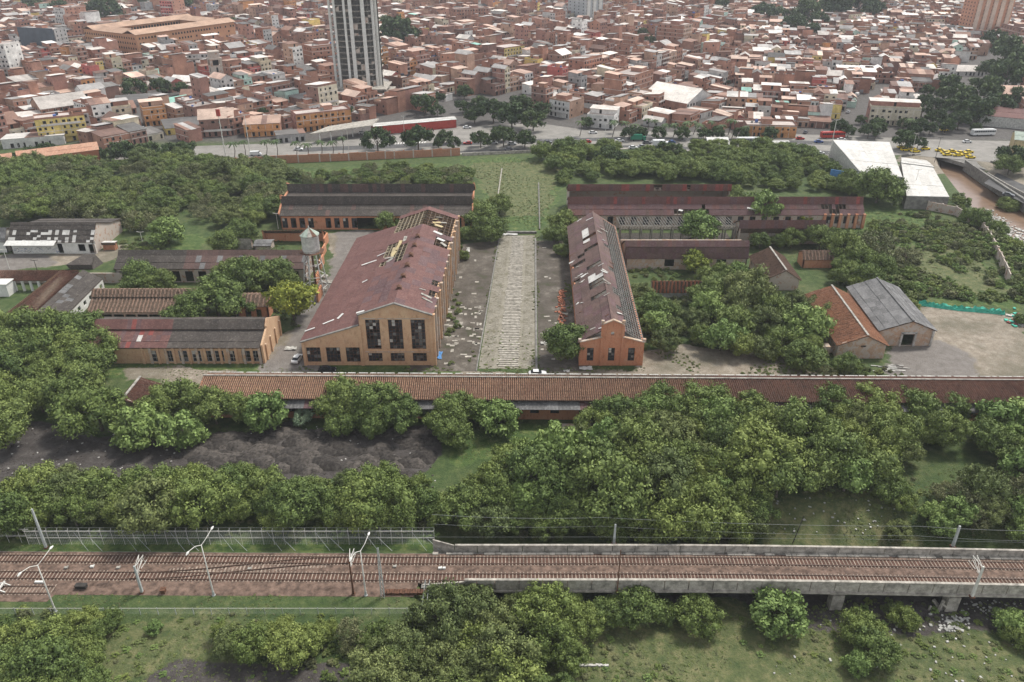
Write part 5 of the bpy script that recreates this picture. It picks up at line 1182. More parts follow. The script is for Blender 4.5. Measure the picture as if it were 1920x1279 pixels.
def fill(poly, wmin, wmax, kinds, n_max, seed, pack=.62, avoid=(), hf=1.0):
    """scatter crowns through a photo region, largest first"""
    r = random.Random(seed); pts = []
    x0, x1 = min(p[0] for p in poly), max(p[0] for p in poly); y0, y1 = min(p[1] for p in poly), max(p[1] for p in poly)
    for _ in range(6000):
        if len(pts) >= n_max: break
        px, py = r.uniform(x0, x1), r.uniform(y0, y1)
        if not inpoly(np.array([px]), np.array([py]), poly)[0]: continue
        w = r.uniform(wmin, wmax) * r.choice((.75, 1, 1, 1.1))
        if 8 < px < 1912 and py < 1270 and float(segdist(np.array([px]), np.array([py]), poly)[0]) < w * .3: continue
        if any(((px - a) ** 2 + ((py - b) * 1.5) ** 2) < (pack * (w + c) / 2) ** 2 for a, b, c in pts): continue
        if any(((px - a) ** 2 + (py - b) ** 2) < c * c for a, b, c in avoid): continue
        pts.append((px, py, w))
    for px, py, w in pts: tree(px, py, w, r.choice(kinds), hf)
O_ = 'olive'; D, B_K, F_, Y_, Z_ = 'dense', 'broad', 'feather', 'dry', 'yellow'
# named ones
for a in [(545, 560, 92, 'yellow', 1.1), (1062, 640, 92, D, .85), (1434, 388, 68, B_K, 1.0), (1312, 427, 74, B_K, .9), (1503, 408, 40, 'yellow', .8), (1640, 463, 82, 'dry', .8), (1592, 470, 76, D, .9), (312, 437, 66, B_K, .7), (728, 414, 52, D, .7), (590, 415, 30, D, .8),
          (1305, 492, 54, 'yellow', .9), (905, 405, 66, D, .8), (936, 384, 46, D, .8), (880, 392, 50, D, .8), (918, 432, 60, D, .8), (1055, 420, 60, D, .8), (1080, 400, 50, D, .8), (1040, 440, 44, D, .8), (1075, 455, 40, D, .6), (1055, 470, 34, D, .5), (875, 440, 40, D, .6), (868, 480, 26, D, .5),
          (403, 560, 105, D, .8), (350, 585, 80, D, .8), (440, 575, 70, D, .8), (262, 522, 75, D, .7), (245, 490, 50, D, .6), (300, 530, 60, D, .7), (470, 520, 90, D, .9), (515, 512, 74, D, .8), (430, 515, 70, D, .8), (538, 532, 52, D, .7), (500, 480, 46, Y_, .5), (420, 455, 60, D, .7), (450, 435, 60, D, .8),
          (1650, 350, 84, D, .8), (1600, 345, 60, D, .8), (700, 668, 26, B_K, .8), (600, 678, 14, D, .6), (1210, 650, 20, D, .5),
          (180, 770, 122, F_, .8), (118, 745, 60, F_, .8), (262, 808, 110, B_K, .4), (345, 808, 90, B_K, .35), (300, 755, 84, D, .9), (352, 745, 84, D, .9), (400, 765, 86, D, .9), (445, 760, 80, F_, .9), (500, 775, 84, B_K, .9), (566, 782, 44, 'pale', .8), (636, 752, 90, D, 1.0), (700, 752, 96, D, 1.0), (752, 778, 80, D, .9), (640, 792, 64, D, .8), (700, 798, 60, D, .8), (840, 778, 80, D, 1.0), (872, 762, 70, D, 1.0), (905, 772, 60, B_K, .9), (940, 786, 80, B_K, .8), (850, 812, 70, D, .8), (800, 770, 40, D, .8),
          (1235, 766, 100, D, .8), (1325, 758, 108, F_, .8), (1405, 772, 88, D, .8), (1150, 768, 82, D, .9), (1485, 772, 70, B_K, .8), (1560, 762, 88, D, .8), (1640, 757, 92, F_, .8), (1722, 760, 94, D, .8), (1790, 765, 76, D, .8), (1885, 800, 100, B_K, .8),
          (1196, 1140, 92, D, .8), (1140, 1150, 70, D, .8), (1245, 1150, 50, D, .7), (1308, 1152, 86, F_, .7), (1462, 1152, 98, B_K, .8), (1618, 1180, 74, F_, .8), (1640, 1216, 78, D, .8), (1606, 1246, 52, B_K, .7), (1700, 1160, 54, F_, .6), (1892, 1168, 62, B_K, .7), (290, 1178, 34, B_K, .6), (1915, 1195, 60, D, .6)]:
    tree(*a)
fill([(-10, 600), (60, 575), (170, 600), (215, 650), (200, 690), (185, 750), (60, 795), (-10, 800)], 76, 120, [D, D, F_, D], 22, 5, .5)
fill([(1075, 800), (1100, 768), (1300, 738), (1440, 772), (1560, 752), (1700, 750), (1815, 770), (1810, 830), (1700, 868), (1640, 905), (1560, 925), (1450, 930), (1440, 1005), (1330, 1012), (1000, 1010), (860, 995), (815, 950), (880, 880), (950, 815)], 66, 132, [D, O_, F_, D, B_K, F_, D], 100, 6, .5)
fill([(-10, 910), (60, 885), (230, 880), (380, 875), (560, 888), (720, 880), (830, 905), (870, 990), (-10, 985)], 70, 112, [F_, D, F_, O_, D, F_], 46, 7, .42)
fill([(1830, 800), (1925, 780), (1925, 860), (1860, 860), (1800, 830)], 80, 110, [B_K, D], 5, 8, .5)
fill([(1790, 880), (1925, 870), (1925, 1000), (1640, 1012), (1640, 975), (1740, 930)], 60, 90, ['dry', 'dry', O_, B_K], 15, 9, .5)
tree(1668, 915, 66, D, .7); tree(1690, 935, 56, F_, .7)
fill([(685, 1180), (830, 1100), (1060, 1100), (1125, 1150), (1090, 1300), (680, 1300)], 66, 120, [D, F_, F_, O_], 26, 10, .52)
fill([(-10, 1180), (60, 1165), (160, 1175), (190, 1220), (180, 1300), (-10, 1300)], 70, 105, [D, F_, D], 14, 11, .55)
fill([(60, 1158), (240, 1140), (260, 1190), (180, 1215)], 50, 70, [D, F_], 5, 12, .55)
fill([(385, 1172), (470, 1165), (625, 1168), (615, 1235), (480, 1235), (390, 1215)], 56, 80, [F_, O_, F_], 9, 13, .5)
fill([(640, 1170), (720, 1160), (700, 1230), (640, 1220)], 50, 70, ['dry', 'dry', D], 4, 14, .5)
fill([(1175, 500), (1250, 570), (1330, 500), (1400, 490), (1450, 530), (1540, 550), (1560, 600), (1545, 665), (1500, 670), (1360, 670), (1225, 655), (1190, 590)], 56, 96, [D, O_, F_, B_K, O_], 25, 15, .62, avoid=((1275, 545, 45), (1330, 600, 20)), hf=.8)
fill([(1340, 505), (1390, 500), (1395, 530), (1345, 545)], 40, 58, [D, F_], 5, 16, .55, avoid=((1275, 540, 22),))
fill([(1410, 440), (1560, 420), (1600, 440), (1660, 500), (1640, 545), (1560, 530), (1570, 470), (1500, 460), (1420, 470)], 40, 66, [D, D, F_], 14, 17, .6, avoid=((1530, 490, 30), (1460, 490, 24)))
fill([(1380, 340), (1540, 420), (1380, 420), (1290, 395)], 36, 56, [D, F_], 5, 18, .7)
for a in [(1510, 670, 80, D, .6), (1587, 686, 56, D, .5), (1550, 700, 40, Y_, .5), (1440, 665, 34, F_, .5), (1385, 650, 30, F_, .6), (1560, 590, 50, D, .8), (1500, 600, 70, D, .8), (1668, 630, 34, D, .6), (1610, 520, 50, D, .7), (1655, 500, 54, D, .6), (1700, 480, 50, Y_, .5), (1830, 410, 56, D, .6), (1870, 430, 40, D, .6), (1900, 360, 40, D, .7), (1895, 310, 50, D, .8), (1920, 600, 30, D, .5), (1915, 545, 36, D, .6)]: tree(*a)
# ---------------------------------------------------------------- masses nobody could count
def gn_scatter(name, pts, meshes, seed=0):
    """one object: points that carry scale and turn, each shown as one of the given meshes"""
    me = bpy.data.meshes.new(name); me.from_pydata([p[:3] for p in pts], [], [])
    for nm, i in (('sx', 3), ('sz', 4), ('rz', 5), ('ix', 6)):
        a = me.attributes.new(nm, 'FLOAT' if nm != 'ix' else 'INT', 'POINT'); a.data.foreach_set('value', np.array([p[i] for p in pts], np.float32 if nm != 'ix' else np.int32))
    o = bpy.data.objects.new(name, me); COL.objects.link(o); o['kind'] = 'stuff'
    ng = bpy.data.node_groups.new(name, 'GeometryNodeTree'); ng.interface.new_socket('Geometry', in_out='INPUT', socket_type='NodeSocketGeometry'); ng.interface.new_socket('Geometry', in_out='OUTPUT', socket_type='NodeSocketGeometry')
    N = ng.nodes; Lk = ng.links; gi = N.new('NodeGroupInput'); go = N.new('NodeGroupOutput'); ip = N.new('GeometryNodeInstanceOnPoints'); g2i = N.new('GeometryNodeGeometryToInstance')
    for m in reversed(meshes):
        so_ = bpy.data.objects.new('leaf_source', m); oi = N.new('GeometryNodeObjectInfo'); oi.inputs[0].default_value = so_; Lk.new(oi.outputs['Geometry'], g2i.inputs[0])
    def at(nm, dt):
        x = N.new('GeometryNodeInputNamedAttribute'); x.data_type = dt; x.inputs[0].default_value = nm; return x.outputs['Attribute']
    cs = N.new('ShaderNodeCombineXYZ'); sx = at('sx', 'FLOAT'); sz = at('sz', 'FLOAT'); Lk.new(sx, cs.inputs[0]); Lk.new(sx, cs.inputs[1]); Lk.new(sz, cs.inputs[2])
    cr = N.new('ShaderNodeCombineXYZ'); Lk.new(at('rz', 'FLOAT'), cr.inputs[2])
    Lk.new(gi.outputs[0], ip.inputs['Points']); Lk.new(g2i.outputs[0], ip.inputs['Instance']); ip.inputs['Pick Instance'].default_value = True
    Lk.new(at('ix', 'INT'), ip.inputs['Instance Index']); Lk.new(cr.outputs[0], ip.inputs['Rotation']); Lk.new(cs.outputs[0], ip.inputs['Scale']); Lk.new(ip.outputs[0], go.inputs[0])
    md = o.modifiers.new('scatter', 'NODES'); md.node_group = ng; return o
def scatter(name, polys, spacing, rmin, rmax, meshes, seed, zf=.5, squash=.8, dens=None, avoid_world=None):
    r = np.random.RandomState(seed); pts = []
    for poly in polys:
        W_ = PG(*poly); x0, x1 = min(p[0] for p in W_), max(p[0] for p in W_); y0, y1 = min(p[1] for p in W_), max(p[1] for p in W_)
        gx, gy = np.meshgrid(np.arange(x0, x1, spacing), np.arange(y0, y1, spacing)); gx = gx + r.uniform(-.48, .48, gx.shape) * spacing; gy = gy + r.uniform(-.48, .48, gy.shape) * spacing
        ok = inpoly(gx, gy, W_)
        if dens is not None: ok &= (pnoise(gx, gy, .09, seed) + r.uniform(-.4, .4, gx.shape)) > dens
        x, y = gx[ok], gy[ok]; z = H(x, y)
        for a, b_, c_ in zip(x, y, z):
            s = r.uniform(rmin, rmax) * (1 + .3 * math.sin(a * .07) * math.cos(b_ * .09)); pts.append((a, b_, c_ + s * zf, s, s * squash * r.uniform(.85, 1.2), r.uniform(0, 6.28), r.randint(0, len(meshes))))
    return gn_scatter(name, pts, meshes)
LOWM = [crown_mesh('foliage', m, s, 22, 60, .11, .7, up=.4) for m, s in (('leaf_olive', 71), ('leaf_feather', 72), ('leaf_broad', 73), ('leaf_dry', 74), ('leaf_lawn', 75))]
woodpolys_l = [[(-60, 318), (70, 322), (140, 306), (190, 322), (300, 300), (420, 318), (470, 340), (540, 350), (524, 420), (440, 430), (380, 418), (330, 410), (270, 438), (195, 430), (150, 415), (0, 418), (-60, 420)], [(440, 330), (540, 318), (560, 340), (540, 350)]]
o = scatter('left_woodland', woodpolys_l, 6.2, 3.2, 5.4, [CR['dense'][0], CR['olive'][1], CR['dense'][2], CR['feather'][1], CR['olive'][0], CR['dry'][0]], 81, .75, .85); o['label'] = 'dark green woodland mass filling the left behind the sheds'
o = scatter('scrub_belt', [[(550, 340), (640, 325), (700, 318), (860, 322), (900, 345), (885, 358), (560, 345)], [(355, 308), (420, 298), (480, 312), (400, 322)]], 4.5, 2.0, 3.4, [CR['dense'][0], CR['feather'][1], CR['dry'][0]], 82, .6, .8); o['label'] = 'belt of scrub behind the black clerestory shed'
o = scatter('right_woodland', [[(1010, 300), (1110, 288), (1200, 288), (1290, 282), (1400, 288), (1520, 300), (1560, 320), (1600, 350), (1600, 368), (1500, 360), (1356, 350), (1200, 338), (1080, 342), (1062, 360), (1030, 350), (1050, 330)]], 6.0, 2.8, 4.8, [CR['dense'][0], CR['dense'][1], CR['feather'][1], CR['feather'][0], CR['dense'][2]], 83, .75, .85); o['label'] = 'woodland mass behind the maroon sheds on the right'
o = scatter('field_scrub', [[(1600, 440), (1680, 400), (1740, 400), (1830, 440), (1880, 530), (1900, 570), (1720, 560), (1640, 520), (1620, 480)], [(1640, 545), (1720, 560), (1720, 580), (1690, 600), (1650, 560)]], 2.6, .9, 2.1, LOWM, 84, .4, .75, -.35); o['label'] = 'patchy scrub covering the field inside the right boundary wall'
o = scatter('field_scrub', [[(1835, 430), (1925, 470), (1925, 620), (1900, 560), (1870, 490)], [(1730, 388), (1800, 372), (1850, 420), (1760, 398)]], 3.4, 1.4, 2.8, LOWM, 85, .5, .8, -.8); o['label'] = 'bushes between the right boundary wall and the brown river'
o = scatter('undergrowth', [[(860, 455), (880, 455), (850, 690), (828, 690)], [(1210, 640), (1180, 500), (1240, 500), (1530, 640), (1520, 690), (1560, 705), (1700, 705), (1690, 690), (1560, 690), (1400, 660)], [(490, 440), (600, 452), (580, 500), (220, 470), (230, 450)], [(190, 640), (240, 500), (600, 500), (560, 620), (510, 600), (170, 600)], [(10, 600), (130, 530), (140, 560), (60, 600)]], 2.4, .5, 1.3, LOWM, 86, .35, .7, -.3); o['label'] = 'rank undergrowth around the ruined buildings'
o = scatter('undergrowth', [[(-40, 1150), (790, 1160), (790, 1300), (-40, 1300)], [(830, 1135), (1925, 1125), (1925, 1300), (830, 1300)], [(1440, 930), (1925, 860), (1925, 1015), (1440, 1015)], [(230, 800), (560, 780), (820, 770), (1060, 800), (1060, 812), (600, 812), (250, 825)], [(-40, 780), (100, 790), (200, 800), (120, 800), (-40, 796)]], 1.6, .15, .75, LOWM, 87, .2, .5, .15); o['label'] = 'weeds and low undergrowth on the rough grass'
o = scatter('undergrowth', [[(-40, 985), (825, 985), (1440, 1008), (1440, 1020), (820, 1018), (-40, 1012)], [(560, 1200), (700, 1200), (690, 1290), (600, 1290)], [(20, 1145), (240, 1150), (240, 1160), (20, 1165)]], 1.8, .5, 1.3, LOWM, 88, .4, .8, -.5); o['label'] = 'undergrowth behind the wire fence and viaduct'
TUFT = [crown_mesh('grass_tuft', m, s, 6, 26, .3, .5, core=False, up=.9) for m, s in (('leaf_lawn', 91), ('leaf_dry', 92), ('leaf_lawn', 93))]
o = scatter('grass', [[(-40, 1150), (790, 1160), (790, 1300), (-40, 1300)], [(830, 1135), (1925, 1125), (1925, 1300), (830, 1300)], [(1440, 930), (1925, 860), (1925, 1015), (1440, 1015)], [(160, 690), (560, 692), (890, 696), (1200, 702), (200, 706)], [(850, 815), (1060, 800), (1080, 812), (860, 870)], [(110, 1112), (795, 1112), (795, 1160), (110, 1155)], [(-40, 1022), (815, 1022), (815, 1034), (-40, 1030)]], .8, .12, .32, TUFT, 89, .1, .5, -.2); o['label'] = 'short rough grass'
o = scatter('undergrowth', [[(893, 600), (900, 600), (890, 697), (870, 697)], [(1000, 445), (1010, 445), (1012, 697), (998, 697)], [(560, 686), (830, 689), (1210, 689), (1210, 699), (560, 700)], [(930, 445), (940, 445), (905, 640), (898, 640)], [(1050, 470), (1066, 470), (1085, 640), (1070, 640)], [(190, 684), (500, 684), (500, 690), (190, 690)], [(1220, 660), (1500, 672), (1560, 706), (1300, 700)]], .9, .12, .45, LOWM, 95, .2, .6, .1); o['label'] = 'weeds in the joints and along the walls of the yard'
o = scatter('grass', [[(870, 300), (1060, 296), (1055, 345), (1010, 435), (940, 435), (900, 345)], [(430, 330), (880, 305), (880, 320), (520, 345)], [(1600, 400), (1740, 400), (1880, 530), (1720, 560), (1600, 480)], [(900, 620), (1000, 620), (1003, 695), (895, 695)]], 1.6, .2, .5, TUFT, 90, .15, .45, -.4); o['label'] = 'tufts of grass on the far lawn and field'
# gravel and cinder heaps: overlapping, nobody could count them
rr = random.Random(44); b = MB()
for i in range(190):
    px, py = rr.uniform(350, 815), rr.uniform(808, 890)
    if not inpoly(np.array([px]), np.array([py]), [(330, 822), (520, 808), (820, 806), (815, 845), (740, 900), (620, 882), (330, 880)])[0]: continue
    g1 = G(px, py); r0 = rr.uniform(.8, 2.6); hh = r0 * rr.uniform(.25, .55); n = 14; base = len(b.v); m_ = rr.choice((0, 0, 1)); ph = rr.uniform(0, 6)
    for k_ in range(4):
        f = k_ / 4; b.v += [(g1.x + r0 * (1 - f) * (1 + .16 * math.sin(3 * a + ph)) * math.cos(a) * 1.2, g1.y + r0 * (1 - f) * (1 + .16 * math.sin(3 * a + ph)) * math.sin(a), g1.z - .05 + hh * (math.sin(f * 1.57)) + rr.uniform(-.13, .13)) for a in [2 * math.pi * j / n for j in range(n)]]
    b.v.append((g1.x, g1.y, g1.z + hh))
    for k_ in range(3):
        for j in range(n): a = base + k_ * n; b.f.append((a + j, a + (j + 1) % n, a + n + (j + 1) % n, a + n + j)); b.m.append(m_)
    for j in range(n): b.f.append((base + 3 * n + j, base + 3 * n + (j + 1) % n, base + 4 * n)); b.m.append(m_)
o = b.build('gravel_heaps', ['coal', 'coal_pale'], kind='stuff', smooth=True); o['label'] = 'overlapping dark gravel heaps'
b = MB()
for i in range(1300):
    px, py = rr.uniform(0, 820), rr.uniform(800, 915)
    if rr.random() < .2: px, py = rr.uniform(0, 170), rr.uniform(880, 925)
    g1 = G(px, py); s_ = rr.uniform(.06, .3) ; b.box((g1.x, g1.y, g1.z + .05), (s_ * 1.5, s_, s_ * .6), rr.uniform(0, 3), m=0 if rr.random() < .85 else 1)
b.build('loose_stones', ['coal_pale', 'rubble'], kind='stuff')
# ---------------------------------------------------------------- road, boundary walls, bridge, sheds by the road
def rsheet(name, pts, mat, z): return struct(sheet(name, [tuple(Gz(a, b_)) for a, b_ in pts], mat, z))
rsheet('road', ((215, 300), (440, 303), (860, 289), (1180, 279), (1420, 291), (1560, 297), (1700, 291), (1870, 306), (2000, 318), (2000, 268), (1740, 262), (1560, 254), (1150, 246), (860, 252), (560, 268), (330, 276), (215, 282)), 'road_pale', .06)
rsheet('plaza', ((640, 268), (860, 238), (1010, 232), (1110, 246), (1110, 256), (860, 262)), 'road_pale', .08)
rsheet('road', ((690, 292), (1120, 272), (1560, 284), (1560, 291), (1180, 277), (860, 287), (700, 297)), 'asphalt', .10)
rsheet('road', ((560, 278), (1000, 262), (1200, 257), (1560, 266), (1560, 273), (1200, 263), (1000, 268), (560, 286)), 'asphalt', .10)
b = MB()      # lane dashes
for row0, row1 in ((281, 280), (265, 264)):
    for i in range(60):
        px = 700 + 14.5 * i; py = (row0 - .006 * (px - 700) if px < 1180 else row0 - 2.9 + .024 * (px - 1180)) + (0 if row0 > 270 else 0); g = Gz(px, py); b.box((g[0], g[1], .125), (1.6, .16, .01), 0)
for i in range(12): g = Gz(742 + i * 5, 270 - i * .25); b.box((g[0], g[1], .1), (.5, 3.2, .02))
b.build('road_marking', 'white_paint', kind='structure')
rsheet('pavement', ((440, 304.5), (860, 290.5), (1180, 280.5), (1180, 279), (860, 288.6), (440, 302.5)), 'concrete', .14)
def boundary(name, label, pts, h, mat, seg=4.0, pier=True, cap='concrete', th=.3):
    q = [G(a, b_) for a, b_ in pts]; t = thing(name, label, 'wall', loc=q[0])
    for a, c_ in zip(q, q[1:]):
        L = (c_ - a).length; n = max(1, int(L / seg)); d = (c_ - a) / n; ang = math.atan2(d.y, d.x)
        for i in range(n):
            p = a + d * i; hh = h * RS.uniform(.94, 1.04); b = MB(); m = p + d / 2; b.box((m.x, m.y, hh / 2 + p.z), (L / n - .1, th, hh), ang); part(b, 'wall_panel', mat, t)
            if pier: b = MB(); b.box((p.x, p.y, (h + .25) / 2 + p.z), (.55, th + .3, h + .25), ang); part(b, 'pilaster', mat if i % 2 else 'brick_old', t)
    return t
boundary('boundary_wall', 'long orange brick boundary wall with piers below the road at the far edge of the yard', [(425, 312), (520, 307), (620, 303), (740, 298), (863, 292)], 3.4, 'brick_fence')
boundary('low_wall', 'low pale concrete wall continuing the orange boundary wall along the road', [(866, 293), (930, 290), (1000, 287)], 1.3, 'concrete', pier=False)
boundary('boundary_wall', 'red painted low brick wall under the road right of the far lawn', [(1000, 284), (1090, 281), (1165, 277)], 2.2, 'brick_red', pier=False)
boundary('boundary_wall', 'crooked dark red boundary wall separating the scrubby field from the river', [(1738, 394), (1790, 404), (1835, 428), (1852, 452), (1872, 492), (1890, 532)], 3.2, 'brick_old')
boundary('boundary_wall', 'stained parapet wall along the road bridge above the river mouth', [(1690, 296), (1780, 303), (1872, 310)], 1.4, 'concrete_dark', pier=False)
b = MB(); a, c_ = G(1770, 312), G(1872, 318); b.bar((a.x, a.y + 1, -.9), (c_.x, c_.y + 1, -.9), 11, 1.6); tag(b.build('road_bridge', 'concrete_dark'), 'concrete road bridge deck over the brown river at the right', 'bridge')
rsheet('road', ((1845, 344), (1925, 385), (1925, 350), (1870, 325)), 'asphalt', .08)
b = MB(); a = [G(p, q) for p, q in ((1843, 352), (1880, 375), (1925, 400))]
for p, q in zip(a, a[1:]): b.bar((p.x, p.y, .6), (q.x, q.y, .6), .4, 1.0)
tag(b.build('river_parapet', 'concrete'), 'pale parapet along the road above the right river bank', 'parapet')
# green tarpaulin fence at the dirt lot
tp = [(1720, 571), (1760, 577), (1800, 582), (1850, 586), (1885, 590)]
q = [G(a_, b_) for a_, b_ in tp]; b = MB(); rr = random.Random(3); prev = None
pts = []
for a_, c_ in zip(q, q[1:]):
    for k_ in range(10): pts.append(a_.lerp(c_, k_ / 10))
prof_ = [[(p.x, p.y + rr.uniform(-.7, .2) * f - .8 * (1 - f), p.z + (1.6 * f) * rr.uniform(.6, 1.1) + .03) for f in (0, .35, .7, 1)] for p in pts]
for r0, r1 in zip(prof_, prof_[1:]):
    for k_ in range(3): b.quad(r0[k_], r1[k_], r1[k_ + 1], r0[k_ + 1])
tag(b.build('green_tarp', 'tarp_green'), 'long sagging green tarpaulin fence at the back of the dirt lot', 'tarpaulin')
b = MB()
for i in range(26): g = G(rr.gauss(1902, 10), rr.gauss(600, 9)); s_ = rr.uniform(.3, 1.4); b.box((g.x, g.y, .2), (s_, s_ * .7, .3), rr.uniform(0, 3), m=rr.choice((0, 0, 1, 2)))
b.build('debris', ['tarp_green', 'rubble', 'sheet_red'], kind='stuff')
b = MB()
for i in range(14): g = G(1660 + rr.uniform(-20, 30), 692 + rr.uniform(-7, 6)); b.box((g.x, g.y, .15), (rr.uniform(2, 5), .25, .12), rr.uniform(-.2, .2), m=rr.choice((0, 1)))
b.build('timber_scraps', ['dirty_white', 'rubble'], kind='stuff')
g = G(1378, 0 + 690)
def cloth(px, py, sx, sy, mat, label, name='plastic_sheet'):
    g = G(px, py); b = MB(); n = 5; V = [[(g.x + (i / n - .5) * sx + rr.uniform(-.1, .1), g.y + (j / n - .5) * sy + rr.uniform(-.1, .1), g.z + .12 + rr.uniform(0, .35)) for i in range(n + 1)] for j in range(n + 1)]
    for j in range(n):
        for i in range(n): b.quad(V[j][i], V[j][i + 1], V[j + 1][i + 1], V[j + 1][i])
    return tag(b.build(name, mat), label, 'sheet')
cloth(1098, 692, 3.2, 1.6, 'white_roof', 'crumpled white plastic sheet at the foot of the narrow hall gable')
cloth(1062, 697, 1.6, .8, 'white_roof', 'small scrap of white plastic left of the crumpled sheet by the gable')
cloth(955, 441, 5.5, 1.4, 'white_roof', 'long pale torn sheet at the far end of the ramp')
cloth(878, 470, 1.0, 4.0, 'dirty_white', 'pale cloth hanging by the trees at the left side pavement')
cloth(825, 668, 1.0, 3.5, 'tarp_blue', 'blue-green plastic heap at the right foot of the great hall')
cloth(1022, 645, 2.2, 1.5, 'dirty_white', 'pale rubble sack on the right side pavement')
b = MB()
for i in range(90): g = G(1053 + rr.gauss(0, 3.5), rr.uniform(545, 612)); b.box((g.x, g.y, .15), (.7, .5, .25), rr.uniform(0, 3))
o = b.build('brick_rubble', 'tile_red', kind='stuff')
for i, (px, py) in enumerate(((596, 500), (604, 520), (612, 530), (600, 545))): cloth(px, py, 3.5, 2.2, 'lichen_sheet', ['pale rubble heap right behind the water tower legs', 'second pale rubble heap in the alley by the water tower', 'largest pale rubble heap in the alley beside the great hall', 'pale rubble heap closest to the yellow tree'][i], 'rubble_heap')
cloth(545, 655, 3.0, 1.6, 'dirty_white', 'pale pile of broken slabs in the alley near the white car', 'rubble_heap')
# ---------------------------------------------------------------- vehicles
def car_parts(kind, mat):
    """local meshes: body, cabin glass, wheels"""
    b = MB(); gl_ = MB(); L, Wc = {'car': (4.3, 1.75), 'van': (5.0, 1.95), 'truck': (7.5, 2.3), 'bus': (11.5, 2.5)}[kind]; a, w = L / 2, Wc / 2
    def loft(mb, secs, m=0):      # secs: (x, zbottom, ztop, halfwidth)
        for s0, s1 in zip(secs, secs[1:]):
            x0, b0, t0, w0 = s0; x1, b1, t1, w1 = s1
            mb.hexa([(x0, -w0, b0), (x1, -w1, b1), (x1, w1, b1), (x0, w0, b0)], [(x0, -w0 * .94, t0), (x1, -w1 * .94, t1), (x1, w1 * .94, t1), (x0, w0 * .94, t0)], m)
    if kind == 'car':
        loft(b, [(-a, .35, .7, w * .85), (-a * .86, .25, .92, w), (-a * .4, .22, .95, w), (a * .35, .22, .92, w), (a * .85, .25, .78, w * .96), (a, .35, .6, w * .8)])
        loft(gl_, [(-a * .78, .9, .95, w * .86), (-a * .5, .9, 1.36, w * .78), (a * .1, .9, 1.36, w * .78), (a * .45, .88, .93, w * .86)])
        b.box((-a * .2, 0, 1.39), (L * .3, Wc * .72, .05))
    elif kind == 'van':
        loft(b, [(-a, .35, 1.9, w), (a * .45, .3, 1.95, w), (a * .75, .3, 1.2, w), (a, .35, .9, w * .9)]); gl_.box((a * .5, 0, 1.5), (a * .34, Wc * .92, .5)); b.box((0, 0, 1.97), (L * .6, Wc * .8, .06))
    elif kind == 'truck':
        b.box((-a * .25, 0, 1.9), (L * .72, Wc, 2.3)); b.box((a * .78, 0, 1.25), (L * .2, Wc * .95, 1.7)); gl_.box((a * .9, 0, 1.7), (L * .1, Wc * .97, .6)); b.box((0, 0, .6), (L * .95, Wc * .5, .3))
    else:
        b.box((0, 0, 1.65), (L, Wc, 2.5)); b.box((0, 0, 2.98), (L * .9, Wc * .8, .16)); gl_.box((0, 0, 2.1), (L * .96, Wc + .06, .8)); gl_.box((a - .02, 0, 2.0), (.1, Wc * .9, 1.2))
        for k_ in range(9): b.box((-a + .9 + k_ * L / 9.6, 0, 2.1), (.12, Wc + .1, .84))
    wm_ = MB()
    for j in range(1): wm_.lathe([(0, -.11), (.33, -.11), (.33, .11), (0, .11)], 10)
    wv = MB(); wv.v = [(x, z, y) for x, y, z in wm_.v]; wv.f = wm_.f; wv.m = wm_.m
    return b.mesh('body', mat), gl_.mesh('cabin', 'glass_dark'), wv.mesh('wheel', 'rubber'), L, Wc
_vc = {}
def vehicle(kind, mat, px, py, deg, label, group=None, z=0.1, light=False):
    if (kind, mat) not in _vc: _vc[(kind, mat)] = car_parts(kind, mat)
    bm_, gm_, wm_, L, Wc = _vc[(kind, mat)]; g = Gz(px, py, z); nm = {'car': 'parked_car', 'van': 'van', 'truck': 'truck', 'bus': 'bus'}[kind] if not group or 'taxi' not in group else 'taxi'
    t = thing(nm, label, 'taxi' if nm == 'taxi' else kind, group, loc=(g[0], g[1], z)); t.rotation_euler.z = R(deg); link('body', bm_, t); link('windows', gm_, t)
    for sx in (-.62, .62):
        for sy in (-1, 1): link('wheel', wm_, t, loc=(sx * L / 2, sy * (Wc / 2 - .1), .33))
    if kind == 'car' and py > 600:
        for sy in (-1, 1):
            h_ = MB(); h_.box((L / 2 - .12, sy * Wc * .34, .62), (.12, .32, .14)); h_.build('headlight', 'white_paint', t)
    return t
vehicle('car', 'car_white', 558, 676, 82, 'white car parked beside the left corner of the great brick hall', z=.02)
vehicle('car', 'car_black', 614, 697, 3, 'black car parked in front of the great hall behind the long tiled roof', z=.02)
vehicle('car', 'car_white', 1008, 704.5, 2, 'white car mostly hidden behind the long tiled roof at the ramp foot', z=.02)
GT = 'taxis queueing on the bridge'
txs = [(1690, 278, 5), (1697, 283, 3), (1710, 281, 0), (1716, 286, 4), (1735, 281, 2), (1762, 284, 5), (1772, 288, 3), (1776, 292, 0), (1785, 286, 3), (1796, 293, 2), (1801, 289, 8), (1811, 292, 0), (1816, 287, 5), (1819, 297, 2), (1770, 246, 5)]
on = ['first', 'second', 'third', 'fourth', 'fifth', 'sixth', 'seventh', 'eighth', 'ninth', 'tenth', 'eleventh', 'twelfth', 'thirteenth', 'fourteenth', 'fifteenth', 'sixteenth', 'seventeenth', 'eighteenth', 'nineteenth', 'twentieth']
oi = 0
for px, py, d in sorted(txs):
    if py < 260: vehicle('car', 'car_yellow', px, py, d, 'lone yellow taxi on the upper street behind the taxi queue', GT); continue
    vehicle('car', 'car_yellow', px, py, d, 'yellow taxi near the river bridge, %s from the left of the queue' % on[oi], GT); oi += 1
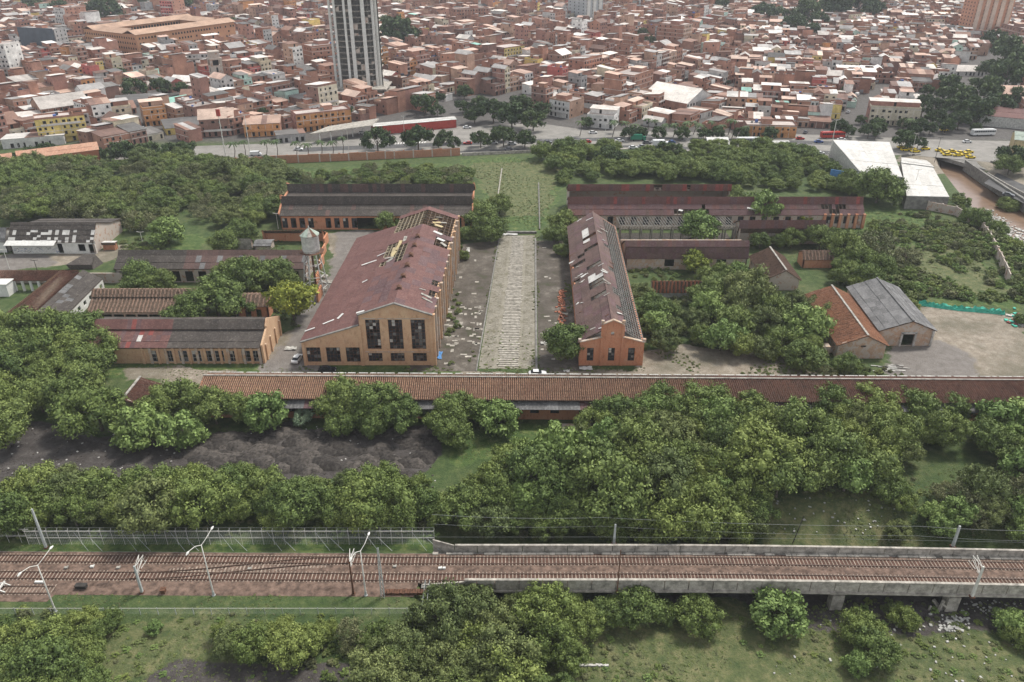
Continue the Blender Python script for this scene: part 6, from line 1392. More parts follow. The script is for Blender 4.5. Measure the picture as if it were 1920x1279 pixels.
vs = [('bus', 'car_white', 1403, 270, 2, 'white bus driving on the road between two white canopies'), ('bus', 'car_white', 1842, 254, 6, 'white bus parked on the terminal forecourt at the right edge'), ('bus', 'car_red', 1560, 259, 4, 'dark red and white bus above the big white shed'), ('truck', 'car_white', 1238, 275, 2, 'long white truck behind the roadside tree in the middle'), ('truck', 'car_green', 1196, 264, 2, 'green and white box truck on the road right of the white car'), ('truck', 'car_green', 1436, 279, -4, 'green truck beside the right white canopy'),
      ('car', 'car_white', 1162, 266, 5, 'white car on the road behind the middle roadside bush'), ('car', 'car_white', 1112, 251, 6, 'white and blue car parked at the plaza corner'), ('car', 'car_grey', 1213, 270, 0, 'dark grey car behind the green box truck'), ('car', 'car_silver', 1205, 277, 2, 'silver car at the near kerb of the middle road'), ('car', 'car_red', 1404, 284, 90, 'small red car facing the camera below the white bus'), ('car', 'car_grey', 1411, 271, 80, 'dark car right of the white bus'), ('car', 'car_white', 1813, 268, 4, 'white car standing on the terminal forecourt'), ('car', 'car_white', 876, 241, 5, 'white car left of the red kiosk on the plaza'),
      ('car', 'car_white', 680, 251, 30, 'white car beside the grey canopy left of the red shed'), ('car', 'car_silver', 270, 243, 40, 'silver car in the small street right of the yellow block'), ('car', 'car_white', 262, 250, 30, 'white car in the small street right of the yellow block'), ('car', 'car_grey', 1510, 250, 60, 'grey car in the busy side street mouth'), ('car', 'car_white', 1540, 236, 58, 'white car climbing the busy side street'), ('van', 'car_white', 1552, 228, 58, 'white van climbing the busy side street'), ('car', 'car_blue', 1535, 268, 3, 'blue car at the junction left of the big white shed'), ('car', 'car_red', 1500, 262, 3, 'red car at the junction beside the grey canopy'), ('car', 'car_white', 1578, 264, 3, 'white car behind the left corner of the big white shed'), ('car', 'car_silver', 1590, 212, 57, 'silver car halfway up the side street'),
      ('car', 'car_red', 1478, 284, 0, 'red car beside the canopy on the right'), ('car', 'car_white', 1538, 290, 10, 'white pickup parked left of the big white shed'), ('car', 'car_grey', 1890, 368, -35, 'grey car on the riverside road at the right edge'), ('car', 'car_silver', 960, 272, 2, 'silver car passing behind the three round roadside trees'), ('car', 'car_white', 560, 282, 3, 'white car behind the orange boundary wall'), ('van', 'car_white', 480, 292, 3, 'white van by the left end of the orange boundary wall'), ('car', 'car_grey', 350, 294, 10, 'dark car in the lot left of the orange wall'), ('car', 'car_white', 300, 296, 12, 'white car in the lot left of the orange wall'), ('bus', 'car_white', 232, 293, 6, 'white coach behind the far scrub in the left lot')]
sr = random.Random(5); nm_ = {'car_white': 'white', 'car_silver': 'silver', 'car_grey': 'dark grey', 'car_red': 'red', 'car_blue': 'blue'}
st_ = {}
for i in range(14):
    m_ = sr.choice(list(nm_)); f = (i + .5) / 14; st_.setdefault(m_, []).append(('car' if sr.random() < .8 else 'van', m_, 1528 + 120 * f + sr.uniform(-3, 3), 240 - 88 * f, 56))
for m_, l_ in st_.items():
    for j, q_ in enumerate(l_): vs.append(q_ + ('%s %s on the busy side street, %s of that colour from the bottom' % (nm_[m_], q_[0], on[j]),))
st_ = {}
for i in range(16):
    m_ = sr.choice(list(nm_)); px = 880 + 38 * i + sr.uniform(-8, 8); py = 283 - .012 * (px - 860) if px < 1180 else 279 + .026 * (px - 1180); st_.setdefault(m_, []).append(('car', m_, px, py - sr.choice((0, 12)), sr.choice((2, 182))))
for m_, l_ in st_.items():
    for j, q_ in enumerate(l_): vs.append(q_ + ('%s car travelling along the main road, %s of that colour from the left' % (nm_[m_], on[j]),))
for k_, m_, px, py, d, lb in vs: vehicle(k_, m_, px, py, d, lb, 'vehicles on the main road')
# ---------------------------------------------------------------- roadside palms, lamp poles, canopies
pb = MB(); rp = random.Random(2)
for k_ in range(15):
    a = k_ * 6.28 / 15 + rp.uniform(-.15, .15); l = rp.uniform(2.2, 3.0); e = rp.uniform(.1, .9); p = Vector((0, 0, 0))
    for s in range(4):
        f = (s + 1) / 4; q = Vector((math.cos(a) * l * f, math.sin(a) * l * f, e * math.sin(f * 2.2) * 1.2 - f * f * 1.3)); sd_ = Vector((-math.sin(a), math.cos(a), 0)) * (.42 * (1 - abs(f - .5)))
        pb.quad(p - sd_, p + sd_ * .2, q + sd_ * .2, q - sd_); pb.quad(p + sd_ * .2, p + sd_ * 1.2 - Vector((0, 0, .15)), q + sd_ * 1.2 - Vector((0, 0, .15)), q + sd_ * .2); p = q
pfm = pb.mesh('frond', 'leaf_city', tint=None); pa = pfm.attributes.new('tint', 'FLOAT', 'POINT'); pa.data.foreach_set('value', np.random.RandomState(1).uniform(.2, 1, len(pfm.vertices)).astype(np.float32))
tb_ = MB(); tb_.tube([(0, 0, 0), (.1, 0, .5), (.05, 0, 1)], [.03, .022, .018], 6); ptm = tb_.mesh('trunk', 'trunk')
PALMS = []
def palm(px, py, h):
    g = Gz(px, py); t = bpy.data.objects.new('palm_tree', None); COL.objects.link(t); t.location = (g[0], g[1], 0); t['category'] = 'palm tree'; t['group'] = 'palm trees along the main road'
    a = link('trunk', ptm, t); a.scale = (7, 7, h); c_ = link('crown', pfm, t, loc=(.3, 0, h)); s_ = rp.uniform(.85, 1.15); c_.scale = (s_,) * 3; c_.rotation_euler.z = rp.uniform(0, 6); PALMS.append((t, px, py, 20, 'palm', None))
for px, py in ((577, 296), (603, 295), (643, 293), (624, 294), (556, 296), (520, 297), (500, 292), (460, 300), (440, 296), (1087, 256), (1148, 258), (1170, 257), (1190, 257), (1212, 256), (1245, 257), (1262, 258), (1285, 258), (1310, 259), (1330, 259), (1350, 260), (1372, 260), (1395, 260), (1150, 250), (1225, 252), (1300, 253), (1365, 254), (1640, 262), (1700, 255)): palm(px, py, rp.uniform(5.5, 8.5))
TREES += PALMS
for a in [(707, 262, 54), (783, 258, 58), (832, 256, 30), (850, 268, 28), (822, 268, 24), (901, 262, 38), (944, 256, 46), (984, 260, 40), (935, 250, 34), (960, 215, 60), (925, 208, 56), (1000, 225, 50), (890, 215, 40), (868, 200, 30), (900, 195, 36), (980, 195, 44), (1015, 205, 40), (797, 196, 46), (870, 172, 34), (820, 185, 28), (250, 165, 46), (302, 162, 36), (340, 166, 30),
          (230, 283, 50), (280, 282, 40), (318, 285, 40), (346, 282, 40), (205, 290, 30), (180, 285, 26), (300, 300, 26), (1100, 230, 26), (1140, 290, 44), (1160, 300, 40), (1262, 280, 36), (1446, 250, 32), (1180, 250, 30), (1200, 248, 30), (1235, 250, 30), (1280, 250, 32), (1320, 251, 30), (1345, 250, 32), (1390, 250, 28), (1245, 278, 34), (1575, 238, 34), (1592, 245, 30), (1645, 238, 44), (1630, 246, 34), (1700, 262, 46), (1722, 268, 30), (1902, 296, 60), (1900, 308, 30), (1690, 215, 40), (1825, 205, 60), (1800, 180, 60), (1850, 165, 60), (1870, 200, 60), (1890, 140, 70), (1905, 110, 70), (1890, 90, 60), (1865, 130, 50), (1780, 155, 44), (1800, 225, 44), (1760, 218, 34), (1840, 215, 44), (1910, 180, 40), (1745, 240, 30), (1865, 75, 44), (1900, 60, 40), (1730, 205, 34), (1740, 170, 26), (1725, 235, 34), (1712, 222, 30), (1735, 190, 34), (1755, 195, 30), (1770, 175, 34), (1790, 200, 44), (1715, 245, 26), (1775, 235, 34), (1745, 222, 26), (1695, 232, 24),
          (745, 62, 76), (725, 45, 40), (195, 22, 60), (175, 12, 34), (1516, 20, 60), (1490, 45, 46), (1560, 12, 60), (1610, 12, 60), (1535, 40, 40), (1640, 18, 40), (1430, 20, 40), (1460, 28, 40), (990, 52, 16), (1205, 62, 24), (1220, 78, 24), (1105, 108, 20), (535, 165, 24), (620, 138, 18), (1417, 140, 14), (440, 45, 30), (700, 140, 26), (810, 150, 20), (60, 290, 40), (30, 300, 30), (90, 280, 30), (225, 140, 30), (110, 15, 40), (60, 8, 40), (1300, 170, 18), (1690, 250, 20), (1615, 225, 22), (290, 5, 50), (340, 4, 40), (1525, 55, 30), (1350, 8, 30), (1275, 70, 14), (820, 208, 26), (1830, 240, 26)]:
    tree(a[0], a[1], a[2], 'city', .9)
for i, (px, py, ty, lb) in enumerate(((423, 293, 205, 'tall red-topped lattice telecom mast at the left end of the boundary wall'), (470, 292, 215, 'tall white lighting pole behind the left roadside palms'), (1133, 285, 232, 'tall grey lighting pole at the edge of the plaza'), (758, 250, 218, 'white lighting pole right of the long red shed'), (655, 292, 240, 'white lighting pole by the grey canopy'), (1554, 300, 225, 'white lighting pole left of the big white shed'), (1752, 305, 258, 'dark lighting pole on the river bridge road'), (1706, 302, 250, 'grey lighting pole right of the big white shed'), (1712, 362, 318, 'thin pole standing through the lower white roof'), (18, 505, 468, 'pale lamp pole on the dirt road before the patched roof'), (268, 458, 435, 'short pale pole in the grass left of the bright round shrub'), (522, 430, 400, 'white pole at the left end of the black clerestory shed'), (72, 515, 488, 'dark wooden post in the fence line by the L-shaped building'))):
    g = G(px, py); hh = hpx(px, py, ty); b = MB(); r_ = .22 if hh > 15 else .12; b.tube([(0, 0, 0), (0, 0, hh)], [r_, r_ * .5], 6); b.bar((0, 0, hh - .2), (1.2, 0, hh), .12); b.bar((0, 0, hh - .2), (-1.2, 0, hh), .12)
    if i == 0:
        for k_ in range(int(hh / 3)): b.bar((-.4, 0, k_ * 3), (.4, 0, k_ * 3 + 1.5), .08); b.bar((.4, 0, k_ * 3 + 1.5), (-.4, 0, k_ * 3 + 3), .08)
        b.box((0, 0, hh - 1.6), (1.6, .9, 3.0), m=1)
    tag(b.build('light_pole', ['frame_dark' if i in (6, 12) else 'pole_white', 'red_paint'], loc=g), lb, 'pole')
for px, py, w_, lb in ((1337, 285, 5.2, 'left white slatted canopy standing beside the main road'), (1357, 285, 5.2, 'second white slatted canopy right beside the left one'), (1466, 292, 8.0, 'pale single canopy on posts next to the red car')):
    g = G(px, py); t = thing('canopy', lb, 'canopy', loc=g)
    b = MB(); d_ = 5.5
    b.hexa([(-w_ / 2, 0, 3.0), (w_ / 2, 0, 3.0), (w_ / 2, d_, 5.2), (-w_ / 2, d_, 5.2)], [(-w_ / 2, 0, 3.15), (w_ / 2, 0, 3.15), (w_ / 2, d_, 5.35), (-w_ / 2, d_, 5.35)]); b.build('roof', 'white_roof', t)
    for s in (-1, 1):
        for yy in (.3, d_ - .3): b = MB(); b.bar((s * (w_ / 2 - .3), yy, 0), (s * (w_ / 2 - .3), yy, 3.1 + yy * .38), .16); b.build('post', 'galvanised', t)
# white sheds by the river: roof outline known, flat-pitched
def flat_shed(name, label, pts, z, mat, wallm, strips=6, cat='shed'):
    P4 = [Vector((*Gz(a, b_, z), z)) for a, b_ in pts]; c_ = sum(P4, Vector()) / 4; t = thing(name, label, cat, loc=(c_.x, c_.y, 0)); wb = MB()
    for a, b_ in zip(P4, P4[1:] + P4[:1]): wall(wb, a, b_, [(0, z - .2), ((b_ - a).length, z - .2)], [], .3)
    part(wb, 'wall', wallm, t); panels(t, P4[0], P4[1], P4[2], P4[3], strips, 3, mat, amp=.04); dk = MB(); deck(dk, *[p - Vector((0, 0, .02)) for p in P4]); part(dk, 'roof_deck', 'dirty_white', t); return t, P4
t, P4 = flat_shed('white_shed', 'big white metal roofed shed with a blue tarp end beside the river bridge', ((1612, 322), (1692, 333), (1668, 268), (1562, 264)), 6.5, 'sheet_white', 'dirty_white', 9)
b = MB(); b.hexa([(P4[0].x - 9, P4[0].y + 6, 0), (P4[0].x - .5, P4[0].y - .4, 0), (P4[0].x - .3, P4[0].y - .2, 0), (P4[0].x - 9, P4[0].y + 6.3, 0)], [(P4[0].x - 9, P4[0].y + 6, 5.6), (P4[0].x - .5, P4[0].y - .4, 5.8), (P4[0].x - .3, P4[0].y - .2, 5.8), (P4[0].x - 9, P4[0].y + 6.3, 5.6)]); part(b, 'blue_tarp', 'tarp_blue', t)
flat_shed('white_shed', 'lower grey-white roof stepping down to the river beside the big white shed', ((1700, 368), (1780, 370), (1750, 316), (1690, 308)), 5.0, 'sheet_white', 'concrete_dark', 7)
flat_shed('white_shed', 'narrow white lean-to roof along the bridge road above the lower roof', ((1690, 306), (1752, 314), (1738, 302), (1690, 296)), 5.2, 'sheet_white', 'dirty_white', 5)
# ---------------------------------------------------------------- the town
BR = [(.32, .16, .11), (.36, .19, .135), (.26, .135, .095), (.34, .175, .12), (.29, .15, .115), (.38, .24, .17), (.23, .13, .1)]
WC = {'brick': BR, 'white': [(.6, .58, .54), (.52, .5, .47)], 'cream': [(.56, .48, .34), (.5, .44, .33)], 'grey': [(.36, .34, .32), (.3, .29, .28)], 'yellow': [(.6, .46, .16)], 'mint': [(.42, .56, .48)], 'red': [(.42, .12, .1)], 'orange': [(.5, .24, .1)]}
RC = {'pale': [(.52, .48, .43), (.44, .4, .36), (.56, .53, .49)], 'pinkish': [(.42, .29, .23), (.38, .26, .2), (.47, .35, .28)], 'rusty': [(.2, .12, .09), (.16, .1, .08)], 'dark': [(.1, .095, .09), (.14, .13, .12)], 'grey': [(.3, .285, .27), (.35, .33, .31)], 'green': [(.2, .36, .3)]}
class HB:
    def __init__(s): s.w = MB(); s.wt = []; s.r = MB(); s.rt = []; s.n = MB()
    def sync(s, mb, tl, c):
        while len(tl) < len(mb.f): tl.append(c)
def shade(c, r, k=.12): f = 1 + r.uniform(-k, k); return tuple(min(.85, v * f) for v in c)
def house(hb, x, y, rz, w, d, st, wc, rc, kind, r, detail=2):
    """one house standing at (x,y): w along its front, d deep, st storeys"""
    h = st * 2.8 + .3; cs, sn = math.cos(rz), math.sin(rz)
    def T(u, v, z): return (x + u * cs - v * sn, y + u * sn + v * cs, z)
    def bx(mb, u0, u1, v0, v1, z0, z1): mb.hexa([T(u0, v0, z0), T(u1, v0, z0), T(u1, v1, z0), T(u0, v1, z0)], [T(u0, v0, z1), T(u1, v0, z1), T(u1, v1, z1), T(u0, v1, z1)])
    a, e = w / 2, d / 2; wcol = shade(r.choice(WC[wc]), r); side = shade(r.choice(BR), r) if r.random() < .75 else wcol; rcol = shade(r.choice(RC[rc]), r, .2)
    for p in (((-a, -e), (a, -e), wcol), ((a, -e), (a, e), side), ((a, e), (-a, e), side), ((-a, e), (-a, -e), side)):
        (u0, v0), (u1, v1), cc = p; hb.w.quad(T(u0, v0, 0), T(u1, v1, 0), T(u1, v1, h), T(u0, v0, h)); hb.wt.append(cc)
    pale = (.5, .46, .42)
    if detail > 1:       # concrete beams showing in the brickwork
        for k in range(1, st + 1):
            z = k * 2.8; bx(hb.w, -a - .04, a + .04, -e - .06, -e + .05, z - .12, z + .12); hb.sync(hb.w, hb.wt, pale if r.random() < .7 else wcol)
            if r.random() < .45: bx(hb.w, a - .05, a + .06, -e, e, z - .1, z + .1); bx(hb.w, -a - .06, -a + .05, -e, e, z - .1, z + .1); hb.sync(hb.w, hb.wt, pale)
        if w > 9 and r.random() < .6:
            n = int(w / 3.2)
            for k in range(1, n): bx(hb.w, -a + w * k / n - .1, -a + w * k / n + .1, -e - .05, -e + .03, 0, h)
            hb.sync(hb.w, hb.wt, pale)
    if kind == 'flat':
        bx(hb.r, -a + .15, a - .15, -e + .15, e - .15, h - .35, h - .15); hb.sync(hb.r, hb.rt, shade((.36, .31, .28), r, .3))
        for q in ((-a, a, -e, -e + .15), (-a, a, e - .15, e), (-a, -a + .15, -e, e), (a - .15, a, -e, e)): bx(hb.w, *q, h - .3, h + r.uniform(.2, .9))
        hb.sync(hb.w, hb.wt, side)
        if r.random() < .7:
            u = r.uniform(-a * .3, a * .3); v = r.uniform(-e * .2, e * .6); s = min(w, d) * .24; bx(hb.w, u - s, u + s, v - s, v + s, h - .2, h + 2.2); hb.sync(hb.w, hb.wt, shade(r.choice(BR), r)); bx(hb.r, u - s - .3, u + s + .3, v - s - .3, v + s + .3, h + 2.2, h + 2.32); hb.sync(hb.r, hb.rt, rcol)
        if detail:
            for _ in range(r.randint(0, 3)):
                u = r.uniform(-a * .8, a * .8); v = r.uniform(-e * .8, e * .5); s = r.uniform(.35, .9); bx(hb.r, u - s, u + s, v - s, v + s * .6, h - .1, h + r.uniform(.5, 1.4)); hb.sync(hb.r, hb.rt, r.choice([(.04, .05, .07), (.5, .5, .48), (.07, .12, .3), (.3, .16, .1), (.25, .24, .22)]))
    elif kind == 'shed':
        t = r.uniform(.6, 1.5); o = .45; s = r.choice((-1, 1)); z0, z1 = (h + .05, h + t) if s > 0 else (h + t, h + .05)
        cuts = [-a - o, r.uniform(-a * .5, a * .1), r.uniform(a * .2, a * .6), a + o] if detail else [-a - o, a + o]
        for i_, (ua, ub) in enumerate(zip(cuts, cuts[1:])):
            g_ = r.uniform(0, .12); va = -e - o + (r.uniform(0, .8) if detail else 0)
            hb.r.hexa([T(ua, va, z0 + g_), T(ub, va, z0 + g_), T(ub, e + o, z1 + g_), T(ua, e + o, z1 + g_)], [T(ua, va, z0 + .12 + g_), T(ub, va, z0 + .12 + g_), T(ub, e + o, z1 + .12 + g_), T(ua, e + o, z1 + .12 + g_)]); hb.sync(hb.r, hb.rt, shade(rcol, r, .22) if r.random() < .8 else shade(r.choice(RC['rusty']), r))
        for u in (-a, a): hb.w.quad(T(u, -e, h), T(u, e, h), T(u, e, z1), T(u, -e, z0)); hb.wt.append(side)
        vv = e if s > 0 else -e; hb.w.quad(T(-a, vv, h), T(a, vv, h), T(a, vv, h + t), T(-a, vv, h + t)); hb.wt.append(side)
    elif kind == 'gable':
        t = w * .2 + .6 if w < d else d * .2 + .6; o = .5
        if w >= d:
            for s in (-1, 1): hb.r.quad(T(-a - o, s * (e + o), h - .1), T(a + o, s * (e + o), h - .1), T(a + o, 0, h + t), T(-a - o, 0, h + t)); hb.r.quad(T(-a - o, s * (e + o), h - .22), T(a + o, s * (e + o), h - .22), T(a + o, s * (e + o), h - .1), T(-a - o, s * (e + o), h - .1))
            hb.sync(hb.r, hb.rt, rcol)
            for u in (-a, a): hb.w.quad(T(u, -e, h), T(u, e, h), T(u, 0, h + t - .15)); hb.wt.append(side)
        else:
            for s in (-1, 1): hb.r.quad(T(s * (a + o), -e - o, h - .1), T(s * (a + o), e + o, h - .1), T(0, e + o, h + t), T(0, -e - o, h + t)); hb.r.quad(T(s * (a + o), -e - o, h - .22), T(s * (a + o), e + o, h - .22), T(s * (a + o), e + o, h - .1), T(s * (a + o), -e - o, h - .1))
            hb.sync(hb.r, hb.rt, rcol)
            for v in (-e, e): hb.w.quad(T(-a, v, h), T(a, v, h), T(0, v, h + t - .15)); hb.wt.append(wcol)
    else:               # half-built top floor: partial sheet roof on posts over an open terrace
        bx(hb.r, -a + .1, a - .1, -e + .1, e - .1, h - .3, h - .12); hb.sync(hb.r, hb.rt, shade((.34, .27, .23), r, .3))
        f = r.uniform(.35, .75); v0 = e - d * f; bx(hb.w, -a, a, v0, e, h - .2, h + 2.3); hb.sync(hb.w, hb.wt, side)
        hb.r.hexa([T(-a - .3, v0 - .7, h + 2.3), T(a + .3, v0 - .7, h + 2.3), T(a + .3, e + .3, h + 2.9), T(-a - .3, e + .3, h + 2.9)], [T(-a - .3, v0 - .7, h + 2.42), T(a + .3, v0 - .7, h + 2.42), T(a + .3, e + .3, h + 3.02), T(-a - .3, e + .3, h + 3.02)]); hb.sync(hb.r, hb.rt, rcol)
        for q in ((-a, a, -e, -e + .15), (-a, -a + .15, -e, v0), (a - .15, a, -e, v0)): bx(hb.w, *q, h - .2, h + .9)
        hb.sync(hb.w, hb.wt, wcol)
        if detail:
            u = r.uniform(-a * .5, a * .3); bx(hb.n, u, u + 1.2, v0 - .06, v0 + .02, h, h + 2.0)
    if detail:
        n = max(2, int(w / 2.6)); dz = .05 if detail > 1 else .04
        for k in range(st):
            for i in range(n):
                if r.random() < .2: continue
                u = -a + w * (i + .5) / n + r.uniform(-.3, .3); z = k * 2.8 + (.9 if k else .3); ww = r.uniform(.35, .75); hh = r.uniform(.8, 1.5) if k else 2.0
                if detail > 1: bx(hb.n, u - ww, u + ww, -e - dz, -e + .02, z, z + hh)
                else: hb.n.quad(T(u - ww, -e - dz, z), T(u + ww, -e - dz, z), T(u + ww, -e - dz, z + hh), T(u - ww, -e - dz, z + hh))
            for s in (-1, 1):
                for i in range(max(1, int(d / 4))):
                    if r.random() < .35: continue
                    v = -e + d * (i + .5) / max(1, int(d / 4)); z = k * 2.8 + 1.0; hb.n.quad(T(s * (a + .05), v - .5, z), T(s * (a + .05), v + .5, z), T(s * (a + .05), v + .5, z + 1.1), T(s * (a + .05), v - .5, z + 1.1))
            if k and r.random() < .35 and detail > 1: bx(hb.w, -a * .8, a * .8, -e - 1.0, -e, k * 2.8 - .1, k * 2.8 + .08); bx(hb.w, -a * .8, a * .8, -e - 1.0, -e - .92, k * 2.8, k * 2.8 + .9); hb.sync(hb.w, hb.wt, pale if r.random() < .5 else wcol)
ITEMS = []      # individual houses awaiting a label: (object, px, py, descr)
def put_house(hb, name, x, y, label=None, cat='house', group=None, desc=None, h=6):
    t = bpy.data.objects.new(name, None); COL.objects.link(t); t.location = (x, y, 0); t['category'] = cat
    if group: t['group'] = group
    if label: t['label'] = label
    part(hb.w, 'wall', 'house_wall', t, tint=hb.wt)
    if hb.r.f: part(hb.r, 'roof', 'house_roof', t, tint=hb.rt)
    if hb.n.f: part(hb.n, 'window', 'dark_void', t, kind='stuff')
    if not label: px, py = PX(x, y, h * .6); ITEMS.append((t, px, py, desc))
    return t
HR = random.Random(2024); taken = []      # footprints (x,y,r)
def custom(px, py, w, d, deg, st, wc, rc, kind, label, cat='building', name='building', detail=2, stretch=1.0):
    x, y = Gz(px, py); hb = HB(); r = random.Random(int(px * 7 + py)); house(hb, x, y, R(deg), w, d, st, wc, rc, kind, r, detail)
    taken.append((x, y, deg, w / 2 + 1, d / 2 + 1)); return put_house(hb, name, x, y, label, cat)
CU = [  # px, py of the footprint centre, w, d, deg, storeys, wall, roof, kind, label
 (122, 262, 21, 11, 30, 4, 'yellow', 'grey', 'flat', 'four-storey yellow apartment block at the left above the orange shed', 'apartment block'),
 (158, 254, 8, 10, 30, 4, 'grey', 'grey', 'flat', 'narrow bare concrete block attached to the right end of the yellow apartment block', 'apartment block'),
 (196, 236, 9, 9, 35, 4, 'white', 'pinkish', 'shed', 'white corner apartment block up the street right of the yellow block', 'apartment block'),
 (172, 222, 14, 9, -40, 3, 'white', 'pale', 'flat', 'long white apartment building behind the yellow block', 'apartment block'),
 (222, 232, 14, 9, 35, 3, 'cream', 'grey', 'half', 'cream balconied apartment house right of the white corner block', 'apartment block'),
 (292, 232, 11, 11, 30, 3, 'orange', 'pinkish', 'half', 'orange brick house with a pink roof left of the hexagonal brick block', 'house'),
 (412, 250, 16, 14, 15, 3, 'brick', 'pinkish', 'gable', 'orange brick corner block with wraparound balconies and a pinkish tiled roof', 'apartment block'),
 (440, 247, 12, 13, 48, 3, 'brick', 'pinkish', 'flat', 'right wing of the balconied brick corner block', 'apartment block'),
 (345, 244, 18, 16, 28, 1, 'yellow', 'dark', 'shed', 'low yellow-walled workshop with a dark sheet roof left of the corner block', 'workshop'),
 (495, 250, 17, 14, 12, 2, 'orange', 'pinkish', 'shed', 'low commercial building with a broad pinkish roof right of the balconied block', 'building'),
 (545, 262, 13, 12, 20, 1, 'grey', 'dark', 'shed', 'low hall with a nearly black roof behind the left roadside palms', 'hall'),
 (605, 240, 28, 10, 28, 3, 'orange', 'pinkish', 'flat', 'long three-storey brick row with one orange-painted house behind the black hall', 'building'),
 (70, 268, 26, 16, 20, 1, 'white', 'pale', 'shed', 'pale roofed store with a white signboard left of the yellow apartment block', 'store'),
 (70, 228, 22, 12, 30, 1, 'white', 'pale', 'shed', 'low white roofed shed up the slope behind the pale store', 'shed'),
 (118, 214, 24, 20, 42, 2, 'brick', 'pale', 'gable', 'warehouse with a large white roof behind the white apartment buildings', 'warehouse'),
 (75, 212, 16, 14, 42, 1, 'brick', 'pale', 'shed', 'smaller white roofed warehouse touching the large one at left', 'warehouse'),
 (212, 214, 22, 12, 35, 1, 'brick', 'rusty', 'gable', 'long low building with a dark red roof in the upper left quarter', 'building'),
 (262, 196, 24, 13, 20, 1, 'grey', 'dark', 'shed', 'wide low hall with a charcoal roof behind the orange brick house', 'hall'),
 (318, 202, 18, 12, 25, 1, 'white', 'pale', 'shed', 'low white roofed hall in front of the three dark round trees', 'hall'),
 (425, 215, 22, 11, 22, 2, 'brick', 'pale', 'shed', 'brick building with a long white roof behind the corner block', 'building'),
 (272, 148, 26, 9, 38, 1, 'cream', 'green', 'gable', 'school wing with a pale green roof left of the brick church tower', 'school'),
 (365, 160, 28, 10, -16, 1, 'cream', 'pale', 'gable', 'school wing with a white roof directly left of the brick church tower', 'school'),
 (240, 182, 20, 9, 0, 1, 'cream', 'pinkish', 'gable', 'low house with orange tile roof left of the three dark round trees', 'house'),
 (370, 185, 16, 9, 5, 1, 'cream', 'rusty', 'gable', 'low house with a brown tile roof right of the three dark round trees', 'house'),
 (380, 132, 22, 11, 20, 4, 'grey', 'pale', 'flat', 'unfinished block with a pale concrete grid of bricks before the courtyard complex', 'apartment block'),
 (92, 106, 32, 12, -14, 7, 'grey', 'grey', 'flat', 'building with a huge blank slate-blue wall in the upper left', 'building'),
 (8, 150, 26, 14, -10, 8, 'white', 'pale', 'flat', 'large blank white building cut by the left edge of the photo', 'building'),
 (142, 64, 16, 20, -30, 8, 'white', 'pale', 'flat', 'tall blank white block near the top left corner', 'building'),
 (100, 42, 30, 24, 40, 4, 'white', 'pale', 'flat', 'long white factory behind the tall blank white block', 'factory'),
 (332, 56, 14, 16, -20, 9, 'red', 'pinkish', 'flat', 'block with a bright red blank side wall behind the courtyard complex', 'building'),
 (612, 132, 26, 16, 40, 6, 'brick', 'grey', 'flat', 'tall brick block with pale concrete grid just left of the unfinished tower', 'apartment block'),
 (952, 118, 20, 14, 44, 4, 'yellow', 'pale', 'flat', 'pale yellow balconied apartment block in the middle of the town', 'apartment block'),
 (880, 52, 34, 14, 20, 6, 'brick', 'pinkish', 'flat', 'long five-storey brick block with rows of white window frames top centre', 'apartment block'),
 (1270, 200, 26, 30, 44, 2, 'white', 'pale', 'gable', 'large market hall with broad white roofs above the right palm row', 'market hall'),
 (1300, 218, 16, 14, 44, 1, 'white', 'pale', 'shed', 'front wing of the white roofed market hall', 'market hall'),
 (1185, 172, 15, 24, -36, 4, 'brick', 'pinkish', 'flat', 'four-storey brick block with an open side above the palm row', 'apartment block'),
 (1096, 152, 20, 12, 50, 5, 'brick', 'grey', 'shed', 'tall windowless brick block with pale beams in the middle of the town', 'apartment block'),
 (1038, 60, 14, 16, -38, 6, 'white', 'pale', 'flat', 'white and grey slab block above the middle of the town', 'apartment block'),
 (1262, 95, 16, 22, 54, 7, 'brick', 'pale', 'flat', 'tall unfinished brick block with dark open floors right of centre', 'apartment block'),
 (1333, 112, 14, 11, 45, 4, 'mint', 'pale', 'flat', 'mint green corner house in the upper right town', 'house'),
 (1440, 254, 24, 10, -6, 2, 'orange', 'rusty', 'flat', 'long orange painted warehouse at the mouth of the busy side street', 'warehouse'),
 (1130, 236, 14, 12, -20, 2, 'white', 'pale', 'half', 'small pale house with a roof terrace right behind the plaza', 'house'),
 (1062, 216, 13, 14, -38, 3, 'white', 'pinkish', 'flat', 'white fronted corner house behind the plaza trees', 'house'),
 (1670, 232, 24, 10, -14, 3, 'cream', 'pale', 'half', 'cream row building with dark arches behind the big white shed', 'building'),
 (1800, 140, 26, 12, -4, 1, 'white', 'pale', 'gable', 'open pavilion with a white roof among the dark trees at right', 'pavilion'),
 (1905, 192, 24, 14, -6, 2, 'brick', 'pinkish', 'gable', 'building with a patchy red tiled roof at the right edge', 'building'),
 (1745, 60, 16, 11, -10, 4, 'cream', 'pale', 'flat', 'pale yellow house left of the orange high-rise', 'house'),
 (1905, 85, 16, 30, 0, 5, 'brick', 'pinkish', 'flat', 'brick block at the right edge below the orange high-rise', 'apartment block'),
 (1590, 50, 18, 12, 30, 4, 'cream', 'pale', 'flat', 'row of cream blocks right below the wooded hilltop', 'apartment block'),
 (130, 306, 1, 1, 0, 1, 'orange', 'pinkish', 'flat', '', ''),
]
for c in CU[:-1]: custom(*c[:10], cat=c[10], name=c[10].replace(' ', '_'))
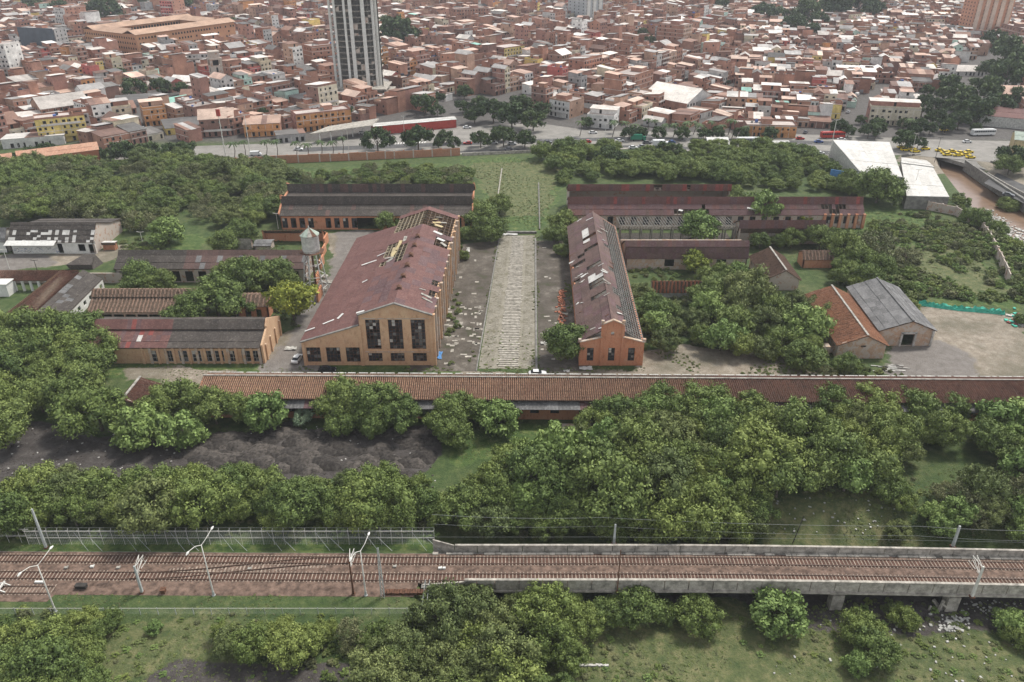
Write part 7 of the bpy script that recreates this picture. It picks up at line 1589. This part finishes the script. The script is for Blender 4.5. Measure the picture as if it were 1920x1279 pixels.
# orange gabled shed and blue-fronted shed at the far left
def shed_px(name, label, a, c_, row_depth, z, zr, wallm, roofm, deg=None):
    p, q = G(*a), G(*c_); d = (q - p).normalized(); n = Vector((-d.y, d.x, 0)) * row_depth; t = thing(name, label, 'shed', loc=p); wb = MB(); L = (q - p).length
    wall(wb, p, q, [(0, z), (L, z)], [], .3); wall(wb, q, q + n, [(0, z), (row_depth / 2, zr), (row_depth, z)], [], .3); wall(wb, q + n, p + n, [(0, z), (L, z)], [], .3); wall(wb, p + n, p, [(0, z), (row_depth / 2, zr), (row_depth, z)], [], .3); part(wb, 'wall', wallm, t)
    m = n / 2; up = lambda v, zz: (v.x, v.y, zz); panels(t, up(p - d * .3, z + .1), up(q + d * .3, z + .1), up(q + m + d * .3, zr + .1), up(p + m - d * .3, zr + .1), 12, 2, roofm); panels(t, up(q + n + d * .3, z + .1), up(p + n - d * .3, z + .1), up(p + m - d * .3, zr + .1), up(q + m + d * .3, zr + .1), 12, 2, roofm)
    return t
plain('orange_paint', (.42, .16, .085), .8, .2, .3); sheet_mat('sheet_orange', (.48, .25, .16), (.52, .3, .2), (.6, .42, .32), .15)
shed_px('orange_shed', 'long orange walled shed with a salmon gable roof at the left edge of the woodland', (40, 322), (190, 303), 9, 5.0, 7.4, 'orange_paint', 'sheet_orange')
shed_px('blue_shed', 'small shed with blue wall and orange roof at the far left edge', (-30, 325), (28, 318), 9, 4.2, 5.8, 'tarp_blue', 'sheet_orange')
# long red and white roadside shed and grey canopy
shed_px('red_shed', 'long narrow white-roofed shed with a red front beside the plaza', (702, 254), (856, 240), 7, 4.0, 4.6, 'red_paint', 'sheet_white')
p_, q_ = G(600, 270), G(700, 250)
t = thing('filling_station', 'wide grey canopy roof of a roadside forecourt behind the palms', 'canopy', loc=p_); b = MB(); b.hexa([(p_.x - 4, p_.y - 2, 4.6), (q_.x, q_.y - 6, 4.6), (q_.x + 2, q_.y + 8, 4.6), (p_.x + 2, p_.y + 12, 4.6)], [(p_.x - 4, p_.y - 2, 5.2), (q_.x, q_.y - 6, 5.2), (q_.x + 2, q_.y + 8, 5.4), (p_.x + 2, p_.y + 12, 5.4)]); part(b, 'roof', 'concrete', t)
for i in range(6): b = MB(); g = p_.lerp(q_, i / 5); b.box((g.x, g.y + 1, 2.3), (.4, .4, 4.6)); part(b, 'post', 'white_paint', t)
# red terminal roof and green canopy at the right edge
shed_px('terminal_building', 'long terminal building with a dark red patched roof at the right edge', (1835, 236), (1990, 250), 26, 5.0, 7.5, 'dirty_white', mm('sheet_maroon', ['sheet_white', 'sheet_violet'], .25, 55))
shed_px('station_canopy', 'green-roofed canopy with a yellow fascia at the right edge above the river', (1895, 290), (1990, 300), 16, 6.5, 8.5, 'sheet_yellow', 'roof_green')
brick_mat('brick_complex', (.44, .21, .12), (.38, .18, .1), (.4, .26, .18), (.5, .27, .13)); plain('courtyard_roof', (.42, .28, .2), .9, .2, .15)
# church tower
g = G(412, 172); t = thing('church_tower', 'slender square brick bell tower with openings in the upper left town', 'church tower', loc=g)
hh = hpx(412, 172, 96)
b = MB(); s_ = 3.2
for z0_, z1_, w_ in ((0, hh * .66, 3.3), (hh * .8, hh * .84, 3.7), (hh * .84, hh * .97, 2.7), (hh * .97, hh, 3.1)): b.box((0, 0, (z0_ + z1_) / 2), (w_ * 2, w_ * 2, z1_ - z0_), .6)
for i in range(4):
    a_ = .6 + math.pi / 4 + i * math.pi / 2; b.box((math.cos(a_) * 3.9, math.sin(a_) * 3.9, hh * .73), (1.3, 1.3, hh * .14), .6)
b.build('shaft', 'brick_old', t)
b = MB(); b.box((0, 0, hh * .73), (3.5, 3.5, hh * .14), .6)
for k_ in range(4):
    for f in (.2, .4, .56): a_ = .6 + k_ * math.pi / 2; b.box((math.cos(a_) * 3.32, math.sin(a_) * 3.32, hh * f), (.12, 1.1, 2.6), a_)
b.build('opening', 'dark_void', t, kind='stuff'); taken.append((g.x, g.y, 35, 6, 6))
# courtyard complex
A, Bc = G(265, 118), G(446, 88); d = (Bc - A).normalized(); n = Vector((-d.y, d.x, 0)); L = (Bc - A).length; Dp = 62; hC = 19.0
t = thing('courtyard_complex', 'huge orange brick complex around a planted courtyard in the upper left town', 'building', loc=A)
wings = [('front', 0, L, 0, 13), ('back', 0, L, Dp - 13, Dp), ('left', 0, 14, 13, Dp - 13), ('right', L - 14, L, 13, Dp - 13)]
for nm, u0, u1, v0, v1 in wings:
    P_ = lambda u, v, z: tuple(A + d * u + n * v + Vector((0, 0, z)))
    b = MB(); b.hexa([P_(u0, v0, 0), P_(u1, v0, 0), P_(u1, v1, 0), P_(u0, v1, 0)], [P_(u0, v0, hC), P_(u1, v0, hC), P_(u1, v1, hC), P_(u0, v1, hC)]); part(b, 'wing', 'brick_complex', t)
    long_u = nm in ('front', 'back'); m = .5
    if long_u: q1_, q2_ = [(u0 - 1, v0 - 1, hC), (u1 + 1, v0 - 1, hC), (u1 + 1, (v0 + v1) / 2, hC + 2.6), (u0 - 1, (v0 + v1) / 2, hC + 2.6)], [(u1 + 1, v1 + 1, hC), (u0 - 1, v1 + 1, hC), (u0 - 1, (v0 + v1) / 2, hC + 2.6), (u1 + 1, (v0 + v1) / 2, hC + 2.6)]
    else: q1_, q2_ = [(u0 - 1, v1, hC), (u0 - 1, v0, hC), ((u0 + u1) / 2, v0, hC + 2.6), ((u0 + u1) / 2, v1, hC + 2.6)], [(u1 + 1, v0, hC), (u1 + 1, v1, hC), ((u0 + u1) / 2, v1, hC + 2.6), ((u0 + u1) / 2, v0, hC + 2.6)]
    b = MB()
    for q in (q1_, q2_): deck(b, *[P_(*k_) for k_ in q], t=.3)
    part(b, 'roof', 'courtyard_roof', t)
b = MB(); rr = random.Random(4)
for k_ in range(5):
    z = 1.4 + 3.5 * k_
    for i in range(34):
        if rr.random() < .25: continue
        u = 2 + (L - 4) * i / 33; v = -.06; b.quad(P_(u, v, z), P_(u + 1.3, v, z), P_(u + 1.3, v, z + 1.4), P_(u, v, z + 1.4))
    for i in range(22): v = 2 + (Dp - 4) * i / 21; b.quad(P_(-.06, v + 1.2, z), P_(-.06, v, z), P_(-.06, v, z + 1.4), P_(-.06, v + 1.2, z + 1.4))
    for i in range(24): u = 15 + (L - 30) * i / 23; v = Dp - 13.06; b.quad(P_(u, v, z), P_(u + 1.8, v, z), P_(u + 1.8, v, z + 2.2), P_(u, v, z + 2.2))
part(b, 'window', 'dark_void', t, kind='stuff'); c_ = A + d * L / 2 + n * Dp / 2; taken.append((c_.x, c_.y, math.degrees(math.atan2(d.y, d.x)), L / 2 + 3, Dp / 2 + 3))
# unfinished round-fronted tower
g = G(676, 180); t = thing('unfinished_tower', 'tall unfinished round-fronted tower with white vertical fins and bare floors', 'tower', loc=(g.x, g.y, 0)); NS = 26; fh = 3.15
cx_, cy_ = 0, 0; W2, D2 = 13.5, 11
outl = []
for k_ in range(13): a_ = math.pi + math.pi * k_ / 12 * 1.0; outl.append((W2 * math.cos(a_) * (1 if True else 1), D2 * .75 * math.sin(a_)))
outl += [(W2, D2), (-W2, D2)]
for f in range(NS + 1):
    b = MB(); z = f * fh; k = len(b.v); b.v += [(x, y, z) for x, y in outl] + [(x, y, z + .35) for x, y in outl]; n_ = len(outl); b.f.append(tuple(range(k + n_, k + 2 * n_))); b.m.append(0); b.f.append(tuple(reversed(range(k, k + n_)))); b.m.append(0)
    for i in range(n_): j = (i + 1) % n_; b.f.append((k + i, k + j, k + n_ + j, k + n_ + i)); b.m.append(0)
    b.build('floor_slab', 'concrete', t)
for i in range(0, 13):
    x, y = outl[i]
    if i in (3, 5, 6, 8, 10, 11, 12, 1): b = MB(); b.box((x * .995, y * 1.0 - .35, NS * fh / 2), (2.0 if i in (6, 8) else 1.3, .7, NS * fh)); b.build('fin', 'white_paint', t)
b = MB()
for x in (-9, -3, 3, 9):
    for y in (-4, 3, 9): b.box((x, y, NS * fh / 2), (.8, .8, NS * fh))
b.build('core_columns', 'concrete_dark', t); b = MB(); b.box((0, 3.5, NS * fh / 2), (22, 10, NS * fh - 1)); b.build('core', 'concrete_dark', t)
rr = random.Random(5); b = MB()
for f in range(NS):
    for i in range(12):
        if rr.random() < .2:
            (x0_, y0_), (x1_, y1_) = outl[i], outl[i + 1]; z = f * fh; b.quad((x0_ * .97, y0_ * .97, z + .35), (x1_ * .97, y1_ * .97, z + .35), (x1_ * .97, y1_ * .97, z + (3.1 if rr.random() < .5 else 1.4)), (x0_ * .97, y0_ * .97, z + (3.1 if rr.random() < .5 else 1.4)))
b.build('infill_wall', 'brick_old', t, kind='stuff')
b = MB(); b.box((0, -2, 3), (40, 26, .5)); b.box((0, -2, 6.2), (36, 24, .5))
for x in range(-18, 19, 6): b.box((x, -14, 3), (.6, .6, 6))
b.build('podium', 'concrete', t)
b = MB(); b.bar((W2 + 1.4, -6, 0), (W2 + 1.4, -6, NS * fh), .5); b.bar((W2 + 1.4, -6, 0), (W2 + 1.4, -6, NS * fh), .5); b.build('hoist_mast', 'galvanised', t); taken.append((g.x, g.y, 0, 22, 17))
# orange high-rise and grey office tower
def highrise(px, py, label, wm_, fins, w_, d_, ns, finm, name='high_rise', deg=0):
    g = G(px, py); t = thing(name, label, 'tower', loc=(g.x, g.y, 0)); t.rotation_euler.z = R(deg); h = ns * 2.9
    b = MB(); b.box((0, 0, h / 2), (w_, d_, h)); b.box((0, 0, h + .4), (w_ + .4, d_ + .4, .8)); b.build('shaft', wm_, t)
    for i in range(fins): b = MB(); x = -w_ / 2 + w_ * (i + .5) / fins; b.box((x, -d_ / 2 - .5, h / 2), (w_ / fins * .5, 1.0, h)); b.build('bay', finm, t)
    b = MB()
    for k_ in range(ns):
        for i in range(fins):
            for s in (-.24, .24): x = -w_ / 2 + w_ * (i + .5) / fins + s * w_ / fins * .9; b.box((x, -d_ / 2 - (.52 if abs(s) < .2 else .03), k_ * 2.9 + 1.6), (w_ / fins * .16, 1.06 if abs(s) < .2 else .08, 1.3))
        for j in range(4): b.box((w_ / 2, -d_ / 2 + d_ * (j + .5) / 4, k_ * 2.9 + 1.6), (.1, 1.2, 1.2)); b.box((-w_ / 2, -d_ / 2 + d_ * (j + .5) / 4, k_ * 2.9 + 1.6), (.1, 1.2, 1.2))
    b.build('window', 'dark_void', t, kind='stuff'); taken.append((g.x, g.y, deg, w_ / 2 + 2, d_ / 2 + 2)); return t
plain('high_orange', (.55, .27, .17), .8, .15, .2); plain('high_pale', (.6, .46, .36), .8, .15, .2); plain('office_grey', (.42, .44, .44), .6, .15, .2); plain('slate_blue', (.09, .11, .13), .8, .2, .2)
highrise(1838, 68, 'orange brick high-rise with vertical bays reaching out of the photo at top right', 'high_orange', 5, 34, 18, 20, 'high_pale', deg=4)
highrise(1096, 44, 'grey-white office tower with dark window bands at the top centre', 'office_grey', 3, 20, 30, 9, 'white_paint', deg=30, name='office_tower')
g = G(92, 106); b = MB(); b.box((g.x - 1.6, g.y - 6.4, 12.5), (31, .5, 17), R(-14)); tag(b.build('blank_wall', 'slate_blue'), 'huge blank slate-blue wall facing the camera in the upper left town', 'wall')
g = G(572, 100); b = MB(); b.bar((g.x - 26, g.y + 4, 1.6), (g.x + 28, g.y - 8, 1.6), .3, 3.2); tag(b.build('green_hoarding', 'tarp_green'), 'long turquoise building site hoarding left of the unfinished tower', 'hoarding'); taken.append((g.x, g.y + 6, -10, 30, 12))
# ---------------------------------------------------------------- rows of houses
for tr in TREES:
    if tr[4] == 'city' and tr[3] >= 24: l_ = tr[0].location; taken.append((l_.x, l_.y, 0, 6, 6))
road_edge = [(x_, y_) for x_, y_ in (Gz(a, b_) for a, b_ in ((-400, 262), (215, 280), (330, 274), (560, 264), (700, 248), (860, 232), (1010, 228), (1130, 242), (1420, 254), (1560, 250), (1740, 244), (2300, 270)))]
def behind_road(x, y):
    for (x0_, y0_), (x1_, y1_) in zip(road_edge, road_edge[1:]):
        if x0_ <= x <= x1_: return y > y0_ + (y1_ - y0_) * (x - x0_) / (x1_ - x0_) + 5
    return y > 400
tk = np.array([(a, b_, math.cos(R(c_)), math.sin(R(c_)), d_, e_) for a, b_, c_, d_, e_ in taken])
def free(x, y, rad):
    dx, dy = x - tk[:, 0], y - tk[:, 1]; u = np.abs(dx * tk[:, 2] + dy * tk[:, 3]); v = np.abs(-dx * tk[:, 3] + dy * tk[:, 2]); return not np.any((u < tk[:, 4] + rad) & (v < tk[:, 5] + rad))
noH = [[Gz(a, b_) for a, b_ in p] for p in ([(1560, 250), (1700, 118), (1716, 118), (1600, 250)], [(1660, 262), (1740, 190), (1800, 120), (1850, 100), (1925, 100), (1925, 262)], [(870, 250), (850, 190), (1000, 180), (1040, 245)], [(1490, 262), (1560, 228), (1640, 160), (1656, 160), (1580, 232), (1560, 262)], [(640, 262), (700, 215), (860, 215), (860, 240)], [(1150, 262), (1150, 246), (1440, 252), (1440, 262)], [(480, 262), (600, 250), (700, 240), (700, 270)])]
LOTS = []
def rows(test, deg, lotw, depth, street, seed, blk):
    r = random.Random(seed); cs, sn = math.cos(R(deg)), math.sin(R(deg)); v = -1500.0; k = 0
    while v < 1600:
        dpt = depth * r.uniform(.88, 1.1)
        for rowi in (0, 1):
            vc = v + dpt * (rowi + .5); u = -1500.0; nb_ = 0; run = r.randint(*blk)
            base = r.uniform(1.3, 2.7)
            while u < 1600:
                w = lotw * r.choice((.7, .85, 1, 1, 1.15, 1.35, 1.8)); uc = u + w / 2; x, y = uc * cs - vc * sn, uc * sn + vc * cs; u += w; nb_ += 1
                if nb_ > run: u += street; nb_ = 0; run = r.randint(*blk); base = r.uniform(1.2, 2.9)
                if y < 330 or y > 1180 or abs(x) > y * .68 + 20 or not test(x, y): continue
                if not behind_road(x, y) or not free(x, y, 4): continue
                if any(inpoly(np.array([x]), np.array([y]), p)[0] for p in noH): continue
                if r.random() < .03: continue
                st = max(1, min(6, int(round(base + r.gauss(0, .9) + (.4 if y > 520 else 0) + (r.choice((2, 3)) if r.random() < .05 and x < .27 * y else 0)))))
                dd = dpt * r.uniform(.85, 1.0); LOTS.append((x, y, R(deg) + (0 if rowi == 0 else math.pi) * 1, w - .1, dd, st, r.random()))
        v += dpt * 2 + street
rows(lambda x, y: x < .02 * y, 50, 7.0, 11.5, 5.5, 1, (6, 12))
rows(lambda x, y: .02 * y <= x < .27 * y, 54, 6.6, 11, 5.5, 2, (7, 14))
rows(lambda x, y: x >= .27 * y, -14, 5.8, 9, 4.0, 3, (10, 18))
LOTS.sort(key=lambda q: q[1])
NIND = 300 - len(CU) + 8
big = HB(); idn = {'flat': 'flat', 'shed': 'sheet', 'gable': 'pitched', 'half': 'half-terrace'}
stn = ['', 'single-storey', 'two-storey', 'three-storey', 'four-storey', 'five-storey', 'six-storey']
inview = 0
for x, y, rz, w, d_, st, rv in LOTS:
    r = random.Random(int(x * 131 + y * 17)); right = x > .27 * y
    wc = r.choices(['brick', 'white', 'cream', 'grey', 'yellow', 'mint', 'red', 'orange'], [62, 14, 8, 7, 2, 1.5, 2.5, 3])[0]
    rc = r.choices(['pale', 'pinkish', 'rusty', 'dark', 'grey', 'green'], [34 if right else 22, 24, 20, 14, 20, .4])[0]; kind = r.choices(['flat', 'shed', 'gable', 'half'], [24, 34, 10, 32] if not right else [14, 52, 14, 20])[0]
    if right: st = min(st, 3)
    px, py = PX(x, y, 4)
    # the side towards the camera carries the front
    if math.cos(rz) < 0 and False: pass
    if inview < NIND and -20 < px < 1940 and py > 0:
        hb = HB(); house(hb, x, y, rz, w, d_, st, wc, rc, kind, r, 2); inview += 1
        put_house(hb, 'house', x, y, None, 'house', 'houses of the brick town', '%s %s house with %s %s roof' % (stn[st], wc, rc, idn[kind]), st * 2.8)
    else: house(big, x, y, rz, w, d_, st, wc, rc, kind, r, 2 if y < 620 else 1)
t = bpy.data.objects.new('hillside_houses', None); COL.objects.link(t); t['label'] = 'dense mass of small brick houses filling the far town'; t['kind'] = 'stuff'
for nm, mb, mt, tl in (('wall', big.w, 'house_wall', big.wt), ('roof', big.r, 'house_roof', big.rt), ('window', big.n, 'dark_void', None)):
    o = mb.build(nm, mt, t, tint=tl); o['kind'] = 'stuff'
tp_ = []
for x, y, rz, w, d_, st, rv in LOTS:
    if rv < .045:
        r = random.Random(int(x * 7 + y)); s = r.uniform(1.6, 3.4); tp_.append((x + math.sin(rz) * (d_ / 2 + 2.2), y - math.cos(rz) * (d_ / 2 + 2.2), s * .8 + 1.6, s, s * .9, r.uniform(0, 6), r.randint(0, 1)))
o = gn_scatter('street_greenery', tp_, [CR['city'][0], CR['city'][1]]); o['label'] = 'scattered small trees between the town houses'
print('lots', len(LOTS), 'faces', len(big.w.f) + len(big.r.f) + len(big.n.f))
# small clutter in yards and streets: laundry, tanks, awnings, rubble
# ---------------------------------------------------------------- labels that single out each tree and house
LMK = [('the great brick hall', 700, 600), ('the narrow gabled hall', 1140, 640), ('the striped ramp', 950, 560), ('the water tower', 590, 480), ('the grey barn', 1700, 590), ('the orange tiled barn', 1610, 600), ('the two-tone workshop', 330, 640), ('the black clerestory shed', 700, 380), ('the maroon double shed', 1300, 370),
       ('the coal-dark gravel yard', 450, 850), ('the left tiled roof end', 380, 720), ('the middle tiled roof', 1000, 730), ('the right tiled roof end', 1750, 730), ('the wire fence', 400, 1000), ('the viaduct start', 830, 1060), ('the right viaduct pier', 1770, 1120), ('the middle viaduct pier', 1560, 1120), ('the left lamp post', 100, 1140), ('the crossover rails', 500, 1060), ('the small meadow', 1560, 970),
       ('the big white shed', 1630, 300), ('the brown river', 1850, 400), ('the dirt lot', 1800, 650), ('the far green lawn', 980, 370), ('the unfinished tower', 676, 150), ('the brick bell tower', 412, 140), ('the courtyard complex', 300, 90), ('the yellow apartment block', 122, 250), ('the balconied corner block', 415, 240), ('the orange shed', 120, 300), ('the red roadside shed', 780, 240), ('the plaza', 930, 260), ('the white market hall', 1270, 190),
       ('the orange warehouse', 1440, 250), ('the busy side street', 1570, 210), ('the orange high-rise', 1840, 60), ('the grey office tower', 1105, 30), ('the river bridge', 1780, 300), ('the small tiled hut', 1270, 545), ('the ridge-strip shed', 1280, 475), ('the L-shaped building', 80, 540), ('the patched black roof', 100, 450), ('the double-tier tiled shed', 270, 570), ('the yellow mid-town block', 952, 100), ('the windowless brick block', 1096, 140), ('the mint green house', 1333, 95)]
def rel(px, py):
    best = min(LMK, key=lambda l: (l[1] - px) ** 2 + ((l[2] - py) * 1.5) ** 2); dx, dy = px - best[1], py - best[2]; dist = math.hypot(dx, dy)
    w = ('left of' if dx < 0 else 'right of') if abs(dx) > abs(dy) * 1.2 else ('behind' if dy < 0 else 'in front of')
    return ('just ' if dist < 45 else 'far ' if dist > 130 else '') + w + ' ' + best[0]
ORD = on + ['%s' % k for k in ()] + ['twenty-' + k for k in on[:9]] + ['thirtieth'] + ['thirty-' + k for k in on[:9]] + ['fortieth'] + ['forty-' + k for k in on[:9]]
def singled(items):
    grp = {}
    for o, px, py, d in items: grp.setdefault(d + ' ' + rel(px, py), []).append((px, py, o))
    for k, l in grp.items():
        l.sort(key=lambda q: q[0])
        for i, (px, py, o) in enumerate(l):
            if len(l) == 1: s = ''
            elif len(l) == 2: s = ', ' + ('left one' if i == 0 else 'right one')
            elif i == 0: s = ', leftmost'
            elif i == len(l) - 1: s = ', rightmost'
            else: s = ', %s from left' % ORD[i]
            o['label'] = k + s
KD = {'dense': 'dark leafy tree', 'broad': 'bright broad-leaved tree', 'feather': 'soft feathery tree', 'dry': 'sparse brownish bush', 'yellow': 'yellow-green tree', 'city': 'dark green tree', 'pale': 'pale silvery shrub', 'olive': 'olive green tree', 'palm': 'palm tree'}
singled([(t, px, py, ('large ' if w > 95 else 'small ' if w < 48 else 'medium ') + KD[k] if k != 'palm' else 'roadside palm tree') for t, px, py, w, k, d in TREES])
singled([(t, px, py, d) for t, px, py, d in ITEMS])
# ---------------------------------------------------------------- haze
hz_ = MB(); hz_.hexa([(-4400, -290, -8), (4400, -290, -8), (4400, 6400, -8), (-4400, 6400, -8)], [(-4400, -290, 125), (4400, -290, 125), (4400, 6400, 125), (-4400, 6400, 125)])
hm = bpy.data.materials.new('haze'); hm.use_nodes = True; hn = hm.node_tree; hn.nodes.clear(); pv = hn.nodes.new('ShaderNodeVolumePrincipled'); oo = hn.nodes.new('ShaderNodeOutputMaterial')
pv.inputs['Color'].default_value = (.93, .95, 1, 1); pv.inputs['Density'].default_value = .00011; pv.inputs['Anisotropy'].default_value = .0; hn.links.new(pv.outputs[0], oo.inputs['Volume']); MT['haze'] = hm
hz_.build('haze', 'haze', kind='stuff')
